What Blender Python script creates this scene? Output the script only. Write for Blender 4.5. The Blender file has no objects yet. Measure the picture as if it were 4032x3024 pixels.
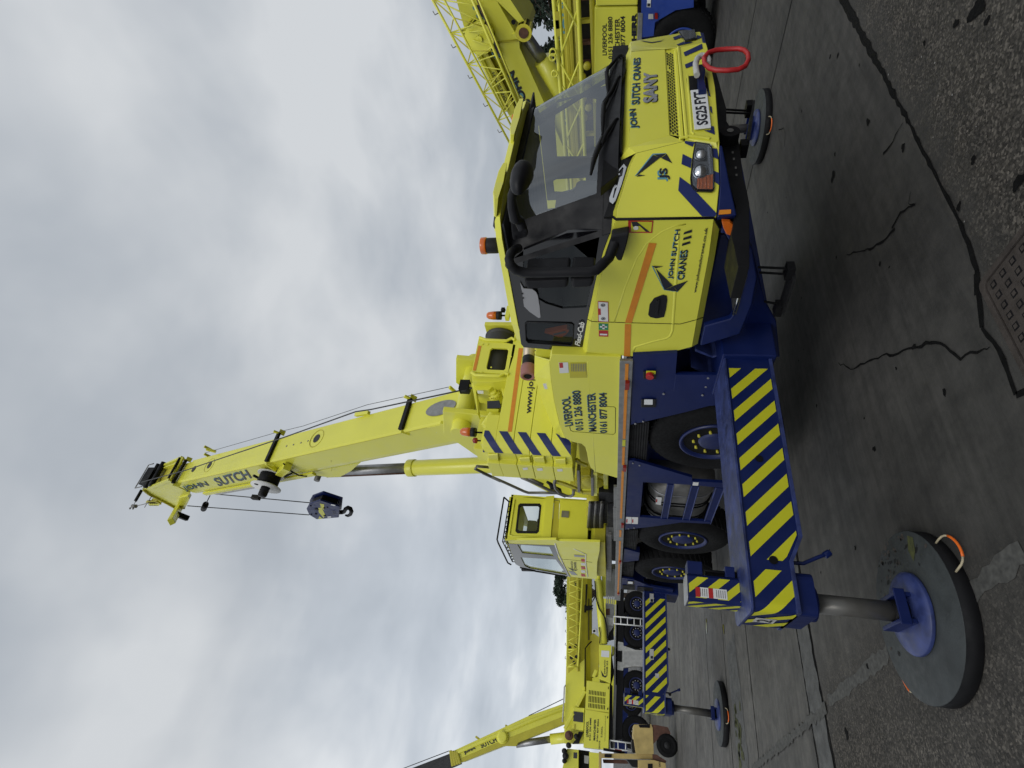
import bpy, bmesh, math, random
import numpy as np
from mathutils import Vector, Matrix
from mathutils.geometry import tessellate_polygon
random.seed(7)
scene = bpy.context.scene
COL = scene.collection
# ------------------------------------------------------------------ camera (portrait phone held sideways)
H = 1.84                      # eye height above the yard
FPX = 2064.5                  # focal length in photo pixels (4032 px long side)
def cam_axes(yaw, pitch, roll):
    fwd = np.array([math.cos(pitch)*math.cos(yaw), math.cos(pitch)*math.sin(yaw), math.sin(pitch)])
    right = np.array([math.sin(yaw), -math.cos(yaw), 0.0])
    up = np.cross(right, fwd)
    R = np.array([right, -up, fwd])
    c, s = math.cos(roll), math.sin(roll)
    return np.array([[c, -s, 0], [s, c, 0], [0, 0, 1]]) @ R
RC = cam_axes(math.radians(144.9), math.radians(11.81), math.radians(1.556))
C0 = np.array([0.0, 0.0, H])
cam_data = bpy.data.cameras.new('camera')
cam = bpy.data.objects.new('camera', cam_data)
COL.objects.link(cam)
mx = Matrix.Identity(4)
for i in range(3):
    mx[i][0] = RC[1][i]; mx[i][1] = RC[0][i]; mx[i][2] = -RC[2][i]; mx[i][3] = C0[i]
cam.matrix_world = mx
cam_data.sensor_fit = 'HORIZONTAL'; cam_data.sensor_width = 36.0
cam_data.lens = 36.0*FPX/4032.0
cam_data.clip_start = 0.05; cam_data.clip_end = 2000
scene.camera = cam
# ------------------------------------------------------------------ sky, sun, exposure
SUN_EL, SUN_AZ = math.radians(38), math.radians(-38)     # azimuth measured from +X
world = bpy.data.worlds.new('World'); scene.world = world; world.use_nodes = True
wn, wl = world.node_tree.nodes, world.node_tree.links
wn.clear()
def N(nt, typ, **kw):
    n = nt.nodes.new(typ)
    for k, v in kw.items():
        if k.startswith('i_'):
            key = k[2:].replace('_', ' ')
            n.inputs[int(key) if key.isdigit() else key].default_value = v
        else: setattr(n, k, v)
    return n
WT = world.node_tree
tc = N(WT, 'ShaderNodeTexCoord')
sep = N(WT, 'ShaderNodeSeparateXYZ'); wl.new(tc.outputs['Generated'], sep.inputs[0])
zz = N(WT, 'ShaderNodeMath', operation='MAXIMUM', i_1=0.0); wl.new(sep.outputs[2], zz.inputs[0])
za = N(WT, 'ShaderNodeMath', operation='ADD', i_1=0.16); wl.new(zz.outputs[0], za.inputs[0])
dx = N(WT, 'ShaderNodeMath', operation='DIVIDE'); wl.new(sep.outputs[0], dx.inputs[0]); wl.new(za.outputs[0], dx.inputs[1])
dy = N(WT, 'ShaderNodeMath', operation='DIVIDE'); wl.new(sep.outputs[1], dy.inputs[0]); wl.new(za.outputs[0], dy.inputs[1])
cmb = N(WT, 'ShaderNodeCombineXYZ', i_2=3.7); wl.new(dx.outputs[0], cmb.inputs[0]); wl.new(dy.outputs[0], cmb.inputs[1])
n1 = N(WT, 'ShaderNodeTexNoise', i_Scale=0.85, i_Detail=5.0, i_Roughness=0.5, i_Distortion=0.35); wl.new(cmb.outputs[0], n1.inputs['Vector'])
n2 = N(WT, 'ShaderNodeTexNoise', i_Scale=2.6, i_Detail=4.0, i_Roughness=0.5, i_Distortion=0.2); wl.new(cmb.outputs[0], n2.inputs['Vector'])
nm = N(WT, 'ShaderNodeMath', operation='MULTIPLY', i_1=0.42); wl.new(n2.outputs['Fac'], nm.inputs[0])
na = N(WT, 'ShaderNodeMath', operation='ADD'); wl.new(n1.outputs['Fac'], na.inputs[0]); wl.new(nm.outputs[0], na.inputs[1])
rp = N(WT, 'ShaderNodeValToRGB'); wl.new(na.outputs[0], rp.inputs[0])
rp.color_ramp.elements[0].position = 0.46; rp.color_ramp.elements[0].color = (0.43, 0.475, 0.53, 1)
rp.color_ramp.elements[1].position = 0.84; rp.color_ramp.elements[1].color = (0.80, 0.83, 0.86, 1)
e = rp.color_ramp.elements.new(0.64); e.color = (0.55, 0.595, 0.65, 1)
# brighter cloud towards the hidden sun and near the horizon at the far left of the yard
sd = (math.cos(SUN_EL)*math.cos(SUN_AZ), math.cos(SUN_EL)*math.sin(SUN_AZ), math.sin(SUN_EL))
dt = N(WT, 'ShaderNodeVectorMath', operation='DOT_PRODUCT'); wl.new(tc.outputs['Generated'], dt.inputs[0]); dt.inputs[1].default_value = sd
g1 = N(WT, 'ShaderNodeMapRange', i_1=0.40, i_2=1.0, i_3=1.0, i_4=1.7); wl.new(dt.outputs['Value'], g1.inputs[0])
dh = N(WT, 'ShaderNodeVectorMath', operation='DOT_PRODUCT'); wl.new(tc.outputs['Generated'], dh.inputs[0]); dh.inputs[1].default_value = (-0.985, 0.10, 0.10)
g2 = N(WT, 'ShaderNodeMapRange', i_1=0.86, i_2=1.0, i_3=0.0, i_4=0.34); wl.new(dh.outputs['Value'], g2.inputs[0])
gs = N(WT, 'ShaderNodeMath', operation='ADD'); wl.new(g1.outputs[0], gs.inputs[0]); wl.new(g2.outputs[0], gs.inputs[1])
# added dimming of unseen sky behind the photographer, to deepen side faces: darker band on that side of the sky, up to about 35 degrees
db = N(WT, 'ShaderNodeVectorMath', operation='DOT_PRODUCT'); wl.new(tc.outputs['Generated'], db.inputs[0]); db.inputs[1].default_value = (0.34, -0.94, 0.0)
b1 = N(WT, 'ShaderNodeMapRange', interpolation_type='SMOOTHSTEP', i_1=-0.35, i_2=0.45, i_3=0.0, i_4=1.0); wl.new(db.outputs['Value'], b1.inputs[0])
b2 = N(WT, 'ShaderNodeMapRange', interpolation_type='SMOOTHSTEP', i_1=0.15, i_2=0.75, i_3=1.0, i_4=0.0); wl.new(sep.outputs[2], b2.inputs[0])
b3 = N(WT, 'ShaderNodeMath', operation='MULTIPLY'); wl.new(b1.outputs[0], b3.inputs[0]); wl.new(b2.outputs[0], b3.inputs[1])
b4 = N(WT, 'ShaderNodeMath', operation='MULTIPLY_ADD', i_1=-0.15, i_2=1.0); wl.new(b3.outputs[0], b4.inputs[0])
b5 = N(WT, 'ShaderNodeMath', operation='MULTIPLY'); wl.new(gs.outputs[0], b5.inputs[0]); wl.new(b4.outputs[0], b5.inputs[1])
gs = b5
sc10 = N(WT, 'ShaderNodeMath', operation='MULTIPLY', i_1=8.3); wl.new(gs.outputs[0], sc10.inputs[0])
vs = N(WT, 'ShaderNodeVectorMath', operation='SCALE'); wl.new(rp.outputs[0], vs.inputs[0]); wl.new(sc10.outputs[0], vs.inputs['Scale'])
sky = N(WT, 'ShaderNodeTexSky', sky_type='NISHITA', sun_disc=False, sun_elevation=SUN_EL, sun_rotation=math.radians(90)-SUN_AZ)
mixs = N(WT, 'ShaderNodeMix', data_type='RGBA'); mixs.inputs['Factor'].default_value = 0.95
wl.new(sky.outputs[0], mixs.inputs['A']); wl.new(vs.outputs[0], mixs.inputs['B'])
bg = N(WT, 'ShaderNodeBackground', i_Strength=0.1); wl.new(mixs.outputs['Result'], bg.inputs['Color'])
wo = N(WT, 'ShaderNodeOutputWorld'); wl.new(bg.outputs[0], wo.inputs['Surface'])
sun_data = bpy.data.lights.new('sun', 'SUN'); sun_data.energy = 0.8; sun_data.angle = math.radians(30); sun_data.color = (1.0, 0.97, 0.92)
sun = bpy.data.objects.new('sun', sun_data); COL.objects.link(sun)
sun.rotation_euler = Vector(sd).to_track_quat('Z', 'Y').to_euler()
scene.view_settings.view_transform = 'Standard'; scene.view_settings.look = 'None'
scene.view_settings.exposure = 0.0; scene.view_settings.gamma = 1.0; scene.view_settings.use_curve_mapping = False
# ------------------------------------------------------------------ materials
MATS = {}
def new_mat(name):
    m = bpy.data.materials.new(name); m.use_nodes = True
    nt = m.node_tree; b = nt.nodes['Principled BSDF']
    MATS[name] = m
    return m, nt, b
def paint(name, col, rough=0.4, metal=0.0, var=0.12, scale=2.5, coat=0.0, bump=0.0, bscale=60, spec=0.5):
    m, nt, b = new_mat(name)
    b.inputs['Roughness'].default_value = rough; b.inputs['Metallic'].default_value = metal
    b.inputs['Coat Weight'].default_value = coat; b.inputs['Coat Roughness'].default_value = 0.12
    b.inputs['Specular IOR Level'].default_value = spec
    tcn = N(nt, 'ShaderNodeTexCoord')
    nz = N(nt, 'ShaderNodeTexNoise', i_Scale=scale, i_Detail=6.0, i_Roughness=0.6)
    nt.links.new(tcn.outputs['Object'], nz.inputs['Vector'])
    r = N(nt, 'ShaderNodeValToRGB'); nt.links.new(nz.outputs['Fac'], r.inputs[0])
    lo = tuple(c*(1-var) for c in col); hi = tuple(min(1, c*(1+var)) for c in col)
    r.color_ramp.elements[0].position = 0.3; r.color_ramp.elements[0].color = lo+(1,)
    r.color_ramp.elements[1].position = 0.72; r.color_ramp.elements[1].color = hi+(1,)
    nt.links.new(r.outputs[0], b.inputs['Base Color'])
    mr = N(nt, 'ShaderNodeMapRange', i_1=0.3, i_2=0.7, i_3=max(0.02, rough*0.8), i_4=min(1, rough*1.25))
    nz2 = N(nt, 'ShaderNodeTexNoise', i_Scale=scale*4, i_Detail=4.0); nt.links.new(tcn.outputs['Object'], nz2.inputs['Vector'])
    nt.links.new(nz2.outputs['Fac'], mr.inputs[0]); nt.links.new(mr.outputs[0], b.inputs['Roughness'])
    if bump:
        nb = N(nt, 'ShaderNodeTexNoise', i_Scale=bscale, i_Detail=3.0); nt.links.new(tcn.outputs['Object'], nb.inputs['Vector'])
        bp = N(nt, 'ShaderNodeBump', i_Strength=bump, i_Distance=0.01); nt.links.new(nb.outputs['Fac'], bp.inputs['Height'])
        nt.links.new(bp.outputs[0], b.inputs['Normal'])
    return m
paint('yellow', (0.74, 0.72, 0.07), 0.38, var=0.05, scale=1.3, coat=0.25)
paint('yellow_worn_shade', (0.50, 0.45, 0.035), 0.5, var=0.10, scale=1.6)  # worn yellow; also carries painted shade on a distant boom
paint('yellow_old', (0.48, 0.36, 0.13), 0.6, var=0.22, scale=4)
paint('yellow_decal', (0.58, 0.57, 0.02), 0.35, var=0.04)
paint('blue', (0.004, 0.012, 0.080), 0.42, spec=0.3, var=0.15, scale=2, coat=0.05)
paint('blue_bright', (0.02, 0.055, 0.30), 0.4, var=0.1, coat=0.15)
paint('blue_decal', (0.008, 0.018, 0.11), 0.35, var=0.05)
paint('blue_scuffed', (0.028, 0.042, 0.145), 0.42, var=0.55, scale=7)
paint('black_plastic', (0.010, 0.010, 0.012), 0.5, spec=0.25, var=0.15, bump=0.08, bscale=300)
paint('black_gloss', (0.006, 0.006, 0.008), 0.12, var=0.1, coat=0.5)
paint('black_paint', (0.006, 0.006, 0.007), 0.55, spec=0.2, var=0.2)
paint('dark_machinery', (0.014, 0.014, 0.015), 0.6, spec=0.3, var=0.5, scale=12)
paint('dark_interior', (0.035, 0.037, 0.04), 0.7, var=0.2)
paint('seat_fabric', (0.12, 0.12, 0.11), 0.9, var=0.1)
paint('rubber', (0.008, 0.008, 0.0085), 0.8, spec=0.15, var=0.3, scale=9, bump=0.15, bscale=120)
paint('mudguard', (0.016, 0.016, 0.017), 0.65, spec=0.2, var=0.15)
paint('steel', (0.33, 0.33, 0.34), 0.38, metal=0.7, var=0.2, scale=8)
paint('dull_steel', (0.20, 0.195, 0.185), 0.5, metal=0.4, var=0.25, scale=8)
paint('chrome', (0.62, 0.63, 0.65), 0.13, metal=1.0, var=0.05)
paint('rim_blue', (0.007, 0.015, 0.085), 0.4, var=0.15)
paint('jack_rod', (0.12, 0.115, 0.105), 0.35, metal=0.35, var=0.15, scale=5)
paint('aluminium', (0.27, 0.27, 0.265), 0.45, metal=0.6, var=0.2, scale=14)
paint('white', (0.72, 0.72, 0.70), 0.45, var=0.06)
paint('white_worn', (0.45, 0.45, 0.43), 0.6, var=0.2, scale=8)
paint('grey_plate', (0.33, 0.33, 0.34), 0.4, var=0.08)
paint('plate_white', (0.74, 0.75, 0.75), 0.45, var=0.03)
paint('red', (0.42, 0.018, 0.02), 0.42, var=0.2, scale=14)
paint('red_decal', (0.45, 0.02, 0.02), 0.4, var=0.05)
paint('green_decal', (0.01, 0.22, 0.10), 0.4, var=0.05)
paint('orange', (0.75, 0.14, 0.012), 0.4, var=0.1)
paint('orange_tape', (0.66, 0.23, 0.012), 0.4, var=0.08, scale=20)
paint('amber_lens', (0.62, 0.13, 0.01), 0.15, var=0.15, scale=20, coat=0.5)
paint('red_lens', (0.25, 0.015, 0.01), 0.2, var=0.1)
paint('text_black', (0.008, 0.010, 0.018), 0.4, var=0.05)
paint('text_cyan', (0.11, 0.30, 0.38), 0.4, var=0.05)
paint('silver', (0.55, 0.56, 0.58), 0.25, metal=0.8, var=0.05)
paint('rope', (0.06, 0.06, 0.06), 0.6, metal=0.3, var=0.2)
paint('handle_rope', (0.42, 0.36, 0.24), 0.9, var=0.2, scale=40)
paint('pad_plastic', (0.036, 0.041, 0.042), 0.6, spec=0.35, var=0.35, scale=5, bump=0.25, bscale=35)
paint('pad_edge_shade', (0.006, 0.006, 0.007), 0.7, spec=0.2, var=0.3)  # same plastic as the dusty top, the side's shade put into the colour
paint('pink_plastic', (0.30, 0.13, 0.12), 0.6, var=0.1)
paint('heat_shield', (0.50, 0.42, 0.33), 0.45, metal=0.5, var=0.1)
paint('rust', (0.10, 0.045, 0.03), 0.8, var=0.4, scale=9)
paint('cast_iron', (0.048, 0.040, 0.035), 0.65, spec=0.3, var=0.3, scale=14, bump=0.2, bscale=80)
paint('asphalt_fill', (0.005, 0.005, 0.005), 0.85, spec=0.1, var=0.4, scale=18, bump=0.4, bscale=60)
paint('bark', (0.07, 0.05, 0.035), 0.9, var=0.3)
paint('leaf', (0.022, 0.04, 0.024), 0.7, var=0.4, scale=1.2)
paint('cladding', (0.50, 0.53, 0.56), 0.55, var=0.05)
def glass(name, tint, refl, dust):
    m, nt, b = new_mat(name); nt.nodes.remove(b)
    tr = N(nt, 'ShaderNodeBsdfTransparent'); tr.inputs[0].default_value = tint+(1,)
    gl = N(nt, 'ShaderNodeBsdfGlossy', i_Roughness=0.03); gl.inputs[0].default_value = (0.9, 0.95, 1.0, 1)
    df = N(nt, 'ShaderNodeBsdfDiffuse'); df.inputs[0].default_value = (0.30, 0.31, 0.32, 1)
    ge = N(nt, 'ShaderNodeNewGeometry'); dp = N(nt, 'ShaderNodeVectorMath', operation='DOT_PRODUCT')
    nt.links.new(ge.outputs['Normal'], dp.inputs[0]); nt.links.new(ge.outputs['Incoming'], dp.inputs[1])
    ab = N(nt, 'ShaderNodeMath', operation='ABSOLUTE'); nt.links.new(dp.outputs['Value'], ab.inputs[0])
    om = N(nt, 'ShaderNodeMath', operation='SUBTRACT', i_0=1.0); nt.links.new(ab.outputs[0], om.inputs[1])
    pw = N(nt, 'ShaderNodeMath', operation='POWER', i_1=5.0); nt.links.new(om.outputs[0], pw.inputs[0])
    ad = N(nt, 'ShaderNodeMath', operation='MULTIPLY_ADD', i_1=0.94, i_2=0.04+refl); nt.links.new(pw.outputs[0], ad.inputs[0])
    m1 = N(nt, 'ShaderNodeMixShader'); nt.links.new(ad.outputs[0], m1.inputs[0]); nt.links.new(tr.outputs[0], m1.inputs[1]); nt.links.new(gl.outputs[0], m1.inputs[2])
    m2 = N(nt, 'ShaderNodeMixShader', i_0=dust); nt.links.new(m1.outputs[0], m2.inputs[1]); nt.links.new(df.outputs[0], m2.inputs[2])
    nt.links.new(m2.outputs[0], nt.nodes['Material Output'].inputs[0])
glass('windscreen', (0.58, 0.61, 0.60), 0.09, 0.06)
glass('tinted_glass', (0.42, 0.44, 0.42), 0.0, 0.015)
glass('clear_glass', (0.80, 0.84, 0.84), 0.04, 0.03)
glass('lamp_glass', (0.9, 0.92, 0.95), 0.05, 0.04)
# checker plate
m, nt, b = new_mat('checker_plate')
b.inputs['Base Color'].default_value = (0.13, 0.13, 0.12, 1); b.inputs['Metallic'].default_value = 0.6; b.inputs['Roughness'].default_value = 0.4
tcn = N(nt, 'ShaderNodeTexCoord'); mp = N(nt, 'ShaderNodeMapping'); mp.inputs['Rotation'].default_value = (0.0, 0, 0.785)
nt.links.new(tcn.outputs['Object'], mp.inputs[0])
ck = N(nt, 'ShaderNodeTexChecker', i_Scale=22.0); nt.links.new(mp.outputs[0], ck.inputs['Vector'])
bp = N(nt, 'ShaderNodeBump', i_Strength=0.6, i_Distance=0.01); nt.links.new(ck.outputs['Fac'], bp.inputs['Height']); nt.links.new(bp.outputs[0], b.inputs['Normal'])
# ground: smooth concrete slabs with a coarse exposed-aggregate apron in the near corner
m, nt, b = new_mat('concrete')
L = nt.links
tcn = N(nt, 'ShaderNodeTexCoord'); sp = N(nt, 'ShaderNodeSeparateXYZ'); L.new(tcn.outputs['Object'], sp.inputs[0])
nA = N(nt, 'ShaderNodeTexNoise', i_Scale=0.7, i_Detail=8.0, i_Roughness=0.62); L.new(tcn.outputs['Object'], nA.inputs['Vector'])
nB = N(nt, 'ShaderNodeTexNoise', i_Scale=75.0, i_Detail=3.0, i_Roughness=0.7); L.new(tcn.outputs['Object'], nB.inputs['Vector'])
nC = N(nt, 'ShaderNodeTexNoise', i_Scale=5.0, i_Detail=7.0, i_Roughness=0.7); L.new(tcn.outputs['Object'], nC.inputs['Vector'])
mpS = N(nt, 'ShaderNodeMapping'); mpS.inputs['Scale'].default_value = (14.0, 1.2, 1.0); L.new(tcn.outputs['Object'], mpS.inputs[0])
nS = N(nt, 'ShaderNodeTexNoise', i_Scale=1.0, i_Detail=5.0, i_Roughness=0.6); L.new(mpS.outputs[0], nS.inputs['Vector'])
r1 = N(nt, 'ShaderNodeValToRGB'); L.new(nA.outputs['Fac'], r1.inputs[0])
r1.color_ramp.elements[0].position = 0.32; r1.color_ramp.elements[0].color = (0.036, 0.035, 0.033, 1)
r1.color_ramp.elements[1].position = 0.70; r1.color_ramp.elements[1].color = (0.068, 0.066, 0.061, 1)
r2 = N(nt, 'ShaderNodeValToRGB'); L.new(nC.outputs['Fac'], r2.inputs[0])
r2.color_ramp.elements[0].position = 0.30; r2.color_ramp.elements[0].color = (0.62, 0.62, 0.62, 1)
r2.color_ramp.elements[1].position = 0.62; r2.color_ramp.elements[1].color = (1.12, 1.10, 1.08, 1)
mu = N(nt, 'ShaderNodeMix', data_type='RGBA', blend_type='MULTIPLY'); mu.inputs['Factor'].default_value = 1.0
L.new(r1.outputs[0], mu.inputs['A']); L.new(r2.outputs[0], mu.inputs['B'])
r3 = N(nt, 'ShaderNodeValToRGB'); L.new(nS.outputs['Fac'], r3.inputs[0])
r3.color_ramp.elements[0].position = 0.35; r3.color_ramp.elements[0].color = (0.72, 0.72, 0.72, 1)
r3.color_ramp.elements[1].position = 0.6; r3.color_ramp.elements[1].color = (1.05, 1.05, 1.05, 1)
mu3 = N(nt, 'ShaderNodeMix', data_type='RGBA', blend_type='MULTIPLY'); mu3.inputs['Factor'].default_value = 0.8
L.new(mu.outputs['Result'], mu3.inputs['A']); L.new(r3.outputs[0], mu3.inputs['B'])
vo = N(nt, 'ShaderNodeTexVoronoi', i_Scale=80.0); L.new(tcn.outputs['Object'], vo.inputs['Vector'])
r4 = N(nt, 'ShaderNodeValToRGB'); L.new(vo.outputs['Color'], r4.inputs[0])
r4.color_ramp.elements[0].position = 0.1; r4.color_ramp.elements[0].color = (0.016, 0.014, 0.012, 1)
r4.color_ramp.elements[1].position = 0.95; r4.color_ramp.elements[1].color = (0.15, 0.135, 0.115, 1)
e = r4.color_ramp.elements.new(0.6); e.color = (0.052, 0.047, 0.040, 1)
mu4 = N(nt, 'ShaderNodeMix', data_type='RGBA', blend_type='MULTIPLY'); mu4.inputs['Factor'].default_value = 0.9
L.new(r4.outputs[0], mu4.inputs['A']); L.new(r2.outputs[0], mu4.inputs['B'])
wz = N(nt, 'ShaderNodeMath', operation='MULTIPLY_ADD', i_1=0.9, i_2=-0.45); L.new(nC.outputs['Fac'], wz.inputs[0])
xx = N(nt, 'ShaderNodeMath', operation='ADD'); L.new(sp.outputs[0], xx.inputs[0]); L.new(wz.outputs[0], xx.inputs[1])
st = N(nt, 'ShaderNodeMapRange', i_1=-2.3, i_2=-1.9, i_3=0.0, i_4=1.0); L.new(xx.outputs[0], st.inputs[0])
yy = N(nt, 'ShaderNodeMapRange', i_1=1.25, i_2=0.35, i_3=0.0, i_4=0.9); L.new(sp.outputs[1], yy.inputs[0])
xg = N(nt, 'ShaderNodeMapRange', i_1=-6.2, i_2=-5.6, i_3=0.0, i_4=1.0); L.new(xx.outputs[0], xg.inputs[0])
yx = N(nt, 'ShaderNodeMath', operation='MULTIPLY'); L.new(yy.outputs[0], yx.inputs[0]); L.new(xg.outputs[0], yx.inputs[1])
mxm = N(nt, 'ShaderNodeMath', operation='MAXIMUM'); L.new(st.outputs[0], mxm.inputs[0]); L.new(yx.outputs[0], mxm.inputs[1])
mfin = N(nt, 'ShaderNodeMix', data_type='RGBA'); L.new(mxm.outputs[0], mfin.inputs['Factor'])
slab_gain = N(nt, 'ShaderNodeMapRange', i_1=-3.4, i_2=-8.5, i_3=1.0, i_4=2.1); L.new(xx.outputs[0], slab_gain.inputs[0])  # slab colour scaled gradually lighter towards the far yard
slab_col = N(nt, 'ShaderNodeVectorMath', operation='SCALE'); L.new(mu3.outputs['Result'], slab_col.inputs[0]); L.new(slab_gain.outputs[0], slab_col.inputs['Scale'])
L.new(slab_col.outputs[0], mfin.inputs['A']); L.new(mu4.outputs['Result'], mfin.inputs['B'])
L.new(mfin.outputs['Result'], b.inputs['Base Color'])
wet = N(nt, 'ShaderNodeTexNoise', i_Scale=0.45, i_Detail=3.0); L.new(tcn.outputs['Object'], wet.inputs['Vector'])
rw = N(nt, 'ShaderNodeMapRange', i_1=0.40, i_2=0.62, i_3=0.62, i_4=0.9); L.new(wet.outputs['Fac'], rw.inputs[0]); L.new(rw.outputs[0], b.inputs['Roughness'])
b.inputs['Specular IOR Level'].default_value = 0.3
bst = N(nt, 'ShaderNodeMapRange', i_1=0.0, i_2=1.0, i_3=0.25, i_4=0.9); L.new(mxm.outputs[0], bst.inputs[0])
bp = N(nt, 'ShaderNodeBump', i_Distance=0.006); L.new(nB.outputs['Fac'], bp.inputs['Height']); L.new(bst.outputs[0], bp.inputs['Strength']); L.new(bp.outputs[0], b.inputs['Normal'])
paint('concrete_pale', (0.07, 0.07, 0.067), 0.7, var=0.45, scale=7, bump=0.3, bscale=60)
paint('line_paint', (0.062, 0.061, 0.056), 0.8, var=0.5, scale=26)
paint('wet', (0.04, 0.04, 0.042), 0.04, var=0.1)
paint('concrete_chip', (0.30, 0.29, 0.27), 0.8, var=0.2)
paint('moss', (0.05, 0.055, 0.012), 0.9, var=0.5, scale=30)
M = MATS
# ------------------------------------------------------------------ measuring: photo pixel -> world point on a plane of the real thing
FR = dict(A=(1900,0,1.843),B=(1900,700,1.843),C=(1900,1400,1.843),D=(2100,2150,1.899),E=(2700,0,2.37),F=(2700,900,2.073),G=(2600,1700,2.074),H=(500,1500,2.37),
 I=(3200,0,1.844),J=(3200,900,1.844),K=(3200,1900,1.476),L=(1200,1200,1.843),M=(1600,0,2.37),N=(2300,600,3.3175),f=(2350,100,3.318),c=(2350,550,3.318),w=(1850,250,2.552),d=(2250,1000,3.318),
 r=(2400,1380,3.318),s=(2380,1880,3.318),t=(1850,1300,3.3175),u=(1900,1850,3.318),o=(1500,2450,2.458),b=(1900,700,3.318),g=(2780,1880,2.764),S=(0,0,1.0),P=(3400,2060,2.074),
 p=(2180,2560,3.575),e=(2180,2240,3.575),a=(2050,0,2.949),m=(1680,0,2.963),h=(2100,1780,4.74),k=(1880,820,2.86))
def ray(s):
    fr, xy = s.split(':'); x, y = map(float, xy.split(',')); ox, oy, sc = FR[fr]
    x = ox+x/sc; y = oy+y/sc
    return RC.T @ np.array([(3024-y-1512)/FPX, (x-2016)/FPX, 1.0])
def P(s, X=None, Y=None, Z=None, pl=None):
    d = ray(s)
    if pl is not None:
        p0, n = pl; t = np.dot(np.array(p0)-C0, n)/np.dot(d, n)
    elif X is not None: t = (X-C0[0])/d[0]
    elif Y is not None: t = (Y-C0[1])/d[1]
    else: t = (Z-C0[2])/d[2]
    return Vector(C0+d*t)
def PP(fr, pts, **kw):
    """'x,y x,y ...' measured in one enlargement of the photo"""
    return [P(fr+':'+q, **kw) for q in pts.split()]
# ------------------------------------------------------------------ mesh building helpers
V3 = Vector
def V(*a): return Vector(a)
_txt = {}
SPLIT = dict(lettering=0.07, inner_boom=0.02, rope_roller=0.02, safety_sticker=0.012, sticker=0.012, nose_stripes=0.01, deck_equipment=0.03, step_surround=0.02, bumper_opening=0.01, lifting_pocket=0.02, access_hole=0.02, rope_bracket=0.04, handrail=0.04, hydraulic_hoses=0.04, cab_decals=0.02, counterweight_decals=0.03, reflective_tape=0.006, wiper_cover=0.02, guard_bar=0.02, work_lamp=0.02, window=0.02, cab_trim=0.02, access_steps=0.02, marker_lamp=0.03, side_lamp=0.02, vent_grille=0.6, mirror_arm=0.03)
def text_mesh(s, weight):
    """triangles of a line of lettering, normalised to a unit box"""
    if (s, weight) in _txt: return _txt[(s, weight)]
    cu = bpy.data.curves.new('lettering', 'FONT'); cu.body = s; cu.size = 1.0; cu.offset = weight; cu.resolution_u = 3
    ob = bpy.data.objects.new('lettering', cu); COL.objects.link(ob)
    dg = bpy.context.evaluated_depsgraph_get(); dg.update()
    me = ob.evaluated_get(dg).to_mesh()
    vs = np.array([v.co[:2] for v in me.vertices]); fs = [tuple(p.vertices) for p in me.polygons]
    ob.evaluated_get(dg).to_mesh_clear()
    bpy.data.objects.remove(ob); bpy.data.curves.remove(cu)
    lo = vs.min(0); hi = vs.max(0)
    vs = (vs-lo)/(hi-lo)
    _txt[(s, weight)] = (vs, fs)
    return vs, fs
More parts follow.
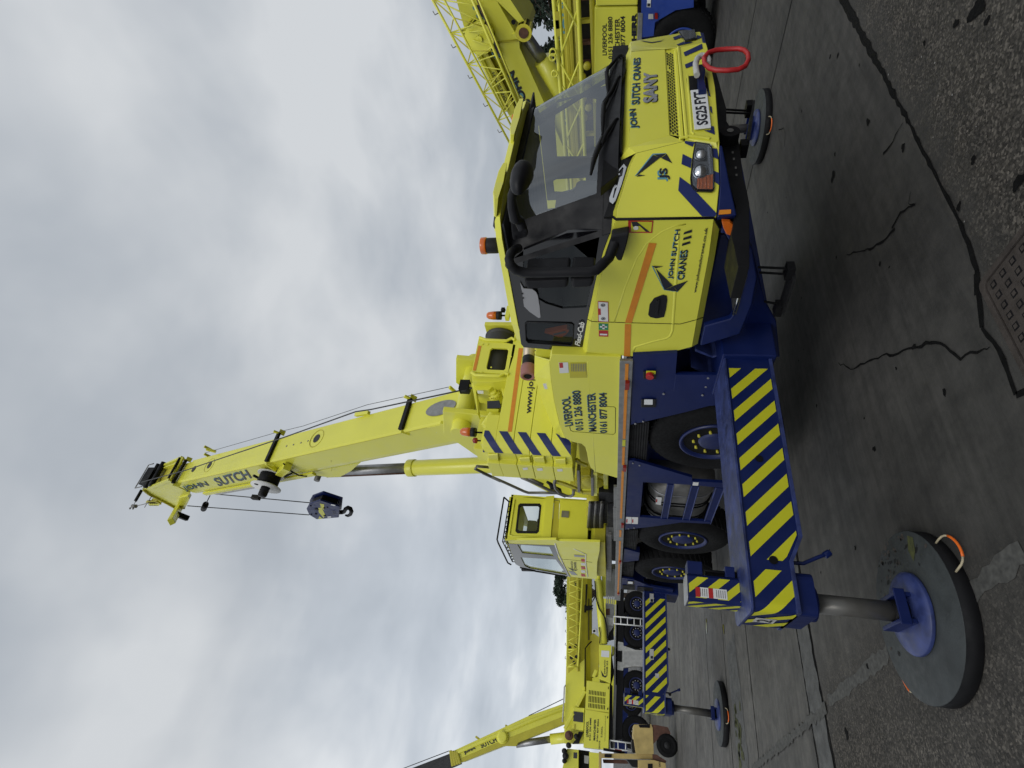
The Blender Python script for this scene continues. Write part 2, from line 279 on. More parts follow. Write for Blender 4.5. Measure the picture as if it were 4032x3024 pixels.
class MB:
    def __init__(self): self.v = []; self.f = []; self.m = []; self.s = []; self.mats = []
    def mi(self, mat):
        if mat not in self.mats: self.mats.append(mat)
        return self.mats.index(mat)
    def add(self, vs, fs, mat, smooth=False):
        o = len(self.v); i = self.mi(mat)
        self.v += [tuple(v) for v in vs]
        for q in fs:
            self.f.append(tuple(o+k for k in q)); self.m.append(i); self.s.append(smooth)
        return self
    def sheet(self, pts, mat):
        pts = [Vector(p) for p in pts]
        if len(pts) <= 4: return self.add(pts, [tuple(range(len(pts)))], mat)
        return self.add(pts, tessellate_polygon([pts]), mat)
    def prism(self, pts, vec, mat, holes=()):
        loops = [[Vector(p) for p in pts]]+[[Vector(p) for p in h] for h in holes]
        vec = Vector(vec); flat = [p for l in loops for p in l]; n = len(flat)
        tr = tessellate_polygon(loops)
        vs = flat+[p+vec for p in flat]
        fs = [tuple(t) for t in tr]+[tuple(i+n for i in reversed(t)) for t in tr]
        o = 0
        for l in loops:
            k = len(l)
            for i in range(k):
                a, b2 = o+i, o+(i+1) % k
                fs.append((a, b2, b2+n, a+n))
            o += k
        return self.add(vs, fs, mat)
    def box(self, lo, hi, mat):
        x0, y0, z0 = lo; x1, y1, z1 = hi
        vs = [(x0,y0,z0),(x1,y0,z0),(x1,y1,z0),(x0,y1,z0),(x0,y0,z1),(x1,y0,z1),(x1,y1,z1),(x0,y1,z1)]
        return self.add(vs, [(0,3,2,1),(4,5,6,7),(0,1,5,4),(1,2,6,5),(2,3,7,6),(3,0,4,7)], mat)
    def bar(self, a, b, w, h, mat, up=(0,0,1)):
        a, b = Vector(a), Vector(b); d = (b-a).normalized(); up = Vector(up)
        if abs(d.dot(up)) > 0.98: up = Vector((1,0,0))
        s = d.cross(up).normalized(); u = s.cross(d)
        vs = [p+s*(w/2*i)+u*(h/2*j) for p in (a, b) for i, j in ((-1,-1),(1,-1),(1,1),(-1,1))]
        return self.add(vs, [(0,1,2,3),(7,6,5,4),(0,4,5,1),(1,5,6,2),(2,6,7,3),(3,7,4,0)], mat)
    def tube(self, path, r, mat, n=8, cap=True):
        path = [Vector(p) for p in path]; vs = []; fs = []
        t0 = (path[1]-path[0]).normalized()
        ref = Vector((0,0,1)) if abs(t0.z) < 0.9 else Vector((1,0,0))
        s = t0.cross(ref).normalized()
        for i, p in enumerate(path):
            t = (path[min(i+1, len(path)-1)]-path[max(i-1, 0)]).normalized()
            s = (s-t*s.dot(t)).normalized(); u = t.cross(s)
            rr = r[i] if isinstance(r, (list, tuple)) else r
            for k in range(n):
                a = 2*math.pi*k/n; vs.append(p+s*(rr*math.cos(a))+u*(rr*math.sin(a)))
        for i in range(len(path)-1):
            for k in range(n):
                fs.append((i*n+k, i*n+(k+1) % n, (i+1)*n+(k+1) % n, (i+1)*n+k))
        self.add(vs, fs, mat, True)
        if cap:
            o = len(self.v)-len(vs); i = self.mi(mat)
            self.f.append(tuple(o+k for k in reversed(range(n)))); self.m.append(i); self.s.append(False)
            self.f.append(tuple(o+len(vs)-n+k for k in range(n))); self.m.append(i); self.s.append(False)
        return self
    def cyl(self, a, b, r, mat, n=20, r2=None):
        return self.tube([a, b], [r, r if r2 is None else r2], mat, n)
    def lathe(self, c, axis, prof, mat, n=32):
        """prof: (radius, offset along the axis)"""
        c = Vector(c); ax = Vector(axis).normalized()
        ref = Vector((0,0,1)) if abs(ax.z) < 0.9 else Vector((1,0,0))
        s = ax.cross(ref).normalized(); u = ax.cross(s); vs = []; fs = []
        for r, h in prof:
            for k in range(n):
                a = 2*math.pi*k/n; vs.append(c+ax*h+s*(r*math.cos(a))+u*(r*math.sin(a)))
        for i in range(len(prof)-1):
            for k in range(n):
                fs.append((i*n+k, i*n+(k+1) % n, (i+1)*n+(k+1) % n, (i+1)*n+k))
        self.add(vs, fs, mat, True)
        o = len(self.v)-len(vs); i = self.mi(mat)
        for base, rv in ((0, True), (len(vs)-n, False)):
            q = [o+base+k for k in range(n)]
            self.f.append(tuple(reversed(q)) if rv else tuple(q)); self.m.append(i); self.s.append(False)
        return self
    def ring(self, c, axis, R_, r, mat, n=28, k=8, sy=1.0, e1=None):
        c = Vector(c); ax = Vector(axis).normalized()
        if e1 is None: e1 = ax.cross(Vector((0,0,1)) if abs(ax.z) < 0.9 else Vector((1,0,0))).normalized()
        else: e1 = Vector(e1).normalized()
        e2 = ax.cross(e1)
        path = [c+e1*(R_*math.cos(2*math.pi*i/n))+e2*(R_*math.sin(2*math.pi*i/n)*sy) for i in range(n+1)]
        return self.tube(path, r, mat, k, False)
    def text(self, s, bl, br, tl, mat, lift, weight=0.012, shadow=None, sh=(0, 0)):
        vs, fs = text_mesh(s, weight)
        bl, br, tl = Vector(bl), Vector(br), Vector(tl); lift = Vector(lift)
        ex, ey = br-bl, tl-bl
        if shadow is not None:
            off = ex.normalized()*sh[0]+ey.normalized()*sh[1]
            self.add([bl+ex*x+ey*y+off+lift*0.5 for x, y in vs], fs, shadow)
        return self.add([bl+ex*x+ey*y+lift for x, y in vs], fs, mat)
    def clusters(self, gap):
        n = len(self.v); par = list(range(n))
        def find(i):
            while par[i] != i: par[i] = par[par[i]]; i = par[i]
            return i
        for f in self.f:
            a = find(f[0])
            for k in f[1:]: par[find(k)] = a
        isl = {}
        for i in range(n): isl.setdefault(find(i), []).append(i)
        pv = np.array(self.v); keys = list(isl); lo = [pv[isl[k]].min(0)-gap/2 for k in keys]; hi = [pv[isl[k]].max(0)+gap/2 for k in keys]
        grp = list(range(len(keys)))
        def gf(i):
            while grp[i] != i: grp[i] = grp[grp[i]]; i = grp[i]
            return i
        for i in range(len(keys)):
            for j_ in range(i):
                if (lo[i] <= hi[j_]).all() and (lo[j_] <= hi[i]).all(): grp[gf(i)] = gf(j_)
        where = {}
        for i, k in enumerate(keys):
            for v in isl[k]: where[v] = gf(i)
        out = {}
        for f, m_, s_ in zip(self.f, self.m, self.s): out.setdefault(where[f[0]], []).append((f, m_, s_))
        return list(out.values())
    def build(self, name, parent=None, bevel=0.0, seg=2, fixn=True):
        gap = SPLIT.get(name)
        if gap is not None and parent is not None:
            cl = self.clusters(gap)
            if len(cl) > 1:
                first = None
                for fs in cl:
                    sub_ = MB(); idx = {}
                    for f, m_, s_ in fs:
                        for k in f:
                            if k not in idx: idx[k] = len(sub_.v); sub_.v.append(self.v[k])
                        sub_.f.append(tuple(idx[k] for k in f)); sub_.m.append(sub_.mi(self.mats[m_])); sub_.s.append(s_)
                    o_ = sub_._build(name, parent, bevel, seg, fixn); first = first or o_
                return first
        return self._build(name, parent, bevel, seg, fixn)
    def _build(self, name, parent=None, bevel=0.0, seg=2, fixn=True):
        me = bpy.data.meshes.new(name); me.from_pydata(self.v, [], self.f)
        for mname in self.mats: me.materials.append(M[mname])
        me.polygons.foreach_set('material_index', self.m); me.polygons.foreach_set('use_smooth', self.s)
        off = Vector((0,0,0)); q = parent
        while q is not None: off += Vector(q.location); q = q.parent
        if off.length > 0: me.transform(Matrix.Translation(-off))
        if fixn:
            bm = bmesh.new(); bm.from_mesh(me); bmesh.ops.recalc_face_normals(bm, faces=bm.faces); bm.to_mesh(me); bm.free()
        me.update()
        ob = bpy.data.objects.new(name, me); COL.objects.link(ob)
        if parent is not None: ob.parent = parent
        if bevel > 0:
            md = ob.modifiers.new('bevel', 'BEVEL'); md.width = bevel; md.segments = seg; md.limit_method = 'ANGLE'; md.angle_limit = math.radians(35)
            md.harden_normals = False
        return ob
def tag(o, label=None, cat=None, group=None, kind=None):
    if label: o['label'] = label
    if cat: o['category'] = cat
    if group: o['group'] = group
    if kind: o['kind'] = kind
    return o
def empty(name, loc, label, cat, group=None):
    o = bpy.data.objects.new(name, None); COL.objects.link(o); o.location = loc; o.empty_display_size = 0.3
    return tag(o, label, cat, group)
def copy_tree(o, parent=None):
    c = o.copy(); COL.objects.link(c)
    if parent is not None: c.parent = parent
    for ch in list(o.children): copy_tree(ch, c)
    return c
def clip_half(poly, a, b, c):
    """keep a*x+b*y<=c"""
    out = []
    for i in range(len(poly)):
        p, q = poly[i], poly[(i+1) % len(poly)]
        fp, fq = a*p[0]+b*p[1]-c, a*q[0]+b*q[1]-c
        if fp <= 0: out.append(p)
        if (fp < 0 < fq) or (fq < 0 < fp):
            t = fp/(fp-fq); out.append((p[0]+(q[0]-p[0])*t, p[1]+(q[1]-p[1])*t))
    return out
def stripes(poly, slope, period, duty, phase):
    """diagonal bands of a 2-D polygon: bands of s = x + slope*y"""
    ss = [x+slope*y for x, y in poly]; k0 = math.floor((min(ss)-phase)/period)-1; res = []
    k = k0
    while phase+k*period < max(ss):
        lo = phase+k*period; hi = lo+period*duty
        q = clip_half(clip_half(poly, 1, slope, hi), -1, -slope, -lo)
        if len(q) >= 3: res.append(q)
        k += 1
    return res
def rrect(c, ex, ey, hx, hy, r, n=4):
    """rounded rectangle loop in the plane of unit vectors ex, ey"""
    c = Vector(c); ex = Vector(ex); ey = Vector(ey); out = []
    for sx, sy, a0 in ((1,1,0),(-1,1,90),(-1,-1,180),(1,-1,270)):
        for i in range(n+1):
            a = math.radians(a0+90*i/n)
            out.append(c+ex*(sx*(hx-r)+r*math.cos(a))+ey*(sy*(hy-r)+r*math.sin(a)))
    return out
def quadmap(q, u, v):
    a, b, c, d = q     # bl br tr tl
    return a*((1-u)*(1-v))+b*(u*(1-v))+c*(u*v)+d*((1-u)*v)
def inset_loop(loop, f):
    c = sum((Vector(p) for p in loop), Vector((0,0,0)))/len(loop)
    return [c+(Vector(p)-c)*f for p in loop]
def wheel(name, c, axis, r, w, parent, rim_mat='rim_blue', hub=0.10, nuts='yellow_worn_shade'):
    """tyre mesh + rim sub-part; axis points outwards, c is the centre of the outer face"""
    ax = Vector(axis).normalized(); t = MB()
    sh = [(r*0.50,-0.02),(r*0.56,0.0),(r*0.66,0.018),(r*0.78,0.02),(r*0.88,0.004),(r*0.94,-0.02),(r*0.985,-0.055),(r*0.99,-w+0.055),(r*0.93,-w+0.02),(r*0.75,-w),(r*0.5,-w+0.02)]
    t.lathe(c, ax, sh, 'rubber', 56)
    # shoulder lugs
    ref = Vector((0,0,1)); s = ax.cross(ref).normalized(); u = ax.cross(s)
    for k in range(44):
        a = 2*math.pi*k/44; rd = s*math.cos(a)+u*math.sin(a); tg = -s*math.sin(a)+u*math.cos(a)
        for side in (0, 1):
            base = Vector(c)-ax*(0.05+side*(w*0.5)); end = Vector(c)-ax*(w*0.47+side*(w*0.46))
            q = tg*(0.028+0.0*side); sk = tg*0.05*(1 if side == 0 else -1)
            p = [base+rd*(r*0.965)-q, base+rd*(r*0.965)+q, base+rd*r+q*0.8, base+rd*r-q*0.8,
                 end+rd*(r*0.965)-q+sk, end+rd*(r*0.965)+q+sk, end+rd*r+q*0.8+sk, end+rd*r-q*0.8+sk]
            t.add(p, [(0,1,2,3),(7,6,5,4),(0,4,5,1),(1,5,6,2),(2,6,7,3),(3,7,4,0)], 'rubber')
    tyre = t.build(name, parent)
    m = MB()
    R2 = r*0.52
    m.lathe(c, ax, [(R2,-0.03),(R2,0.008),(R2*0.95,0.012),(R2*0.89,-0.008),(R2*0.84,-0.038),(R2*0.74,-0.040),(R2*0.70,-0.030),(R2*0.46,-0.030),(R2*0.43,-0.055+hub),(R2*0.36,-0.045+hub),(0.001,-0.045+hub)], rim_mat, 40)
    for k in range(10):
        a = 2*math.pi*(k+0.5)/10; rd = s*math.cos(a)+u*math.sin(a); cc = Vector(c)+rd*(R2*0.585)
        m.cyl(cc-ax*0.035, cc+ax*0.006, R2*0.042, nuts, 6)
    m.build('rim', tyre)
    return tyre
# ================================================================== SETTING
def strip(mb, pts, w, mat, z=0.004, jag=0.0):
    """a flat band along a ground polyline, with uneven edges"""
    pts = [Vector((p[0], p[1], z)) for p in pts]
    fine = []
    for a, b in zip(pts, pts[1:]):
        n = max(1, int((b-a).length/0.06)) if jag else 1
        fine += [a.lerp(b, i/n) for i in range(n)]
    fine.append(pts[-1]); L_, R_ = [], []
    for i, p in enumerate(fine):
        t = (fine[min(i+1, len(fine)-1)]-fine[max(i-1, 0)]).normalized(); s = Vector((-t.y, t.x, 0))
        ww = w if not isinstance(w, (list, tuple)) else w[0]+(w[1]-w[0])*i/max(1, len(fine)-1)
        L_.append(p+s*(ww/2+random.uniform(-jag, jag))); R_.append(p-s*(ww/2+random.uniform(-jag, jag)))
    o = L_+R_; n = len(L_)
    mb.add(o, [(i, i+1, n+i+1, n+i) for i in range(n-1)], mat)
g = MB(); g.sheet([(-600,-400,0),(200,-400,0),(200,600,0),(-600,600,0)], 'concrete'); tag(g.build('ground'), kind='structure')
j = MB()
strip(j, [(-2.2,14.0),(-2.2,6.0)], 0.11, 'asphalt_fill', jag=0.03)
strip(j, [(-2.2,6.0),(-2.2,5.3),(-2.2,3.8)], [0.09,0.032], 'asphalt_fill', jag=0.012)
strip(j, [(-2.2,3.8),(-2.22,2.72),(-2.26,2.42),(-2.33,2.27),(-2.40,2.13)], [0.028,0.036], 'asphalt_fill', jag=0.008)
strip(j, [(-2.40,2.13),(-2.36,1.95),(-2.39,1.70)], 0.030, 'asphalt_fill', jag=0.006)
strip(j, [(-2.39,1.70),(-2.28,1.66),(-2.1,1.62)], 0.028, 'asphalt_fill', jag=0.008)
strip(j, [(-2.27,2.40),(-2.33,2.30)], 0.05, 'asphalt_fill', z=0.005, jag=0.01)
# joints of the yard slabs
for x in (-8.6, -10.4, -12.3, -14.6, -17.5, -21, -26): strip(j, [(x,-8),(x,22)], 0.022, 'asphalt_fill', jag=0.004)
for y in (7.6, 9.7): strip(j, [(-2.3,y),(-30,y)], 0.02, 'asphalt_fill', jag=0.004)
strip(j, [(-5.78,-3.0),(-5.80,0.3),(-5.86,1.1),(-5.86,3.4),(-5.86,9)], 0.035, 'asphalt_fill', jag=0.008)
strip(j, [(-6.22,-3.0),(-6.24,0.3),(-6.27,2.2)], 0.03, 'asphalt_fill', jag=0.008)
tag(j.build('ground_joints', fixn=False), kind='structure')
k_ = MB(); strip(k_, [(-6.0,-4.0),(-6.0,0.3),(-6.06,1.3),(-6.06,2.4)], 0.36, 'concrete_pale', z=0.008, jag=0.02)
strip(k_, [(-9.55,-4),(-9.6,0.1),(-9.7,1.1),(-9.8,1.9)], 0.75, 'concrete_pale', z=0.004, jag=0.03)
tag(k_.build('gutter_strip', fixn=False), kind='structure')
q = MB()
for a, b in ((('K:1228,400'),('K:915,650')), (('K:440,985'),('K:95,1275'))):
    strip(q, [P(a, Z=0), P(b, Z=0)], 0.10, 'line_paint', jag=0.022)
strip(q, [(-5.75,0.66),(-7.2,0.45),(-9.0,0.2)], 0.09, 'line_paint', jag=0.022, z=0.0125)
tag(q.build('painted_line', fixn=False), kind='structure')
ck_ = MB()
def crack(fr, pts, w):
    pp = PP(fr, pts, Z=0); out = [pp[0]]
    for a, b in zip(pp, pp[1:]):
        n = max(2, int((b-a).length/0.05)); s = Vector((-(b-a).y, (b-a).x, 0)).normalized()
        for i in range(1, n): out.append(a.lerp(b, i/n)+s*random.uniform(-0.012, 0.012))
        out.append(b)
    strip(ck_, out, w, 'asphalt_fill', z=0.0045, jag=0.004)
crack('J', '190,975 300,1020 380,980 480,945 540,905 590,920 700,870 860,830', [0.006,0.02])
crack('J', '860,830 970,850 1080,950 1150,900 1250,870 1290,860', [0.02,0.008])
crack('J', '600,0 540,70 420,150 300,170 250,190', [0.02,0.006])
crack('I', '750,1485 700,1500 640,1545 580,1659', [0.012,0.02])
crack('I', '715,1390 700,1480 740,1485', [0.006,0.012])
crack('I', '660,890 605,980 565,1060 515,1115', [0.006,0.02])
crack('E', '870,1210 915,1190 930,1250 925,1370', [0.01,0.006])
tag(ck_.build('ground_cracks', fixn=False), kind='structure')
st_ = MB()
def blot(c, r, mat, z=0.0042, n=18, asp=1.0):
    c = Vector(c); ph = [random.uniform(0, 6.28) for _ in range(4)]
    ring_ = []
    for i in range(n):
        a = 2*math.pi*i/n; rr = r*(1+0.25*math.sin(2*a+ph[0])+0.18*math.sin(3*a+ph[1])+0.12*math.sin(5*a+ph[2]))
        ring_.append((c.x+rr*math.cos(a)*asp, c.y+rr*math.sin(a), z))
    st_.add(ring_+[(c.x, c.y, z)], [(i, (i+1) % n, n) for i in range(n)], mat)
for s, r in (('I:1200,60',0.085),('I:1045,170',0.035),('I:1270,150',0.03),('I:1500,1320',0.05),('I:405,885',0.04),('I:660,1070',0.035),('I:150,1280',0.06),('I:1065,1500',0.03),
             ('J:450,1600',0.03),('J:610,1015',0.015),('J:560,280',0.012),('K:250,380',0.02),('K:200,1460',0.05),('I:815,310',0.02),('I:1170,1160',0.03)):
    blot(P(s, Z=0), r*0.72, 'asphalt_fill')
for s, r, a in (('G:380,1590',0.13,0.5),('G:520,1610',0.10,0.4),('e:1480,1500',0.2,0.4)): blot(P(s, Z=0), r, 'wet', z=0.0095, asp=a)
for _ in range(26):
    blot((random.uniform(-9.95,-9.45), random.uniform(-0.6,1.0), 0), random.uniform(0.03,0.09), 'moss', z=0.009)
for _ in range(30):
    blot((random.uniform(-2.2,-0.9), random.uniform(0.6,4.6), 0), random.uniform(0.0035,0.008), 'concrete_chip', z=0.0046, n=6)
for _ in range(22):
    blot((random.uniform(-5.5,-2.3), random.uniform(0.2,7.0), 0), random.uniform(0.008,0.022), 'asphalt_fill', z=0.0043, n=7)
tag(st_.build('ground_stains', fixn=False), kind='structure')
# manhole cover
mh0 = P('J:1240,400', Z=0); mh1 = P('J:1490,935', Z=0)
mh = empty('manhole_cover', (-1.95, 1.98, 0), 'rusty cast iron manhole cover with square studs set in the concrete', 'manhole cover')
mb = MB(); mb.prism(rrect((-1.93,2.0,0.001),(1,0,0),(0,1,0),0.36,0.33,0.045), (0,0,0.016), 'cast_iron', holes=[rrect((-1.93,2.0,0.001),(1,0,0),(0,1,0),0.328,0.298,0.04)])
mb.build('frame', mh, 0.003)
mb = MB(); mb.prism(rrect((-1.93,2.0,0.001),(1,0,0),(0,1,0),0.320,0.290,0.035), (0,0,0.010), 'cast_iron')
for ix in range(8):
    for iy in range(8):
        x = -1.93+(ix-3.5)*0.078; y = 2.0+(iy-3.5)*0.070
        if (ix, iy) in ((2,3),): mb.box((x-0.03,y-0.012,0.011),(x+0.03,y+0.012,0.0125),'black_paint'); continue
        mb.box((x-0.019,y-0.019,0.0105),(x+0.019,y+0.019,0.0125),'black_paint'); mb.box((x-0.011,y-0.011,0.0126),(x+0.011,y+0.011,0.0145),'cast_iron')
mb.build('lid', mh, 0.003)
# ================================================================== OUTRIGGER PADS
hp_ = P('P:690,230',Z=0.05); HA1 = math.degrees(math.atan2(hp_.y-0.985,hp_.x+3.68))-55
def make_pad(r=0.48, h=0.088):
    root = empty('outrigger_pad', (0,0,0), '', 'pad', 'round pads under the outriggers')
    mb = MB(); mb.lathe((0,0,0), (0,0,1), [(r-0.006,0),(r,0.006),(r,h-0.003)], 'pad_edge_shade', 72); mb.lathe((0,0,0), (0,0,1), [(r,h-0.003),(r-0.004,h),(0.001,h)], 'pad_plastic', 72); mb.build('disc', root)
    for a0 in (HA1, HA1+185):
        hb = MB(); a = math.radians(a0); ux = Vector((math.cos(a), math.sin(a), 0)); uy = Vector((-ux.y, ux.x, 0))
        pa = ux*(r-0.01)-uy*0.11+Vector((0,0,0.05)); pb = ux*(r-0.01)+uy*0.11+Vector((0,0,0.05))
        arcp = [ux*(r-0.012+0.105*math.sin(math.pi*i/14)**0.8)+uy*(-0.125*math.cos(math.pi*i/14)*(1-0.15*abs(math.cos(math.pi*i/14))**6))+Vector((0,0,0.05-0.028*math.sin(math.pi*i/14))) for i in range(15)]
        path = [pa, ux*(r+0.05)-uy*0.125+Vector((0,0,0.05)), ux*(r+0.085)-uy*0.09+Vector((0,0,0.035)), ux*(r+0.095)+Vector((0,0,0.025)), ux*(r+0.085)+uy*0.09+Vector((0,0,0.035)), ux*(r+0.05)+uy*0.125+Vector((0,0,0.05)), pb]
        hb.tube(arcp[:5], 0.006, 'handle_rope', 6); hb.tube(arcp[4:11], 0.0075, 'orange', 8); hb.tube(arcp[10:], 0.006, 'handle_rope', 6)
        hb.build('handle', root)
    return root
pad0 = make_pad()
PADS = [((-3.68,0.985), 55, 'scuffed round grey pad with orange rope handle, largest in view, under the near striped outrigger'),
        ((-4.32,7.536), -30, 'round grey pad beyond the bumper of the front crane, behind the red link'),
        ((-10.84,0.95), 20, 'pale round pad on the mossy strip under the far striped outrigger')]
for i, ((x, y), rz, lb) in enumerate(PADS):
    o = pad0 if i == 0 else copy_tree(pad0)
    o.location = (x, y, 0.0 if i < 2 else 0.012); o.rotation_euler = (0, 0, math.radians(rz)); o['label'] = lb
# broken, flaking surface and puddle on the nearest pad
fk = MB()
for _ in range(70):
    a = math.radians(random.gauss(95, 30)); rr = random.uniform(0.29, 0.468); c = Vector((math.cos(a)*rr, math.sin(a)*rr, 0.0895)); r = random.uniform(0.004, 0.02)
    n = 7; ph = random.uniform(0, 6.28); st1 = random.uniform(1, 3)
    fk.add([(c.x+r*math.cos(2*math.pi*i/n+ph)*random.uniform(0.5,1.2)*st1*0.6, c.y+r*math.sin(2*math.pi*i/n+ph)*random.uniform(0.5,1.2), c.z) for i in range(n)], [tuple(range(n))], 'black_paint' if random.random() < 0.5 else 'cast_iron')
fo = fk.build('flaked_surface', None, fixn=False); fo['kind'] = 'stuff'; fo.parent = pad0; fa_ = P('P:230,310',Z=0.09); fo.rotation_euler = (0,0,math.atan2(fa_.y-0.985,fa_.x+3.68)-math.radians(95+55))
pu = MB(); pu.add([(0.02,0.36,0.0905),(0.07,0.30,0.0905),(0.10,0.36,0.0905),(0.09,0.44,0.0905),(0.03,0.45,0.0905)], [(0,1,2,3,4)], 'moss')
po = pu.build('puddle', None, fixn=False); po.parent = pad0; fb_ = P('P:395,200',Z=0.09); po.rotation_euler = (0,0,math.atan2(fb_.y-0.985,fb_.x+3.68)-math.radians(80+55))
# ================================================================== THE FRONT CRANE
crane = empty('mobile_crane', (-7.3, 4.05, 0), 'yellow and blue three axle crane nearest the camera, standing on its outriggers with boom raised', 'mobile crane', 'cranes in the yard')
SY = 2.75                                  # plane of the carrier's near side
# ---- carrier frame, skirts, deck
mb = MB()
mb.box((-11.35,3.35,0.95),(-3.5,4.75,1.78),'blue')
mb.box((-3.5,3.3,1.02),(-2.9,4.6,1.3),'black_paint')
mb.box((-11.6,3.0,1.25),(-11.3,5.1,1.76),'blue')
IN = (0, 0.035, 0)
mb.prism(PP('r','305,60 275,970 530,915 1000,805 1300,725 1520,712 1520,322 862,318 885,30',Y=SY), IN, 'blue')
mb.prism(PP('r','864,318 1430,322 1440,548 836,540',Y=SY-0.012), (0,0.02,0), 'blue')
mb.prism(PP('r','247,1440 330,1440 470,1480 840,1590 1080,1660',Y=SY)+PP('s','1150,48 1140,98 505,62 485,300 462,517 740,540 1385,580 1385,606 1000,588 640,642 268,682',Y=SY), IN, 'blue')
mb.prism(PP('s','1140,98 1150,48 1600,75 1575,140',Y=SY), IN, 'blue')
mb.prism(PP('s','228,1310 380,1335 600,1420 900,1470 880,1530 700,1520 215,1420',Y=SY), IN, 'blue')
for z in (PP('s','235,1405 395,1410 395,1470 232,1465',Y=SY-0.01), PP('s','430,1425 630,1445 630,1505 425,1485',Y=SY-0.01)): mb.sheet(z, 'black_paint')
# guard bars across the fuel tank
for a, b in (('828,90 905,98','740,540 822,548'),('1140,112 1235,122','1020,560 1108,568'),('1460,135 1565,150','1305,580 1385,605')):
    t0 = PP('s', a, Y=SY+0.01); t1 = PP('s', b, Y=SY+0.01)
    mb.prism([t0[0], t0[1], t1[1], t1[0]], (0,0.05,0), 'blue')
    for u, v in zip(t0, t1): mb.tube([u, v], 0.008, 'blue_scuffed', 6)
# bolts and lamps on the skirt
for s in ('r:1287,352','r:1258,468','r:1215,577','r:708,560','r:338,950','r:440,922','r:306,1468','r:393,1497','s:315,665','s:388,655'):
    c = P(s, Y=SY-0.004); mb.cyl(c, c+Vector((0,-0.012,0)), 0.011, 'steel', 8)
for fr, pts in (('r','440,265 605,265 605,362 440,358'),('r','415,630 605,630 600,732 412,730'),('s','300,1350 385,1355 380,1395 295,1390')): mb.prism(PP(fr,pts,Y=SY-0.004), (0,-0.012,0), 'black_gloss')
mb.prism(PP('r','455,638 565,638 565,702 452,702',Y=SY-0.017), (0,-0.006,0), 'plate_white')
mb.prism(PP('r','480,262 605,265 602,302 478,300',Y=SY-0.017), (0,-0.008,0), 'yellow_decal')
c = P('r:527,305', Y=SY-0.02); mb.cyl(c, c+Vector((0,-0.04,0)), 0.033, 'red', 14)
mb.prism(PP('s','310,1358 370,1362 368,1388 308,1385',Y=SY-0.017), (0,-0.004,0), 'plate_white')
mb.build('carrier_frame', crane, 0.008)
for fr, pts in (('r','262,972 520,935 475,1478 245,1440'),('s','262,685 440,690 412,960 245,925'),('s','235,1110 392,1105 372,1325 228,1305')):
    mb = MB(); q4 = PP(fr, pts, Y=SY+0.05); mb.prism(q4, (0,0.45,0), 'mudguard')
    for i in range(7):
        f0 = 0.08+i*0.13; a = q4[0].lerp(q4[1], f0); b = q4[3].lerp(q4[2], f0); mb.tube([a, b], 0.010, 'mudguard', 5)
    mb.build('mudguard', crane, 0.004)
mb = MB(); mb.prism(PP('s','258,930 462,985 445,1085 240,1110',Y=SY+0.02), (0,0.1,0), 'blue'); mb.build('frame_bracket', crane, 0.004)
# deck with its aluminium edge rail and reflective tape
mb = MB(); mb.box((-11.45,2.77,1.765),(-3.52,5.33,1.79),'checker_plate')
mb.box((-11.5,2.735,1.752),(-3.52,2.768,1.862),'aluminium'); mb.build('deck', crane, 0.004)
zt = [P('r:187,170',Y=2.73).z, P('r:270,170',Y=2.73).z]
mb = MB()
xs = [P(s, Y=2.73).x for s in ('r:187,170','r:187,395','r:180,510','r:165,1160','r:165,1260','r:155,1500','r:152,1570','s:230,540','s:212,690','s:200,780','s:195,830','s:185,1000','s:170,1540')]
for a, b in ((0,1),(2,3),(4,5),(6,7),(8,9),(10,11),(11,12)):
    mb.box((xs[b]+0.01,2.729,zt[1]+0.012),(xs[a]-0.01,2.7345,zt[0]-0.012),'orange_tape')
mb.box((xs[4]+0.02,2.728,zt[1]+0.01),(xs[3]-0.02,2.7345,zt[0]-0.01),'yellow_decal')
for s in ('r:232,450','r:196,1537','s:235,625','s:205,1105','s:182,1520'):
    p = P(s, Y=2.72); mb.box((p.x-0.05,2.70,p.z-0.018),(p.x+0.05,2.7345,p.z+0.018),'red_lens')
mb.build('reflective_tape', crane)
# stickers on the skirt
mb = MB()
for pts in ('282,515 355,517 352,605 278,603','360,518 440,520 436,610 357,606'):
    mb.sheet(PP('s',pts,Y=SY-0.003),'white')
mb.sheet(PP('s','284,545 302,546 300,590 282,588',Y=SY-0.005),'red_decal'); mb.sheet(PP('s','362,548 378,549 376,592 360,590',Y=SY-0.005),'red_decal')
mb.sheet(PP('s','1158,62 1232,66 1222,108 1150,104',Y=SY-0.003),'white')
mb.build('sticker', crane)
# fuel tank
mb = MB(); tx0, tx1 = P('s:640,80',Y=3.0).x, P('s:640,440',Y=3.0).x
zt0, zb0 = P('s:560,250',Y=2.95).z, P('s:1400,330',Y=2.95).z
cz, rz_ = (zt0+zb0)/2, (zt0-zb0)/2
prof = []
for x in (tx0, tx1):
    prof.append(rrect((x,3.18,cz),(0,1,0),(0,0,1),0.30,rz_,0.24,6))
n = len(prof[0]); mb.add(prof[0]+prof[1], [(i,(i+1)%n,n+(i+1)%n,n+i) for i in range(n)]+[tuple(range(n)),tuple(range(2*n-1,n-1,-1))], 'dull_steel', True)
for f in (0.06, 0.33, 0.42, 0.80, 0.94):
    x = tx0+(tx1-tx0)*f; lp = rrect((x,3.18,cz),(0,1,0),(0,0,1),0.306,rz_+0.006,0.246,6); mb.tube(lp+[lp[0]], 0.012, 'steel' if f in (0.06,0.94) else 'black_paint', 5, False)
mb.sheet(PP('s','672,255 750,262 738,362 668,350',Y=2.872),'white'); mb.sheet(PP('s','674,285 692,287 688,325 670,322',Y=2.869),'red_decal')
mb.build('fuel_tank', crane)
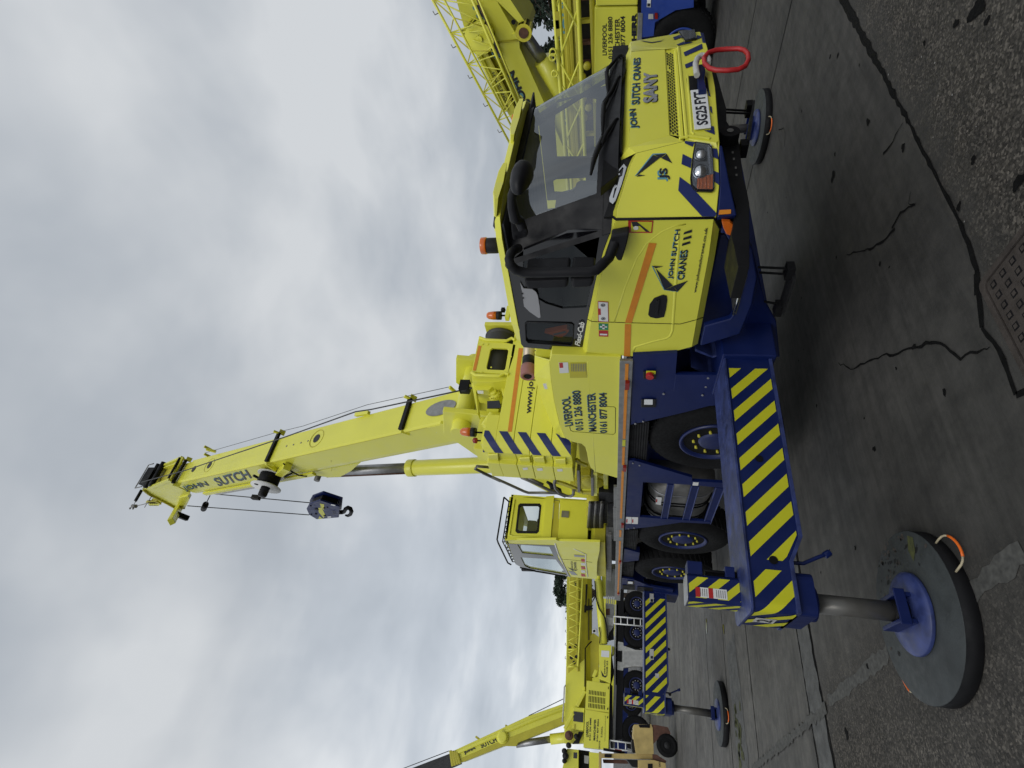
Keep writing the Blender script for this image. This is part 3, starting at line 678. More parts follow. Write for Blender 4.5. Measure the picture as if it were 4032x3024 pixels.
# wheels (near and far side)
for fr, hubp, topp in (('r','1290,1205','500,1235'),('s','1085,830','455,790'),('s','920,1255','400,1230')):
    c = P(fr+':'+hubp, Y=2.80); r = 0.655
    c.z = 0.905
    wheel('wheel', c, (0,-1,0), r, 0.40, crane, hub=0.05)
    wheel('wheel', (c.x, 5.30, c.z), (0,1,0), r, 0.40, crane)
for x in (-4.88,-7.85,-9.5):
    mb = MB(); mb.cyl((x,2.95,0.9),(x,5.15,0.9),0.11,'black_paint',12); mb.lathe((x,4.05,0.9),(1,0,0),[(0.05,-0.3),(0.26,-0.15),(0.26,0.15),(0.05,0.3)],'black_paint',16); mb.build('axle', crane)
# ---- outrigger beams
def striped_beam(front, topback, face_x, depth, pts_face, fr_face, yroot, n_str, name):
    pass
mb = MB(); FX = -3.45
top_in, top_out = P('N:0,0', X=FX), None
z1 = P('g:335,0',X=FX).z; z1e = P('g:450,1130',X=FX).z
face = [P('r:1500,95',X=FX)]+[P('g:'+q_,X=FX) for q_ in ('335,0','450,1130','478,1290')]
zt_ = 1.045; zb_ = P('g:940,0',X=FX).z
yk = P('g:1045,650',X=FX); yk2 = P('g:945,920',X=FX); ye = P('g:470,1390',X=FX).y; yi = 2.98
outl = [(FX,yi,zt_),(FX,ye+0.05,zt_),(FX,ye,zt_),(FX,ye,yk2.z),(FX,yk2.y,yk2.z),(FX,yk.y,yk.z),(FX,yi,zb_)]
def beam_box(fx, depth, ye, yi, zt_, zb_, yk, yk2, parent, num, name='outrigger_beam'):
    mb = MB(); r = 0.055
    # front plate, back plate, top and bottom
    out = [(yi,zt_),(ye+r,zt_),(ye+r,yk2[1]),(yk2[0],yk2[1]),(yk[0],yk[1]),(yi,zb_)]
    mb.prism([(fx,y,z) for y, z in out], (-depth,0,0), 'blue')
    # rounded nose
    nose = [(fx-r+r*math.cos(a), ye+r-r*math.sin(a)) for a in [math.radians(15*i) for i in range(0, 7)]]
    nose += [(fx-depth+r-r*math.sin(a), ye+r-r*math.cos(a)) for a in [math.radians(15*i) for i in range(0, 7)]]
    mb.prism([(x, y, yk2[1]) for x, y in nose]+[(fx-depth, ye+r+0.001, yk2[1]), (fx, ye+r+0.001, yk2[1])], (0,0,zt_-0.003-yk2[1]), 'blue')
    # top cap plate, scuffed
    mb.prism([(fx+0.012,yi,zt_)]+[(x+(0.012 if x > fx-depth/2 else -0.012), y-0.012, zt_) for x, y in nose]+[(fx-depth-0.012,yi,zt_)], (0,0,0.014), 'blue_scuffed')
    # bottom flange
    for (a, b) in (((yi,zb_),(yk[0],yk[1])),((yk[0],yk[1]),(yk2[0],yk2[1])),((yk2[0],yk2[1]),(ye,yk2[1]))):
        mb.add([(fx+0.014,a[0],a[1]),(fx+0.014,b[0],b[1]),(fx+0.014,b[0],b[1]+0.022),(fx+0.014,a[0],a[1]+0.022),(fx-depth,a[0],a[1]),(fx-depth,b[0],b[1]),(fx-depth,b[0],b[1]+0.022),(fx-depth,a[0],a[1]+0.022)],
               [(0,1,2,3),(7,6,5,4),(0,4,5,1),(3,2,6,7),(0,3,7,4),(1,5,6,2)], 'blue_scuffed')
    beam = mb.build(name, parent, 0.006)
    # warning stripes on the front plate
    s = MB(); per = 0.196; m_ = 0.016
    main = [(yi-0.05 if False else 2.63,zt_-m_),(ye+0.30,zt_-m_),(ye+0.30,yk2[1]+m_+0.02),(yk2[0]-0.02,yk2[1]+m_+0.02),(yk2[0]+0.03,yk2[1]+m_+0.014),(yk[0]+0.01,yk[1]+m_+0.014),(2.63,zb_+m_+0.014)]
    main = [(y, z) for y, z in main]
    for pl_ in stripes(main, 1.02, per, 0.47, 0.06): s.sheet([(fx+0.003,y,z) for y, z in pl_], 'yellow_decal')
    # stripes wrapping the nose: arc length parameter
    def nose_pt(t):
        if t < 0: return Vector((fx+0.003, ye+r-t, 0))
        L1 = r*math.pi/2
        if t < L1: a = t/r; return Vector((fx-r+(r+0.003)*math.cos(a), ye+r-(r+0.003)*math.sin(a), 0))
        t -= L1; L2 = depth-2*r
        if t < L2: return Vector((fx-r-t, ye-0.003, 0))
        return Vector((fx-depth+r-0.0, ye-0.003, 0))
    tmax = r*math.pi/2+depth-2*r-0.01; reg = [(-0.24+r,zt_-m_),(tmax,zt_-m_),(tmax,yk2[1]+m_),(-0.24+r,yk2[1]+m_)]
    cuts = [-0.24+r,0.0]+[r*math.pi/2*i/6 for i in range(1,7)]+[tmax]
    for pl_ in stripes(reg, -1.02, per, 0.47, 0.02):
        for a, b in zip(cuts, cuts[1:]):
            q_ = clip_half(clip_half(pl_, 1, 0, b), -1, 0, -a)
            if len(q_) >= 3: s.sheet([nose_pt(t)+Vector((0,0,z)) for t, z in q_], 'yellow_decal')
    c1 = Vector((fx-depth*0.5, ye-0.005, (zt_+yk2[1])/2+0.02))
    s.sheet([c1+Vector((dx_,0,dz_)) for dx_, dz_ in ((-0.055,-0.06),(0.055,-0.06),(0.055,0.06),(-0.055,0.06))], 'white_worn')
    s.text(num, c1+Vector((-0.03,-0.002,-0.04)), c1+Vector((0.03,-0.002,-0.04)), c1+Vector((-0.03,-0.002,0.045)), 'text_black', (0,-0.001,0))
    # holes, pins
    for y, z in ((1.93-0.985+ye-0.93+0.98, 0.90),(ye+0.30,0.90)): s.cyl((fx+0.004,y,z),(fx+0.006,y,z),0.026,'black_paint',16)
    s.build('warning_stripes', beam)
    # jack: housing, rod, blue foot
    jx, jy = fx-depth/2, ye+0.13
    jb = MB(); jb.prism(rrect((jx,jy,yk2[1]-0.105),(1,0,0),(0,1,0),depth*0.46,0.125,0.05), (0,0,0.102), 'blue'); jb.cyl((jx,jy,yk2[1]-0.15),(jx,jy,yk2[1]-0.10),0.11,'blue',24)
    jb.tube([(jx+0.12,ye+0.33,yk2[1]+0.02),(jx+0.13,ye+0.33,yk2[1]-0.09),(jx+0.14,ye+0.37,yk2[1]-0.17),(jx+0.145,ye+0.40,yk2[1]-0.235)],0.013,'blue',6)
    jb.cyl((jx+0.145,ye+0.385,yk2[1]-0.215),(jx+0.145,ye+0.41,yk2[1]-0.25),0.022,'blue',8)
    jb.build('jack_housing', beam, 0.006)
    jr = MB(); jr.cyl((jx,jy,0.185),(jx,jy,yk2[1]-0.12),0.058,'jack_rod',28); jr.build('jack_rod', beam)
    jf = MB(); jf.lathe((jx,jy,0.089),(0,0,1),[(0.225,0),(0.235,0.006),(0.235,0.026),(0.215,0.042),(0.14,0.052),(0.001,0.052)],'blue_scuffed',48)
    for sx in (-1, 1):
        jf.box((jx-0.13,jy+sx*0.075-0.012,0.139),(jx+0.13,jy+sx*0.075+0.012,0.225),'blue')
    jf.box((jx+0.133,jy-0.10,0.175),(jx+0.143,jy+0.10,0.235),'blue')
    jf.lathe((jx,jy,0.135),(0,0,1),[(0.085,0),(0.085,0.04),(0.06,0.075),(0.001,0.08)],'black_paint',20)
    jf.build('foot_plate', beam, 0.004)
    # striped column that stands on the beam end
    cb = MB(); cx_, cy_ = fx-depth*0.72, ye+0.16; zc0, zc1 = zt_+0.012, zt_+0.335
    sect = [(0.09,-0.115),(0.115,-0.09),(0.115,0.09),(0.09,0.115),(-0.09,0.115),(-0.115,0.09),(-0.115,-0.09),(-0.09,-0.115)]
    sect = [(x*0.8, y*0.75) for x, y in sect]
    cb.prism([(cx_+x,cy_+y,zc0) for x, y in sect], (0,0,zc1-zc0), 'blue')
    cb.prism([(cx_+x*1.02,cy_+y*1.02,zc1) for x, y in sect], (0,0,0.008), 'steel')
    cb.box((cx_-0.02,cy_+0.09,zc0),(cx_+0.03,cy_+0.14,zc0+0.20),'black_paint'); cb.box((cx_-0.05,cy_+0.088,zc1-0.10),(cx_+0.07,cy_+0.175,zc1-0.004),'blue'); cb.box((cx_-0.05,cy_+0.088,zc0+0.02),(cx_+0.07,cy_+0.16,zc0+0.08),'blue')
    cb.tube([(cx_+0.05,cy_+0.12,zc0+0.06),(cx_+0.055,cy_+0.125,zc1-0.09)],0.009,'black_paint',6)
    col = cb.build('jack_cylinder', beam, 0.008)
    cs = MB(); xf = cx_+0.0925
    reg = [(-0.066,zc0+0.004),(0.066,zc0+0.004),(0.066,zc1-0.006),(-0.066,zc1-0.006)]
    for pl_ in stripes(reg, 0.85, 0.115, 0.5, zc0*0.85): cs.sheet([(xf,cy_+y,z) for y, z in pl_], 'yellow_decal')
    reg = [(-0.07,zc0+0.004),(0.07,zc0+0.004),(0.07,zc1-0.006),(-0.07,zc1-0.006)]
    for pl_ in stripes(reg, 0.85, 0.115, 0.5, zc0*0.85+0.03): cs.sheet([(cx_+x,cy_-0.087,z) for x, z in pl_], 'yellow_decal')
    lz0 = zc0+0.085; lab = [(-0.062,lz0),(0.000,lz0),(0.000,lz0+0.19),(-0.062,lz0+0.19)]
    cs.sheet([(xf+0.002,cy_+y,z) for y, z in lab], 'white')
    for zz0 in (lz0+0.085, lz0+0.165): cs.sheet([(xf+0.003,cy_-0.062,zz0),(xf+0.003,cy_,zz0),(xf+0.003,cy_,zz0+0.028),(xf+0.003,cy_-0.062,zz0+0.028)],'red_decal')
    for i in range(5):
        for z0 in (lz0+0.01, lz0+0.122):
            if z0+i*0.012 > lz0+0.16: continue
            cs.sheet([(xf+0.003,cy_-0.055,z0+i*0.013),(xf+0.003,cy_-0.008,z0+i*0.013),(xf+0.003,cy_-0.008,z0+i*0.013+0.004),(xf+0.003,cy_-0.055,z0+i*0.013+0.004)],'dull_steel')
    cs.build('warning_label', col)
    return beam
beam_box(-3.45, 0.46, 0.855, 2.98, zt_, zb_, (yk.y,yk.z), (yk2.y,yk2.z), crane, '2')
# housing the beam slides in
mb = MB(); mb.box((-3.95,2.72,zb_-0.03),(-3.40,5.4,zt_+0.03),'blue'); mb.build('outrigger_box', crane, 0.01)
mb = MB(); mb.box((-11.15,2.72,0.70),(-10.55,5.4,1.13),'blue'); mb.build('outrigger_box', crane, 0.01)
b2 = -10.58
zt2 = P('e:1283,1400',X=b2).z; zb2 = P('e:1615,1400',X=b2).z; y2 = P('p:1575,620',X=b2); y1 = P('p:1628,485',X=b2)
beam_box(b2, 0.50, P('p:1290,860',X=b2).y+0.0, 2.98, zt2, zb2, (y1.y, zb2), (y2.y, y2.z), crane, '3')
# far side front outrigger, seen under the bumper
fb = MB(); fb.box((-4.55,5.4,0.72),(-4.09,7.72,1.045),'blue'); fbo = fb.build('outrigger_beam', crane, 0.01)
jr = MB(); jr.cyl((-4.32,7.536,0.185),(-4.32,7.536,0.72),0.058,'jack_rod',24); jr.build('jack_rod', fbo)
jf = MB(); jf.lathe((-4.32,7.536,0.089),(0,0,1),[(0.225,0),(0.235,0.006),(0.235,0.026),(0.215,0.042),(0.14,0.052),(0.001,0.052)],'blue_scuffed',40)
for sx_ in (-1, 1): jf.box((-4.45,7.536+sx_*0.075-0.012,0.139),(-4.19,7.536+sx_*0.075+0.012,0.225),'blue')
jf.build('foot_plate', fbo, 0.004)
mb = MB()
for pts in ('1352,345 1408,350 1408,470 1350,465','1350,1125 1408,1130 1408,1280 1350,1275','1430,1470 1485,1475 1485,1540 1428,1535'):
    mb.sheet(PP('e',pts,X=b2+0.008),'white_worn')
for pts in ('1365,425 1398,428 1398,465 1365,462','1365,1225 1398,1228 1398,1265 1365,1262'): mb.sheet(PP('e',pts,X=b2+0.011),'text_black')
# ladder stowed against the far beam, rail along its top
mb.build('sticker', crane)
# ================================================================== CAB OF THE FRONT CRANE
CYS = 2.78; CC = 3.88                      # near side plane and centre line of the cab
def mir(p): return Vector((p[0], 2*CC-p[1], p[2]))
A_, B_ = Vector((-1.92,3.2,0)), Vector((-2.14,CYS,0))
dirc = (B_-A_).normalized(); nrm = Vector((-dirc.y, dirc.x, 0));  nrm = nrm if nrm.x > 0 else -nrm
PLC = ((B_.x,B_.y,0), np.array(nrm)); nr2 = Vector((nrm.x,-nrm.y,0)); PLC2 = (tuple(mir(B_)), np.array(nr2))
OUT = nrm*0.004
def pc(s): return PP('c', s, pl=PLC)
FXC = -1.92
cab = MB()
# near door side, chamfered sill, bottom lip
side_in = PP('d','200,1288 262,880 385,310 470,-43 540,-330',Y=CYS)+PP('c','250,1037 1530,1020',Y=CYS)
low = PP('c','1530,1020',Y=CYS)+PP('d','1800,0 1640,855 1575,1215',Y=CYS)
rear = PP('d','1055,1352 700,1335 200,1288',Y=CYS)
cab.prism(side_in+low[1:]+rear[:-1], (0,0.03,0), 'yellow')
belt = PP('d','135,1283 210,850 325,310 421,-43 521,-312',Y=CYS+0.06)+PP('c','203,1005',Y=CYS+0.06)
for i in range(5): cab.sheet([side_in[i],side_in[i+1],belt[i+1],belt[i]],'yellow')
lip = PP('c','1600,1150',Y=CYS+0.05)+PP('d','1870,40 1720,830 1650,1170',Y=CYS+0.05)
for i in range(3): cab.sheet([low[i],low[i+1],lip[i+1],lip[i]],'yellow')
# corner panel (both sides) and front
corner = pc('510,175 440,335 260,900 250,1035 1560,1012 1600,600 1590,230 1570,110 1480,70 1140,20')
cab.prism(corner, -nrm*0.03, 'yellow')
A2, B2 = Vector((-1.92,4.56,0)), Vector((-2.02,4.95,0)); d2 = (B2-A2).normalized(); n2_ = Vector((d2.y,-d2.x,0)); PL2 = (tuple(A2), np.array(n2_))
far = PP('f','505,295 440,212 590,185 1100,98 1350,84 1385,232 1110,282 1062,290',pl=PL2); cab.prism(far, -n2_*0.03, 'yellow')
back = Vector((-0.05,0.035,0))
ch = [corner[0]+back, corner[1]+back, corner[2]+back, corner[3]+back]
ch = [p+Vector((0,0,0.022)) for p in ch]
for i in range(3):
    cab.sheet([corner[i],corner[i+1],ch[i+1],ch[i]],'yellow')
hood = PP('f','420,1590 450,340 890,310 950,1435',X=FXC)
cab.prism(hood, (-0.03,0,0), 'yellow')
htop = PP('f','335,1600 372,395',X=-2.0)
cab.sheet([hood[0],hood[1],htop[1],htop[0]],'yellow')
hc = [hood[0],hood[3],corner[9],corner[0]]; cab.sheet(hc,'yellow'); cab.sheet([hood[0],corner[0],P('c:282,285',X=-2.02),htop[0]],'yellow')
cab.sheet([hood[1],far[0],far[7],hood[2]],'yellow'); cab.sheet([hood[1],far[0],far[1],htop[1]],'yellow')
# grille frame, gap and bumper
gr = PP('f','893,312 1012,330 1085,1452 955,1430',X=FXC-0.012)
cab.sheet(gr,'yellow'); cab.sheet([hood[3],hood[2],gr[0],gr[3]],'yellow')
fr1 = PP('f','1012,318 1048,312 1140,1470 1085,1455',X=FXC); cab.prism(fr1,(-0.03,0,0),'yellow')
cab.sheet(PP('f','1040,305 1068,300 1168,1482 1130,1482',X=FXC-0.035),'black_paint')
bump = PP('f','1066,285 1110,282 1385,225 1420,228 1445,290 1545,800 1600,1500 1560,1535 1175,1480',X=FXC+0.01)
cab.prism(bump,(-0.05,0,0),'yellow')
cab.sheet([bump[8],bump[7],corner[7],corner[9]],'yellow'); cab.sheet([bump[7],corner[7],corner[6],bump[6]],'yellow')
cab.tube([bump[8],bump[0]],0.012,'yellow',8); cab.tube(PP('f','1075,1480 1200,1450 1480,1480',X=FXC+0.012),0.012,'yellow',6)
cab.tube(PP('f','1185,660 1240,1400 1270,1430',X=FXC+0.008),0.010,'yellow',6)
# roof cap with two front lobes
rf = [(-2.16,2.88),(-2.09,3.2),(-2.07,3.88)]; rf = rf+[(-2.12,4.35),(-2.3,4.62)]
outline = [(-3.47,2.88),(-3.2,2.835),(-2.30,2.835)]+rf+[(-2.6,4.68),(-3.47,4.66)]
nR = len(outline); z0 = [2.682 if x > -2.4 else 2.70+0.0*(x) for x, y in outline]
def lerp(a,b,t): return a+(b-a)*t
z0 = [P('k:255,340',Y=2.84).z-0.005]*nR
low_r = [Vector((x,y,lerp(2.668,2.69,min(1,(-x-2.1)/1.2)))) for x, y in outline]
top_r = [Vector((lerp(x,-2.8,0.02),lerp(y,CC,0.03),lerp(2.715,2.752,min(1,(-x-2.1)/0.9)))) for x, y in outline]
cab.add(low_r+top_r, [(i,(i+1)%nR,nR+(i+1)%nR,nR+i) for i in range(nR)]+[tuple(range(nR)),tuple(range(2*nR-1,nR-1,-1))],'yellow')
for yc, hw in ((3.92,0.26),(3.10,0.2)):
    lob = [Vector((-2.04+0.02*abs(t), yc+hw*t, 2.66)) for t in (-1,-0.6,0,0.6,1)]; zt_l = [0.018,0.04,0.046,0.04,0.018]
    tp = [p+Vector((0.0,0,zt_l[i]+0.01)) for i, p in enumerate(lob)]; bk = [p+Vector((-0.28,0,zt_l[i]+0.055)) for i, p in enumerate(lob)]
    n = len(lob); cab.add(lob+tp+bk,[(i,i+1,n+i+1,n+i) for i in range(n-1)]+[(n+i,n+i+1,2*n+i+1,2*n+i) for i in range(n-1)]+[(0,n,2*n),(n-1,2*n-1,3*n-1)],'yellow')
# rear wall with two openings, far side
xr = -3.45

cab.prism([(xr,2.84,1.3),(xr,2*CC-2.84,1.3),(xr,4.72,2.68),(xr,2.88,2.68)],(-0.03,0,0),'dark_interior')
YF = 4.86
hole1 = PP('w','1260,945 875,948 850,600 880,375 1095,335 1270,360',Y=YF); hole2 = PP('w','848,1300 835,1185 870,1165 1165,1150 1168,1200 1090,1222 1030,1278 930,1302',Y=YF)
cab.prism([(-3.45,YF,2.0),(-2.30,YF,2.0),(-2.42,YF,2.5),(-2.52,YF,2.68),(-3.45,YF,2.68)],(0,0.03,0),'dark_interior',holes=[hole1,hole2])
cabo = cab.build('cab', crane, 0.006)
mb = MB()
fs = [mir(p) for p in ((-3.45,2.84,1.35),(-2.16,2.78,1.35),(-2.16,2.80,2.02),(-3.45,2.84,2.02))]; mb.prism(fs,(0,-0.03,0),'yellow'); mb.build('far_door', cabo)
mb = MB(); mb.box((-3.40,2.9,1.30),(-2.12,4.85,1.34),'dark_interior')
mb.box((-2.40,2.95,1.34),(-2.20,4.8,1.96),'dark_interior'); mb.box((-3.42,2.87,2.650),(-2.21,4.66,2.664),'dark_interior')
mb.build('interior_trim', cabo)
def seat(y):
    s = MB(); s.prism(rrect((-2.95,y,1.62),(1,0,0),(0,1,0),0.26,0.25,0.07),(0,0,0.13),'seat_fabric')
    s.prism(rrect((-3.18,y,2.02),(0,1,0),(0.14,0,1),0.24,0.32,0.08),(-0.11,0,0),'seat_fabric'); s.prism(rrect((-3.2,y,2.44),(0,1,0),(0.1,0,1),0.14,0.09,0.04),(-0.08,0,0),'seat_fabric')
    s.box((-3.1,y-0.15,1.34),(-2.8,y+0.15,1.62),'dark_interior'); s.build('seat', cabo, 0.01)
seat(3.28); seat(4.5)
mb = MB(); mb.ring((-2.38,3.3,1.98),(0.55,0,0.84),0.21,0.014,'black_plastic'); mb.tube([(-2.38,3.3,1.98),(-2.22,3.3,1.80)],0.03,'black_plastic')
mb.bar((-2.38,3.10,1.98),(-2.38,3.50,1.98),0.05,0.03,'black_plastic'); mb.build('steering_wheel', cabo)
# windscreen and its black surround lie on one curved surface
def xw(y, z): return -1.985-0.36*(z-2.05)-0.30*max(0.0, (abs(y-CC)-0.52)/0.5)**2
def wgrid(y0, y1, z0, z1, ny, nz, mat, off, mb):
    vs = []
    for j in range(nz+1):
        for i in range(ny+1):
            ya, yb = (y0, y1); y = ya+(yb-ya)*i/ny; z = z0(y)+(z1(y)-z0(y))*j/nz
            vs.append((xw(y,z)+off, y if y < CC else CC+(y-CC)*(1-0.34*max(0.0, z-2.0)), z))
    mb.add(vs,[(j*(ny+1)+i,j*(ny+1)+i+1,(j+1)*(ny+1)+i+1,(j+1)*(ny+1)+i) for j in range(nz) for i in range(ny)],mat,True)
zbot = lambda y: 2.035-0.03*(y-3); ztop = lambda y: 2.672
ws = MB(); wgrid(2.92, 4.90, zbot, ztop, 28, 6, 'windscreen', 0.0, ws); ws.build('windscreen', cabo, fixn=False)
fr_ = MB()
wgrid(2.825,3.02,lambda y:1.99,ztop,6,6,'black_plastic',0.012,fr_); wgrid(4.87,4.93,lambda y:1.99,ztop,6,6,'black_plastic',0.012,fr_)
wgrid(2.83,4.93,lambda y:2.615,lambda y:2.690,28,1,'black_plastic',0.010,fr_); wgrid(2.83,4.93,lambda y:1.90,zbot,28,1,'black_plastic',0.008,fr_)
# ridge from the pillar round to the side
wl_ = [Vector((xw(2.825,z)+0.012,2.825,z)) for z in (1.90,2.0,2.2,2.45,2.69)]
# black upper side with door window and rear quarter window
def sx(s): return P(s, Y=2.85)
dwin = [P('S:'+q_,Y=2.85) for q_ in ('2062,985','2195,931','2230,917','2366,905','2345,1040','2309,1210','2215,1215','2150,1195','2075,1150','2060,1060')]
rwin = PP('k','540,1300 560,1278 1060,1290 1085,1310 1075,1520 1050,1545 570,1510 545,1480',Y=2.85)
upper = [w_+Vector((0,0.02,0)) for w_ in (wl_[0],wl_[2],wl_[3],wl_[4])]
upper = [Vector((w_.x-0.0,2.85,w_.z)) for w_ in (wl_[0],wl_[1],wl_[2],wl_[3],wl_[4])]
upper += PP('k','262,345 330,640 400,1050 470,1380 490,1530 520,1567 1165,1625',Y=2.85)+PP('d','135,1285 210,852 325,312 421,-40 521,-310',Y=2.85)
fr_.prism(upper,(0,0.03,0),'black_gloss',holes=[dwin,rwin])
for a, b in zip(wl_, wl_[1:]): fr_.sheet([a,b,Vector((b.x,2.853,b.z)),Vector((a.x,2.853,a.z))],'black_plastic')
# sloping cowl below the glass and the side strip
cw = [Vector((-1.985,2.9,2.0)),Vector((-1.985,4.85,1.985)),Vector((-1.99,4.85,1.86)),Vector((-1.99,3.2,1.885)),Vector((-2.0,3.05,1.90))]
fr_.prism(cw,(-0.06,0,0),'black_plastic')
strip_ = PP('c','500,180 440,335 255,920 205,1003 90,1008 130,900 240,560 390,210',pl=((B_+back).to_tuple(), np.array(nrm)))
fr_.prism(strip_, -nrm*0.03, 'black_plastic')
fr_.build('window_surround', cabo, 0.003)
g_ = MB(); g_.sheet([p+Vector((0,0.012,0)) for p in dwin],'tinted_glass'); g_.build('door_window', cabo, fixn=False)
g_ = MB(); g_.sheet([p+Vector((0,0.012,0)) for p in rwin],'tinted_glass'); g_.tube([p+Vector((0,-0.004,0)) for p in rwin]+[rwin[0]+Vector((0,-0.004,0))],0.006,'black_plastic',6)
g_.build('rear_quarter_window', cabo, fixn=False)
mb = MB(); mb.prism(PP('k','480,835 505,960 525,1105 585,1165 690,1238 710,1228 700,1110 678,985 660,945 620,915 520,905',Y=2.838),(0,0.006,0),'grey_plate')
for s_ in ('k:505,960','k:515,1010'): c = P(s_,Y=2.835); mb.cyl(c,c+Vector((0,-0.004,0)),0.007,'black_paint',8)
mb.build('wind_deflector', cabo)
vest = MB(); vp = PP('k','755,1405 1005,1358 1032,1380 990,1430 930,1462 900,1450 850,1430',Y=2.93); vest.prism(vp,(0,0.05,0),'orange')
vest.prism(PP('k','850,1418 985,1385 1000,1400 870,1432',Y=2.925),(0,0.004,0),'dull_steel')
vo_ = vest.build('work_jacket', None, 0.008); tag(vo_,'orange work jacket hanging behind the small rear window of the front cab','jacket')
# chrome vent trim
mb = MB(); pv = ((B_+back+nrm*0.012).to_tuple(), np.array(nrm))
o1 = PP('c','352,328 388,372 322,600 247,800 208,852 165,818 165,768 212,640 268,430',pl=pv); i1 = PP('c','335,368 350,384 332,480 300,505 222,775 207,768 232,650 278,440',pl=pv)
mb.prism(o1, nrm*0.012,'chrome',holes=[i1]); mb.sheet([p-nrm*0.004 for p in i1],'black_gloss')
mb.bar(*PP('c','262,470 300,450',pl=pv),0.012,0.012,'chrome'); mb.bar(*PP('c','222,640 262,605',pl=pv),0.012,0.012,'chrome'); mb.build('vent_trim', cabo)
# wipers
def wp(pts): return PP('f',pts,X=-1.93)
for arm, bl in (('330,400 285,400 200,500 135,580','150,545 128,620 140,760 148,890'),('300,675 270,700 190,860 95,1010','140,960 90,1040 80,1200 72,1430'),('280,1225 240,1240 130,1400 60,1560','75,1450 20,1600 -40,1760 -80,1950')):
    mb = MB(); a = wp(arm); b = wp(bl)
    mb.tube(a,0.014,'black_paint',6); mb.cyl(a[0],a[0]+Vector((-0.05,0,0)),0.022,'black_paint',10); mb.tube(b,[0.012,0.018,0.018,0.008],'black_paint',6)
    mb.tube([a[1]+Vector((0,0.02,-0.02)),a[2]+Vector((0.0,0.06,-0.04)),b[2]],0.005,'black_paint',5); mb.build('wiper', cabo)
mb = MB(); mb.prism(PP('f','290,380 330,365 385,560 345,700 300,690',X=-1.96),(-0.04,0,0),'black_plastic'); mb.prism(PP('f','275,1230 320,1250 335,1660 300,1660 262,1400',X=-1.965),(-0.03,0,0),'black_plastic'); mb.build('wiper_cover', cabo, 0.008)
# grille mesh: dark hexagonal openings
mb = MB(); gq = [gr[3],gr[0],gr[1],gr[2]]
gq = [P('f:955,1418',X=FXC-0.008),P('f:905,352',X=FXC-0.008),P('f:995,350',X=FXC-0.008),P('f:1068,1445',X=FXC-0.008)]
bl_, br_, tr_, tl_ = gq[3],gq[2],gq[1],gq[0]
nu, nv = 27, 4
for j in range(nv):
    for i in range(nu):
        if (i, j) in ((20,3),(21,3),(20,2)) : continue
        u = (i+0.5+(0.5 if j % 2 else 0))/(nu+0.5); v = (j+0.5)/nv
        if u > 0.995: continue
        hx = []
        for k in range(6):
            a = math.radians(60*k); hx.append(quadmap((bl_,br_,tr_,tl_), u+0.40/nu*math.cos(a)*1.0, v+0.45/nv*math.sin(a)))
        mb.sheet(hx,'black_paint')
mb.build('grille', cabo, fixn=False)
# blue chevrons on the nose
mb = MB()
for s_ in ('1080,487 1062,668 1372,1006 1545,1008 1562,965 1312,702 1245,640 1218,590','1120,190 1104,322 1225,376 1240,250','1150,20 1146,50 1250,98 1272,48 1400,48','1500,112 1512,228 1588,262 1572,125','1524,408 1530,545 1603,604 1598,440'):
    pts = [p+OUT for p in pc(s_)]; mb.sheet(pts,'blue_decal')
for s_ in ('1132,352 1372,238 1385,300 1152,402','1148,510 1300,445 1330,500 1165,560','1450,855 1470,850 1485,930 1455,910','1475,1055 1500,1060 1512,1150 1485,1130','1490,1310 1530,1320 1542,1425 1400,1372 1490,1365'):
    mb.sheet(PP('f',s_,X=FXC+0.014),'blue_decal')
for s_ in ('995,160 1080,130 1105,165 1010,197','1040,258 1140,215 1260,228 1065,270','1300,188 1362,170 1366,150 1310,132'): mb.sheet([p+n2_*0.004 for p in PP('f',s_,pl=PL2)],'blue_decal')
mb.sheet([p+n2_*0.004 for p in PP('f','560,200 720,224 840,205 892,178 835,216 720,236 630,222',pl=PL2)],'text_black')
mb.build('nose_stripes', cabo, fixn=False)
mb = MB()   # cut-out behind the towing eye
mb.sheet(PP('f','1170,690 1200,662 1330,650 1342,835 1212,850 1185,820',X=FXC+0.013),'black_paint'); mb.sheet(PP('f','1412,655 1445,690 1472,880 1425,845',X=FXC+0.013),'black_paint')
mb.build('bumper_opening', cabo, fixn=False)
# number plate
mb = MB(); pq = PP('f','1222,860 1432,838 1490,1345 1275,1368',X=FXC+0.02)
mb.prism(pq,(0.008,0,0),'plate_white')
ex = lambda u, v: quadmap((pq[3]*1.0,pq[0]*1.0,pq[1]*1.0,pq[2]*1.0),u,v)
mb.build('number_plate', cabo, 0.003)
tx = MB()
bl, br, tl, trr = pq[2], pq[1], pq[3], pq[0]
def pt(u, v): return bl*((1-u)*(1-v))+br*(u*(1-v))+tl*((1-u)*v)+trr*(u*v)
tx.text('SG25', pt(0.07,0.15)+Vector((0.009,0,0)), pt(0.545,0.15)+Vector((0.009,0,0)), pt(0.07,0.85)+Vector((0.009,0,0)), 'text_black', (0.001,0,0), 0.03)
tx.text('FYT', pt(0.60,0.15)+Vector((0.009,0,0)), pt(0.93,0.15)+Vector((0.009,0,0)), pt(0.60,0.85)+Vector((0.009,0,0)), 'text_black', (0.001,0,0), 0.03)
tx.build('plate_lettering', cabo, fixn=False)
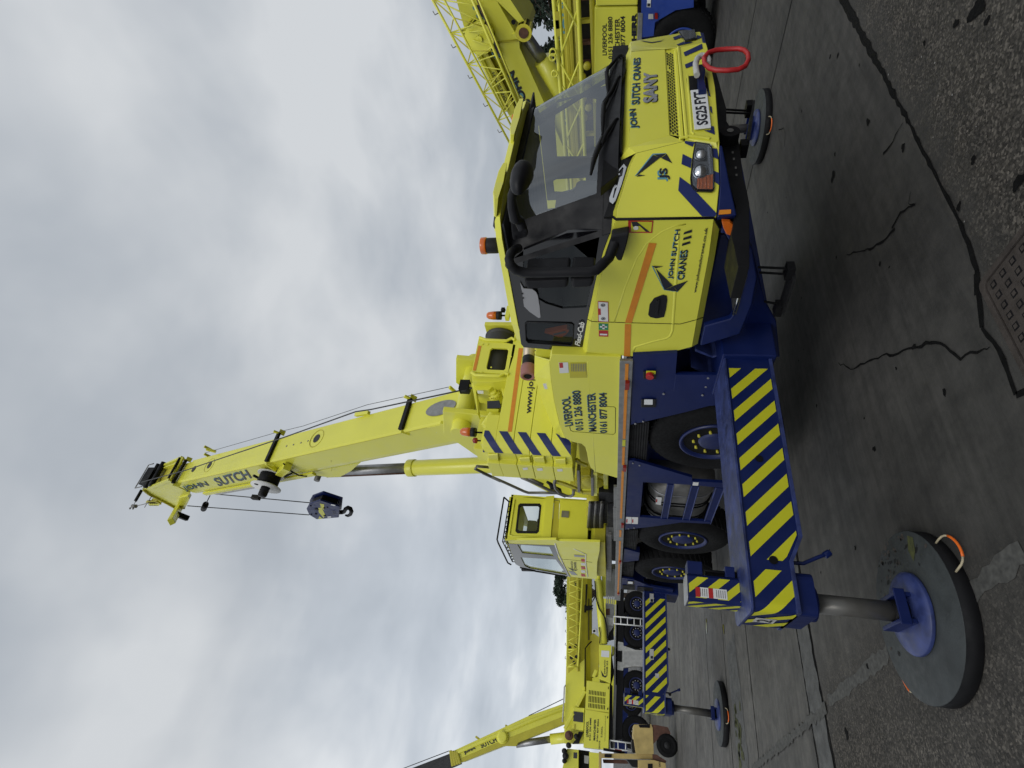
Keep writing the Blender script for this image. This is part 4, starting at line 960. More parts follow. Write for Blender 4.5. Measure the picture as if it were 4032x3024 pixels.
# lettering on the nose and the door
tx = MB(); LX = (0.004,0,0)
tx.text('JOHN', *PP('f','565,1340 535,1090 450,1350',X=FXC), 'text_black', LX, 0.02, 'text_cyan', (-0.006,0.005))
tx.text('SUTCH', *PP('f','565,1030 570,755 458,1040',X=FXC), 'text_black', LX, 0.02, 'text_cyan', (-0.006,0.005))
tx.text('CRANES', *PP('f','572,718 575,425 478,722',X=FXC), 'text_black', LX, 0.02, 'text_cyan', (-0.006,0.005))
tx.text('SANY', *PP('f','790,1010 785,610 600,1030',X=FXC), 'silver', (0.008,0,0), 0.05, 'black_paint', (0.004,-0.006))
LC = tuple(nrm*0.006)
tx.text('JS', *PP('c','955,525 955,375 815,525',pl=PLC), 'text_black', LC, 0.03, 'text_cyan', (-0.012,0.012))
kite = lambda s_: tx.sheet([p+OUT for p in pc(s_)],'text_black')
kite('735,205 830,235 560,445 505,480'); kite('745,200 905,185 835,240'); kite('912,190 985,312 840,245'); kite('548,458 635,470 515,488')
tx.sheet([p+OUT*0.6 for p in pc('495,478 728,185 905,178 905,190 735,200 515,470')],'text_cyan')
LS = (0,-0.004,0)
S_ = lambda fr, s_: PP(fr, s_, Y=CYS)
tx.text('JOHN SUTCH', P('d:1335,318',Y=CYS), P('c:1112,1165',Y=CYS), P('d:1262,320',Y=CYS), 'text_black', LS, 0.02, 'text_cyan', (-0.004,0.005))
tx.text('CRANES', P('d:1475,330',Y=CYS), P('c:1195,1432',Y=CYS), P('d:1385,335',Y=CYS), 'text_black', LS, 0.02, 'text_cyan', (-0.004,0.005))
for s_ in ('1110,1385 1115,1352 1215,1320 1220,1350','1125,1310 1130,1278 1235,1245 1235,1280','1130,1235 1140,1205 1243,1168 1240,1205'): tx.sheet([p+Vector(LS) for p in S_('c',s_)],'text_black')
for s_ in ('1100,185 1325,410 1215,460','1215,462 1330,415 1385,488','1390,488 1330,412 1520,345','1050,150 1200,158 1100,182'):
    tx.sheet([p+Vector(LS) for p in S_('d',s_)],'text_black')
tx.sheet([p+Vector(LS)*0.6 for p in S_('d','1048,155 1208,468 1385,495 1390,485 1215,458 1065,160')],'text_cyan')
tx.text('www.johnsutchcranes.co.uk', P('d:1640,505',Y=CYS), P('c:1465,1145',Y=CYS), P('d:1592,500',Y=CYS), 'text_black', LS, 0.02)
tx.text('Flexi-Cab', P('d:110,1200',Y=2.84), P('d:175,895',Y=2.84), P('d:42,1175',Y=2.84), 'white', (0,-0.004,0), 0.03)
tx.build('lettering', cabo, fixn=False)
# orange tape, seams, creases, handle and safety signs on the door
mb = MB(); ts = [p+Vector((0,-0.003,0)) for p in S_('c','680,1345 780,1352')+S_('d','1112,-146 785,903 700,895 1005,-146')]
mb.sheet([ts[0],ts[1],ts[3],ts[4]],'orange_tape'); mb.sheet([p+Vector((0,-0.003,0)) for p in S_('d','698,912 782,915 765,1335 686,1332')],'orange_tape'); mb.build('reflective_tape', cabo, fixn=False)
mb = MB(); mb.tube(PP('d','208,850 263,882 690,897 1420,915 1640,857',Y=CYS-0.0005)+PP('d','1720,830',Y=CYS+0.045),0.0035,'black_paint',4)
sm = PP('c','203,1008',Y=CYS+0.055)+PP('c','250,1040 1530,1020',Y=CYS-0.001)+PP('c','1610,1155',Y=CYS+0.045); mb.tube(sm,0.009,'black_paint',5)
mb.build('door_seam', cabo)
mb = MB(); mb.tube(PP('d','1395,-330 1390,0 1350,540 1320,980 1290,1050 1240,1085 1050,1130 830,1195 800,1270',Y=CYS+0.0165),0.020,'yellow',10)
mb.tube(PP('c','1160,1080 1000,1110 850,1180 740,1260 640,1350 560,1480',Y=CYS+0.0175)+PP('d','860,20 700,420 560,870',Y=CYS+0.0175),0.020,'yellow',8); mb.build('door_crease', cabo)
mb = MB(); hd = S_('d','1002,790 1022,650 1080,572 1195,527 1245,540 1252,600 1235,720 1210,818 1110,838 1030,820')
mb.prism([p+Vector((0,-0.006,0)) for p in hd],(0,0.005,0),'black_plastic'); mb.prism([p+Vector((0,-0.02,0)) for p in S_('d','1085,770 1110,600 1150,580 1125,780')],(0,0.012,0),'black_plastic'); mb.build('door_handle', cabo, 0.004)
mb = MB(); T3 = Vector((0,-0.003,0)); T4 = Vector((0,-0.0045,0))
sg = lambda fr, s_, m_, t=T3: mb.sheet([p+t for p in S_(fr,s_)],m_)
sg('c','410,1052 738,1055 722,1215 405,1212','red_decal'); sg('c','450,1065 722,1068 708,1198 445,1195','yellow_decal',T4)
sg('c','450,1066 525,1066 690,1196 640,1196 560,1120 470,1130','text_black',T4*1.2); c0 = P('c:510,1145',Y=CYS)+T4*1.5; mb.cyl(c0,c0+Vector((0,-0.001,0)),0.016,'white',14)
sg('d','343,612 482,620 488,886 350,880','red_decal'); sg('d','352,620 474,628 480,878 358,872','white',T4); sg('d','352,705 382,707 384,790 354,788','red_decal',T4*1.3)
for q_ in ('412,662','415,838'):
    c0 = P('d:'+q_,Y=CYS)+T4*1.3; mb.ring(c0,(0,1,0),0.014,0.0025,'text_black',16,4); mb.cyl(c0,c0+Vector((0,-0.001,0)),0.007,'text_black',8)
sg('d','355,902 480,908 480,990 357,986','green_decal'); sg('d','372,935 466,940 466,958 372,955','white',T4); sg('d','404,915 434,917 434,978 404,976','white',T4)
sg('d','356,994 480,998 480,1078 358,1074','red_decal'); sg('d','370,1035 468,1038 465,1058 372,1055','white',T4)
mb.build('safety_sticker', cabo, fixn=False)
# headlights
def headlight(mp, nn, name='headlight'):
    hb = MB(); f_ = lambda s_, o: [mp(p+nrm*o) for p in pc(s_)]
    hb.prism(f_('1278,42 1465,70 1500,95 1508,150 1532,640 1520,685 1490,698 1310,690 1260,662 1225,610 1215,520 1250,200',0.003), nn*0.012,'black_gloss')
    hb.sheet(f_('1290,62 1460,88 1485,130 1512,470 1505,660 1310,665 1250,610 1240,520 1270,200',0.0165),'chrome')
    hb.sheet(f_('1300,130 1400,140 1420,300 1285,300',0.018),'dark_machinery'); hb.sheet(f_('1435,110 1460,112 1490,460 1470,465',0.018),'silver')
    hb.sheet(f_('1400,170 1430,175 1440,300 1410,300 1380,250',0.0185),'black_gloss')
    for q_, r in (('1350,435',0.038),('1350,220',0.030)):
        c = mp(P('c:'+q_,pl=PLC)+nrm*0.014); hb.lathe(c, nn, [(r*1.25,0),(r*1.2,0.008),(r,0.008),(r*0.8,0.018),(r*0.4,0.026),(0.001,0.028)],'chrome' if r > 0.035 else 'silver',24)
        hb.ring(c+nn*0.008, nn, r*1.05, 0.005, 'black_gloss', 24, 5)
    hb.sheet(f_('1310,520 1510,470 1505,665 1318,662 1300,640',0.0195),'amber_lens')
    for k in range(4): hb.tube(f_('%d,%d %d,%d'%(1325+k*46,515-k*10,1322+k*46,660),0.021),0.004,'amber_lens',5)
    o = hb.build(name, cabo)
    gl_ = MB(); gl_.prism(f_('1285,55 1462,82 1490,115 1520,650 1495,682 1312,675 1245,612 1232,520 1262,200',0.026), nn*0.004,'lamp_glass'); gl_.build('lens', o)
headlight(lambda p: p, nrm)
hb = MB(); hb.prism([p+n2_*0.003 for p in PP('f','1060,105 1275,86 1302,195 1150,234',pl=PL2)], n2_*0.012, 'black_gloss'); hb.sheet([p+n2_*0.0165 for p in PP('f','1075,112 1262,95 1288,190 1155,222',pl=PL2)],'chrome'); hb.sheet([p+n2_*0.018 for p in PP('f','1100,115 1180,106 1200,150 1130,165',pl=PL2)],'dark_machinery'); o = hb.build('headlight', cabo); gl_ = MB(); gl_.sheet([p+n2_*0.022 for p in PP('f','1065,108 1272,89 1298,193 1152,230',pl=PL2)],'lamp_glass'); gl_.build('lens', o)
# lower blue bumper band, side lamps
mb = MB(); pb = pc('1575,70 1640,70 1690,330 1730,540 1830,985 1572,1012 1608,600 1603,230'); mb.prism(pb, -nrm*0.05,'blue'); mb.prism(PP('f','1340,86 1400,95 1440,262 1385,236 1362,165',pl=PL2), -n2_*0.05,'blue')
stp = PP('F','285,40 320,40 470,300 478,372 385,705 360,742 152,800 118,955 135,955 440,862 540,620 582,400 545,170 455,0 300,0',Y=CYS+0.005)
mb.prism(stp,(0,0.05,0),'blue'); mb.build('step_surround', cabo, 0.008); mb = MB()
mb.prism(PP('F','280,60 118,800 110,930 155,800 360,745 385,705 478,372 470,300 320,45',Y=3.02),(0,0.02,0),'blue')
mb.prism(PP('F','460,0 545,170 650,600 740,760 768,1052 300,1052 215,1040 80,985 130,955 440,862 540,620 582,400',Y=3.05),(0,0.03,0),'blue')
for s_ in ('85,985 220,1045 260,1040 225,1060 70,1000','45,1120 185,1180 250,1180 180,1200 40,1135'): mb.prism(PP('F',s_,Y=CYS+0.1),(0,0.3,0),'blue_scuffed')
mb.build('front_frame', cabo, 0.008)
mb = MB(); tr0 = PP('F','478,378 388,698',Y=CYS); tb = [p+Vector((0,0.2,0.0)) for p in tr0]; mb.prism([tr0[0],tr0[1],tb[1],tb[0]],(0,0,-0.02),'checker_plate'); mb.tube([p+Vector((0,-0.006,0)) for p in tr0],0.011,'chrome',8); mb.build('step', cabo)
mb = MB(); mb.prism([p+nrm*0.003 for p in pc('1600,925 1750,918 1748,972 1588,985')], nrm*0.004,'orange_tape'); mb.build('reflector', cabo)
mb = MB(); mb.prism(PP('c','1632,1070 1740,1078 1778,1110 1802,1225 1785,1255 1740,1252 1690,1235 1650,1150',Y=CYS-0.012),(0,0.03,0),'amber_lens'); mb.build('side_lamp', cabo, 0.005)
# black underbody below the bumper
mb = MB()
ub = PP('f','1440,255 1500,545 1560,610 1690,1075 1695,1250 1850,1500',X=-2.16)+PP('c','1862,60 1912,500 1960,660 1992,830 1995,1659 1850,1659 1760,1250',X=-2.16)+PP('c','1815,870 1720,530 1640,40',X=-2.16)+PP('f','1590,1490 1425,262',X=-2.16)
mb.prism(ub,(-0.25,0,0),'black_paint')
for s_ in ('1775,165','1790,250','1815,365','1825,460'): mb.sheet([Vector((-2.155,p.y,p.z)) for p in PP('c',' '.join('%d,%d'%(int(s_.split(',')[0])+dx_,int(s_.split(',')[1])+dy_) for dx_, dy_ in ((-12,-14),(12,-14),(12,14),(-12,14))),X=-2.155)],'dull_steel')
mb.build('underbody', cabo, 0.006)
mb = MB(); c = P('E:415,1220',X=-2.08); mb.cyl(c,c+Vector((-0.12,0,0)),0.065,'black_paint',28); mb.cyl(c+Vector((0.002,0,0)),c+Vector((0.006,0,0)),0.022,'dull_steel',12); mb.build('tow_coupling', cabo, 0.006)
def stirrup(name, fr, legs, tread, Yk=None, Xk=None):
    mb = MB(); kw = dict(Y=Yk) if Yk else dict(X=Xk)
    for l in legs: a, b = PP(fr,l,**kw); mb.bar(a,b,0.012,0.012,'black_paint')
    a, b = PP(fr,tread,**kw); mb.bar(a,b,0.13,0.016,'dark_machinery'); mb.box((a.x-0.05,a.y-0.04,a.z),(a.x+0.05,a.y+0.04,a.z+0.05),'black_paint'); mb.box((b.x-0.05,b.y-0.04,b.z),(b.x+0.05,b.y+0.04,b.z+0.05),'black_paint'); mb.build(name, cabo)
stirrup('hanging_step','E',('370,1022 605,1035','370,1050 605,1060','455,1355 560,1358'),'622,1015 572,1385',Xk=-2.3)
stirrup('hanging_step','F',('590,315 830,325','600,358 830,372','640,595 780,620'),'878,345 785,650',Yk=2.92)
# towing eye and shackle
mb = MB(); mb.prism(PP('f','1335,510 1408,503 1418,600 1400,700 1432,835 1335,845 1325,700 1320,560',X=-1.86),(-0.08,0,0),'blue'); mb.build('towing_eye', cabo, 0.012)
mb = MB(); sh = PP('f','1308,650 1295,560 1290,500 1315,430 1370,392 1430,400 1462,450 1450,510',X=-1.82); mb.tube(sh,0.020,'white_worn',10); c = P('f:1300,610',X=-1.84); mb.cyl(c+Vector((0.0,-0.06,0)),c+Vector((0,0.10,0)),0.016,'rust',8); mb.build('shackle', cabo)
lp = PP('f','1400,425 1450,360 1560,322 1700,310 1850,304 1930,325 1975,375 1982,450 1940,530 1850,575 1700,588 1560,585 1470,560 1410,500',X=-1.80)
mb = MB(); mb.tube(lp+[lp[0]],0.016,'red',12,False); lk = mb.build('lifting_link'); tag(lk,'large red oval lifting link hanging from the shackle on the yellow bumper','lifting link')
# mirrors
mb = MB(); mc = P('w:520,1165',X=-1.72); vs = []; nn_ = 18; ms = 14
for i in range(ms+1):
    th = math.pi*i/ms
    for k2 in range(nn_):
        ph = 2*math.pi*k2/nn_; yy_ = 0.142*math.cos(th); rr = math.sin(th)
        xx_ = 0.085*rr*math.cos(ph); zz_ = 0.064*rr*math.sin(ph)
        if xx_ < 0: xx_ *= 0.35
        if zz_ < 0: zz_ *= (1.0+0.25*(math.cos(th)))
        vs.append((mc.x+xx_, mc.y+yy_*1.0, mc.z+zz_))
mb.add(vs,[(i*nn_+k2,i*nn_+(k2+1)%nn_,(i+1)*nn_+(k2+1)%nn_,(i+1)*nn_+k2) for i in range(ms) for k2 in range(nn_)],'black_plastic',True); fm = mb.build('front_mirror', cabo)
mb = MB(); arm = [P('w:440,1250',X=-1.78),P('w:420,1330',X=-1.84),P('w:428,1440',X=-1.92),P('w:455,1560',X=-2.0),P('b:480,560',X=-2.05),P('b:530,680',X=-2.10)]
mb.tube(arm,[0.022,0.026,0.032,0.036,0.034,0.03],'black_plastic',10); mb.prism(PP('b','365,560 430,560 560,640 590,740 570,775 410,810 390,780',Y=2.80),(0,0.03,0),'black_plastic'); mb.sheet(PP('b','388,585 420,585 470,680 405,712',Y=2.795),'black_paint')
for q_ in ('425,783','560,738'): c = P('b:'+q_,Y=2.795); mb.cyl(c,c+Vector((0,-0.004,0)),0.012,'black_paint',10)
mb.build('mirror_arm', cabo, 0.004)
mb = MB(); YM = 2.52
path = PP('b','470,920 420,940 372,985 345,1060 365,1140 430,1205 540,1240 800,1238 1100,1230 1400,1225 1490,1205 1570,1130 1650,1050',Y=YM); path = path+PP('N','430,1120 470,1085',Y=YM+0.1)
for i, p in enumerate(path): p.y = [2.74,2.66,2.58,2.54,2.52,2.52,2.52,2.52,2.52,2.52,2.52,2.54,2.60,2.68,2.76][i] if i < 15 else p.y
path = [Vector(p) for p in path]
src = '470,920 420,940 372,985 345,1060 365,1140 430,1205 540,1240 800,1238 1100,1230 1400,1225 1490,1205 1570,1130 1650,1050'.split()
ys = [2.80,2.70,2.60,2.54,2.52,2.52,2.52,2.52,2.52,2.52,2.53,2.57,2.65]
path = [P('b:'+q_,Y=y) for q_, y in zip(src, ys)]+[P('N:400,1180',Y=2.72),P('N:440,1100',Y=2.76)]
mb.tube(path,[0.030]*4+[0.033]*9+[0.036,0.04],'black_plastic',12); mb.build('mirror_bracket', cabo)
mb = MB(); mb.prism(PP('N','355,1095 590,1055 570,1160 540,1270 490,1425 440,1420 350,1260',Y=2.70),(0,0.075,0),'black_plastic'); mb.build('mirror_mount', cabo, 0.012)
for s_ in ('530,1350 1125,1330 1115,1435 570,1455','1145,1325 1465,1330 1430,1430 1165,1455'):
    mb = MB(); mb.prism(PP('b',s_,Y=2.50),(0,0.22,0),'black_plastic'); mb.build('mirror_housing', cabo, 0.02, 3)
# roof lamps
mb = MB(); c = P('k:190,420',Y=3.02); mb.cyl(c+Vector((0,0,-0.03)),c+Vector((0,0,0.055)),0.058,'black_plastic',24); mb.cyl(c+Vector((0,0,0.056)),c+Vector((0,0,0.10)),0.063,'amber_lens',24); mb.build('beacon', cabo, 0.006)
c = P('S:2066,478',X=-2.45); mb = MB(); mb.cyl(c,c+Vector((0,0,0.055)),0.06,'black_plastic',24); mb.cyl(c+Vector((0,0,0.056)),c+Vector((0,0,0.11)),0.065,'orange',24); mb.build('beacon', cabo, 0.006)
mb = MB(); mb.prism(PP('k','185,92 248,90 245,180 195,242 172,205',Y=2.90),(0,0.12,0),'black_gloss'); mb.build('marker_lamp', cabo, 0.006)
# ================================================================== UPPER WORKS OF THE FRONT CRANE
FR['v'] = (500,1760,5.184)
mid = 4.05
def far(p): return Vector((p[0], 2*mid-p[1], p[2]))
# engine cover behind the cab
mb = MB(); vf = PP('C','500,-10 1005,10 993,893 905,868 820,845 785,815 768,770 760,715 745,665 720,642 655,628 600,600 560,500 520,330 497,180 485,40',Y=2.76)
mb.prism(vf,(0,0.9,0),'yellow')
sl = PP('C','378,10 376,150 440,350 520,545 560,590',Y=2.98); il = [vf[15],vf[14],vf[13],vf[12],vf[11]]
il = PP('C','485,40 497,180 520,330 560,500 600,600',Y=2.76)
for i in range(4): mb.sheet([il[i],il[i+1],sl[i+1],sl[i]],'yellow')
mb.prism([il[0],il[4],sl[4],sl[0]],(0,0.02,0),'yellow')
mb.prism([Vector((p.x,2.98,p.z)) for p in sl]+[Vector((sl[4].x,2.98,2.0)),Vector((sl[0].x,2.98,2.0))],(0,1.9,0),'yellow')
cov = mb.build('engine_cover', crane, 0.012, 3)
mb = MB(); mb.tube(PP('C','765,30 770,200 785,400 800,560 820,840',Y=2.7785),0.020,'yellow',10)
mb.tube(PP('C','640,500 632,520 640,545 660,552 950,572 963,560 965,380 955,372 870,368',Y=2.759),0.0028,'black_paint',4); mb.build('cover_crease', cov)
tx = MB(); Lc = (0,-0.004,0); c_ = lambda s_: P(s_,Y=2.76)
tx.text('LIVERPOOL', c_('C:658,505'),c_('C:637,295'),c_('C:600,515'),'text_black',Lc,0.02,'text_cyan',(0.004,0.005))
tx.text('0151 236 8880', c_('C:733,540'),c_('C:711,250'),c_('C:678,545'),'text_black',Lc,0.02,'text_cyan',(0.004,0.005))
tx.text('MANCHESTER', c_('C:828,548'),c_('C:820,270'),c_('C:773,552'),'text_black',Lc,0.02,'text_cyan',(0.004,0.005))
tx.text('0161 877 8004', c_('C:905,560'),c_('C:903,268'),c_('C:853,562'),'text_black',Lc,0.02,'text_cyan',(0.004,0.005))
tx.build('lettering', cov, fixn=False)
mb = MB(); mb.sheet([p+Vector(Lc) for p in PP('C','553,48 620,46 626,122 560,126',Y=2.76)],'white'); mb.sheet([p+Vector(Lc)*1.3 for p in PP('C','556,50 582,49 586,85 560,87',Y=2.76)],'red_decal')
mb.sheet([p+Vector(Lc) for p in PP('C','630,52 750,50 758,158 634,160',Y=2.76)],'yellow_worn_shade')
for k in range(9):
    a = 645+k*12; mb.sheet([p+Vector(Lc)*1.3 for p in PP('C','%d,%d %d,%d %d,%d %d,%d'%(a,56,a+5,56,a+6,112,a+1,112),Y=2.76)],'dull_steel')
mb.sheet([p+Vector((0,-0.02,0.004)) for p in PP('C','442,192 488,186 498,228 455,232',Y=2.86)],'white'); mb.build('sticker', cov, fixn=False)
# exhaust outlet
mb = MB(); a = P('t:775,215',X=-4.35); b = P('t:758,600',X=-4.35); dd = (b-a).normalized(); Lp = (b-a).length
mb.cyl(a-dd*0.3, a+dd*Lp*0.42, 0.062,'heat_shield',20); mb.cyl(a+dd*Lp*0.40,a+dd*Lp*0.68,0.068,'black_plastic',20)
mb.lathe(a+dd*Lp*0.68, dd, [(0.076,0),(0.080,Lp*0.1),(0.080,Lp*0.32),(0.070,Lp*0.34),(0.045,Lp*0.34),(0.042,Lp*0.22),(0.001,Lp*0.22)],'pink_plastic',28)
mb.cyl(a+dd*Lp*0.98,a+dd*(Lp*1.025),0.036,'black_paint',16); mb.build('exhaust_pipe', crane)
# counterweight slabs
prof = [(-5.2,5.2),(-5.2,2.98),(-5.205,2.92),(-5.225,2.85),(-5.255,2.79),(-5.30,2.745),(-5.315,2.745),(-5.325,2.80),(-5.56,2.80),(-5.57,2.74),(-5.93,2.74),(-5.93,5.2)]
for z0_, z1_ in ((2.375,2.60),(2.606,2.845),(2.851,3.035),(3.041,3.25)):
    mb = MB(); mb.prism([(x,y,z0_) for x, y in prof],(0,0,z1_-z0_),'yellow'); mb.build('counterweight', crane, 0.006)
mb = MB(); pr2 = [(-5.2,3.20)]+prof[1:11]+[(-5.93,3.20)]; mb.prism([(x,y,3.25) for x, y in pr2],(0,0,0.155),'yellow')
mb.cyl((-5.26,3.24,3.36),(-5.26,3.06,3.43),0.05,'yellow',16); mb.build('counterweight', crane, 0.006)
mb = MB()
for pts in ('42,708 115,702 122,785 55,792','268,732 345,727 357,790 285,797','372,728 448,722 462,792 388,800','528,742 605,738 610,800 535,806'): mb.prism(PP('C',pts,Y=2.80),(0,-0.03,0),'yellow')
mb.build('lifting_pocket', crane, 0.01)
mb = MB()
for pts in ('290,815 325,812 330,828 296,832','393,820 432,816 438,834 400,838','540,824 578,822 582,840 545,842'): mb.sheet(PP('C',pts,Y=2.737),'white')
# curved blue chevrons that wrap the counterweight corner
arc = [Vector((x,y,0)) for x, y in prof[1:6]]; lens = [0.0]
for p, q_ in zip(arc, arc[1:]): lens.append(lens[-1]+(q_-p).length)
def arc_pt(t, z):
    for i in range(len(arc)-1):
        if t <= lens[i+1]+1e-6 or i == len(arc)-2:
            f_ = (t-lens[i])/(lens[i+1]-lens[i]); p = arc[i].lerp(arc[i+1], f_); tg = (arc[i+1]-arc[i]).normalized(); return Vector((p.x,p.y,z))+Vector((-tg.y*-1, tg.x*-1, 0))*-0.0+Vector((0.003,-0.003,0))
reg = [(0.0,2.38),(lens[-1],2.38),(lens[-1],3.40),(0.0,3.40)]
for pl_ in stripes(reg, 1.35, 0.30, 0.46, 0.02):
    for a, b in zip(lens, lens[1:]):
        q_ = clip_half(clip_half(pl_, 1, 0, b), -1, 0, -a)
        if len(q_) >= 3: mb.sheet([arc_pt(t,z) for t, z in q_],'blue_decal')
mb.sheet([p+Vector((0.003,0,0)) for p in PP('t','640,235 695,238 548,1328 495,1330',X=-5.2)],'orange_tape')
o = MB(); 
wa, wb, wc = P('t:826,1092',X=-5.196), P('t:856,672',X=-5.196), P('t:722,1086',X=-5.196)
mb.text('www.jo', wa, wb, wc, 'text_black',(0.002,0,0),0.02); wd = wb+(wb-wa)*0.03; mb.text('hnsutchcr', wd, wd+(wb-wa)*1.1, wd+(wc-wa), 'text_black',(0.002,0,0),0.02)
mb.build('counterweight_decals', crane, fixn=False)
# winch above the counterweight
mb = MB(); hole = rrect(P('t:362,376',X=-5.2),(0,1,0),(0,0,1),0.135,0.155,0.05)
hole = PP('t','300,230 480,238 502,255 500,285 462,505 440,522 235,515 218,495 222,460 268,255',X=-5.2)
mb.prism(PP('t','118,90 600,190 575,335 500,575 25,540',X=-5.2),(-0.03,0,0),'yellow',holes=[hole])
for s_ in ('125,95 215,128 480,140 545,105 590,130','22,548 70,585 390,600 450,560 510,575'): mb.tube(PP('t',s_,X=-5.19),0.022,'yellow',8)
mb.prism(PP('t','22,545 510,575 490,655 300,680 28,670',X=-5.25),(-0.5,0,0),'yellow')
mb.box((-5.9,4.64,3.24),(-5.22,4.70,3.70),'yellow'); mb.box((-5.9,3.82,3.24),(-5.24,3.88,3.72),'yellow')
for s_ in ('165,185','235,188','150,555','540,350','280,490'): c = P('t:'+s_,X=-5.195); mb.cyl(c,c+Vector((0.012,0,0)),0.012,'yellow',8)
wf = mb.build('winch_frame', crane, 0.004)
mb = MB(); mb.lathe((-5.48,3.90,3.50),(0,1,0),[(0.23,0)]+[(0.19+(0.010 if i % 2 else 0),0.02+i*0.0125) for i in range(56)]+[(0.23,0.72)],'rope',28); mb.build('winch_drum', crane)
mb = MB(); mb.sheet([p+Vector((0.004,0,0)) for p in PP('t','112,205 152,207 80,530 38,528',X=-5.2)],'orange_tape'); mb.build('reflective_tape', crane, fixn=False)
# machinery bay beside the winch
mb = MB(); mb.box((-5.92,2.95,3.25),(-5.62,3.42,3.62),'yellow')
mb.prism(PP('t','70,690 380,665 250,780 80,780',X=-5.35),(-0.12,0,0),'yellow')
for s_, r in (('320,840',0.085),('350,730',0.05),('420,700',0.045)):
    c = P('t:'+s_,X=-5.48); mb.lathe(c,(1,0,0.1),[(r,-0.12),(r,0.0),(r*0.8,0.03),(r*0.5,0.035),(r*0.5,0.07),(0.001,0.075)],'yellow',18)
for k in range(9): c = P('t:320,840',X=-5.45)+Vector((0.0,0.075*math.cos(k*0.7),0.075*math.sin(k*0.7))); mb.cyl(c,c+Vector((0.025,0,0)),0.010,'yellow_worn_shade',6)
for k in range(5): mb.tube(PP('t','%d,%d %d,%d %d,%d'%(390+k*12,670,420+k*10,760+k*20,440+k*6,860),X=-5.42),0.012,'yellow',6)
mb.prism(PP('t','225,925 385,915 410,1015 225,1020',X=-5.33),(-0.02,0,0),'black_gloss'); mb.prism(PP('t','95,785 178,790 180,828 105,826',X=-5.34),(-0.01,0,0),'white')
mb.prism(PP('t','215,1025 380,1030 370,1065 225,1062',X=-5.33),(-0.02,0,0),'yellow_decal')
mb.prism(PP('t','20,690 70,690 110,1080 100,1090',X=-5.4),(-0.15,0,0),'yellow'); mb.prism(PP('t','440,860 475,860 460,1080 430,1075',X=-5.35),(-0.12,0,0),'yellow_worn_shade'); mb.build('winch_motor', crane, 0.004)
c = P('L:1195,925',X=-5.42)
def beacon(base, up, h=0.11):
    mb = MB(); base = Vector(base); mb.cyl(base-Vector((0,0,0.12)),base-Vector((0,0,0.02)),0.012,'black_paint',8); mb.cyl(base-Vector((0,0,0.03)),base+Vector((0,0,0.03)),0.058,'black_plastic',20)
    mb.lathe(base,(0,0,1),[(0.056,0.03),(0.056,0.08),(0.048,0.14),(0.03,0.165),(0.001,0.17)],'amber_lens',20); return mb.build('beacon', crane)
bc = P('L:1225,925',X=-5.42); beacon(bc,1)
mb = MB(); c = P('L:1238,985',X=-5.42); mb.lathe(c,(0,0,1),[(0.001,-0.035),(0.035,-0.02),(0.035,0.02),(0.001,0.04)],'red_lens',14); mb.cyl(c+Vector((0,0,-0.09)),c+Vector((0,0,-0.03)),0.01,'black_paint',8); mb.box((c.x-0.06,c.y-0.07,c.z-0.12),(c.x+0.05,c.y+0.14,c.z-0.085),'yellow'); mb.build('marker_lamp', crane)
bc = P('L:1410,78',X=-5.0); beacon(bc,1); mb = MB(); c = P('L:1440,38',X=-5.0); mb.lathe(c,(0,0,1),[(0.001,-0.035),(0.036,-0.02),(0.036,0.02),(0.001,0.035)],'black_paint',14); mb.box((c.x-0.04,c.y-0.16,c.z-0.10),(c.x+0.03,c.y+0.05,c.z-0.05),'yellow'); mb.build('marker_lamp', crane)
mb = MB(); c = P('L:1165,590',X=-5.5); mb.box((c.x-0.07,c.y-0.08,c.z-0.06),(c.x+0.05,c.y+0.07,c.z+0.07),'black_paint'); mb.cyl(c+Vector((0.0,-0.06,-0.08)),c+Vector((0,-0.06,0.04)),0.035,'dark_machinery',10); mb.bar(c+Vector((0,0,-0.2)),c,0.04,0.04,'yellow'); mb.build('work_lamp', crane)
# slewing platform, boom foot brackets, turntable
mb = MB(); mb.cyl((-7.55,mid,1.79),(-7.55,mid,1.98),0.85,'black_paint',40); mb.build('turntable', crane)
mb = MB()
base = PP('h','1340,440 1385,440 1370,1000 1340,1430 1300,1430 1335,990',Y=3.15)
mb.box((-8.45,3.15,1.985),(-6.5,4.95,2.05),'yellow'); mb.box((-8.2,3.5,2.05),(-5.9,4.6,2.6),'yellow'); mb.box((-6.7,3.3,1.99),(-5.5,4.8,2.37),'yellow_worn_shade')
for y in (3.56, 4.46): mb.prism([(-5.95,y,2.5),(-8.3,y,2.5),(-8.2,y,3.0),(-7.0,y,4.0),(-6.35,y,4.35),(-5.75,y,4.2)],(0,0.08,0),'yellow')
mb.cyl((-6.05,3.4,4.0),(-6.05,4.7,4.0),0.13,'yellow',20)
for i, (x, y, z, r) in enumerate(((-6.9,3.3,2.2,0.16),(-7.2,3.35,2.45,0.1),(-7.6,3.3,2.2,0.12),(-8.0,3.25,2.25,0.09))): mb.lathe((x,y,z),(0,-1,0),[(r,0),(r,0.12),(r*0.6,0.16),(0.001,0.16)],'yellow_worn_shade',14)
for s_ in ('840,440 1060,440 1060,700 900,690','780,540 900,540 900,640 780,640','1200,440 1330,440 1330,900 1240,880'): mb.prism(PP('h',s_,Y=3.2),(0,0.25,0),'yellow_worn_shade')
mb.build('slewing_platform', crane, 0.01)
mb = MB()
for s_, w_ in (('400,545 560,590 740,660 905,755 1120,755',0.05),):
    pts = PP('h',s_,Y=2.96)
    for a, b in zip(pts,pts[1:]): mb.bar(a,b,0.03,0.07,'yellow_worn_shade')
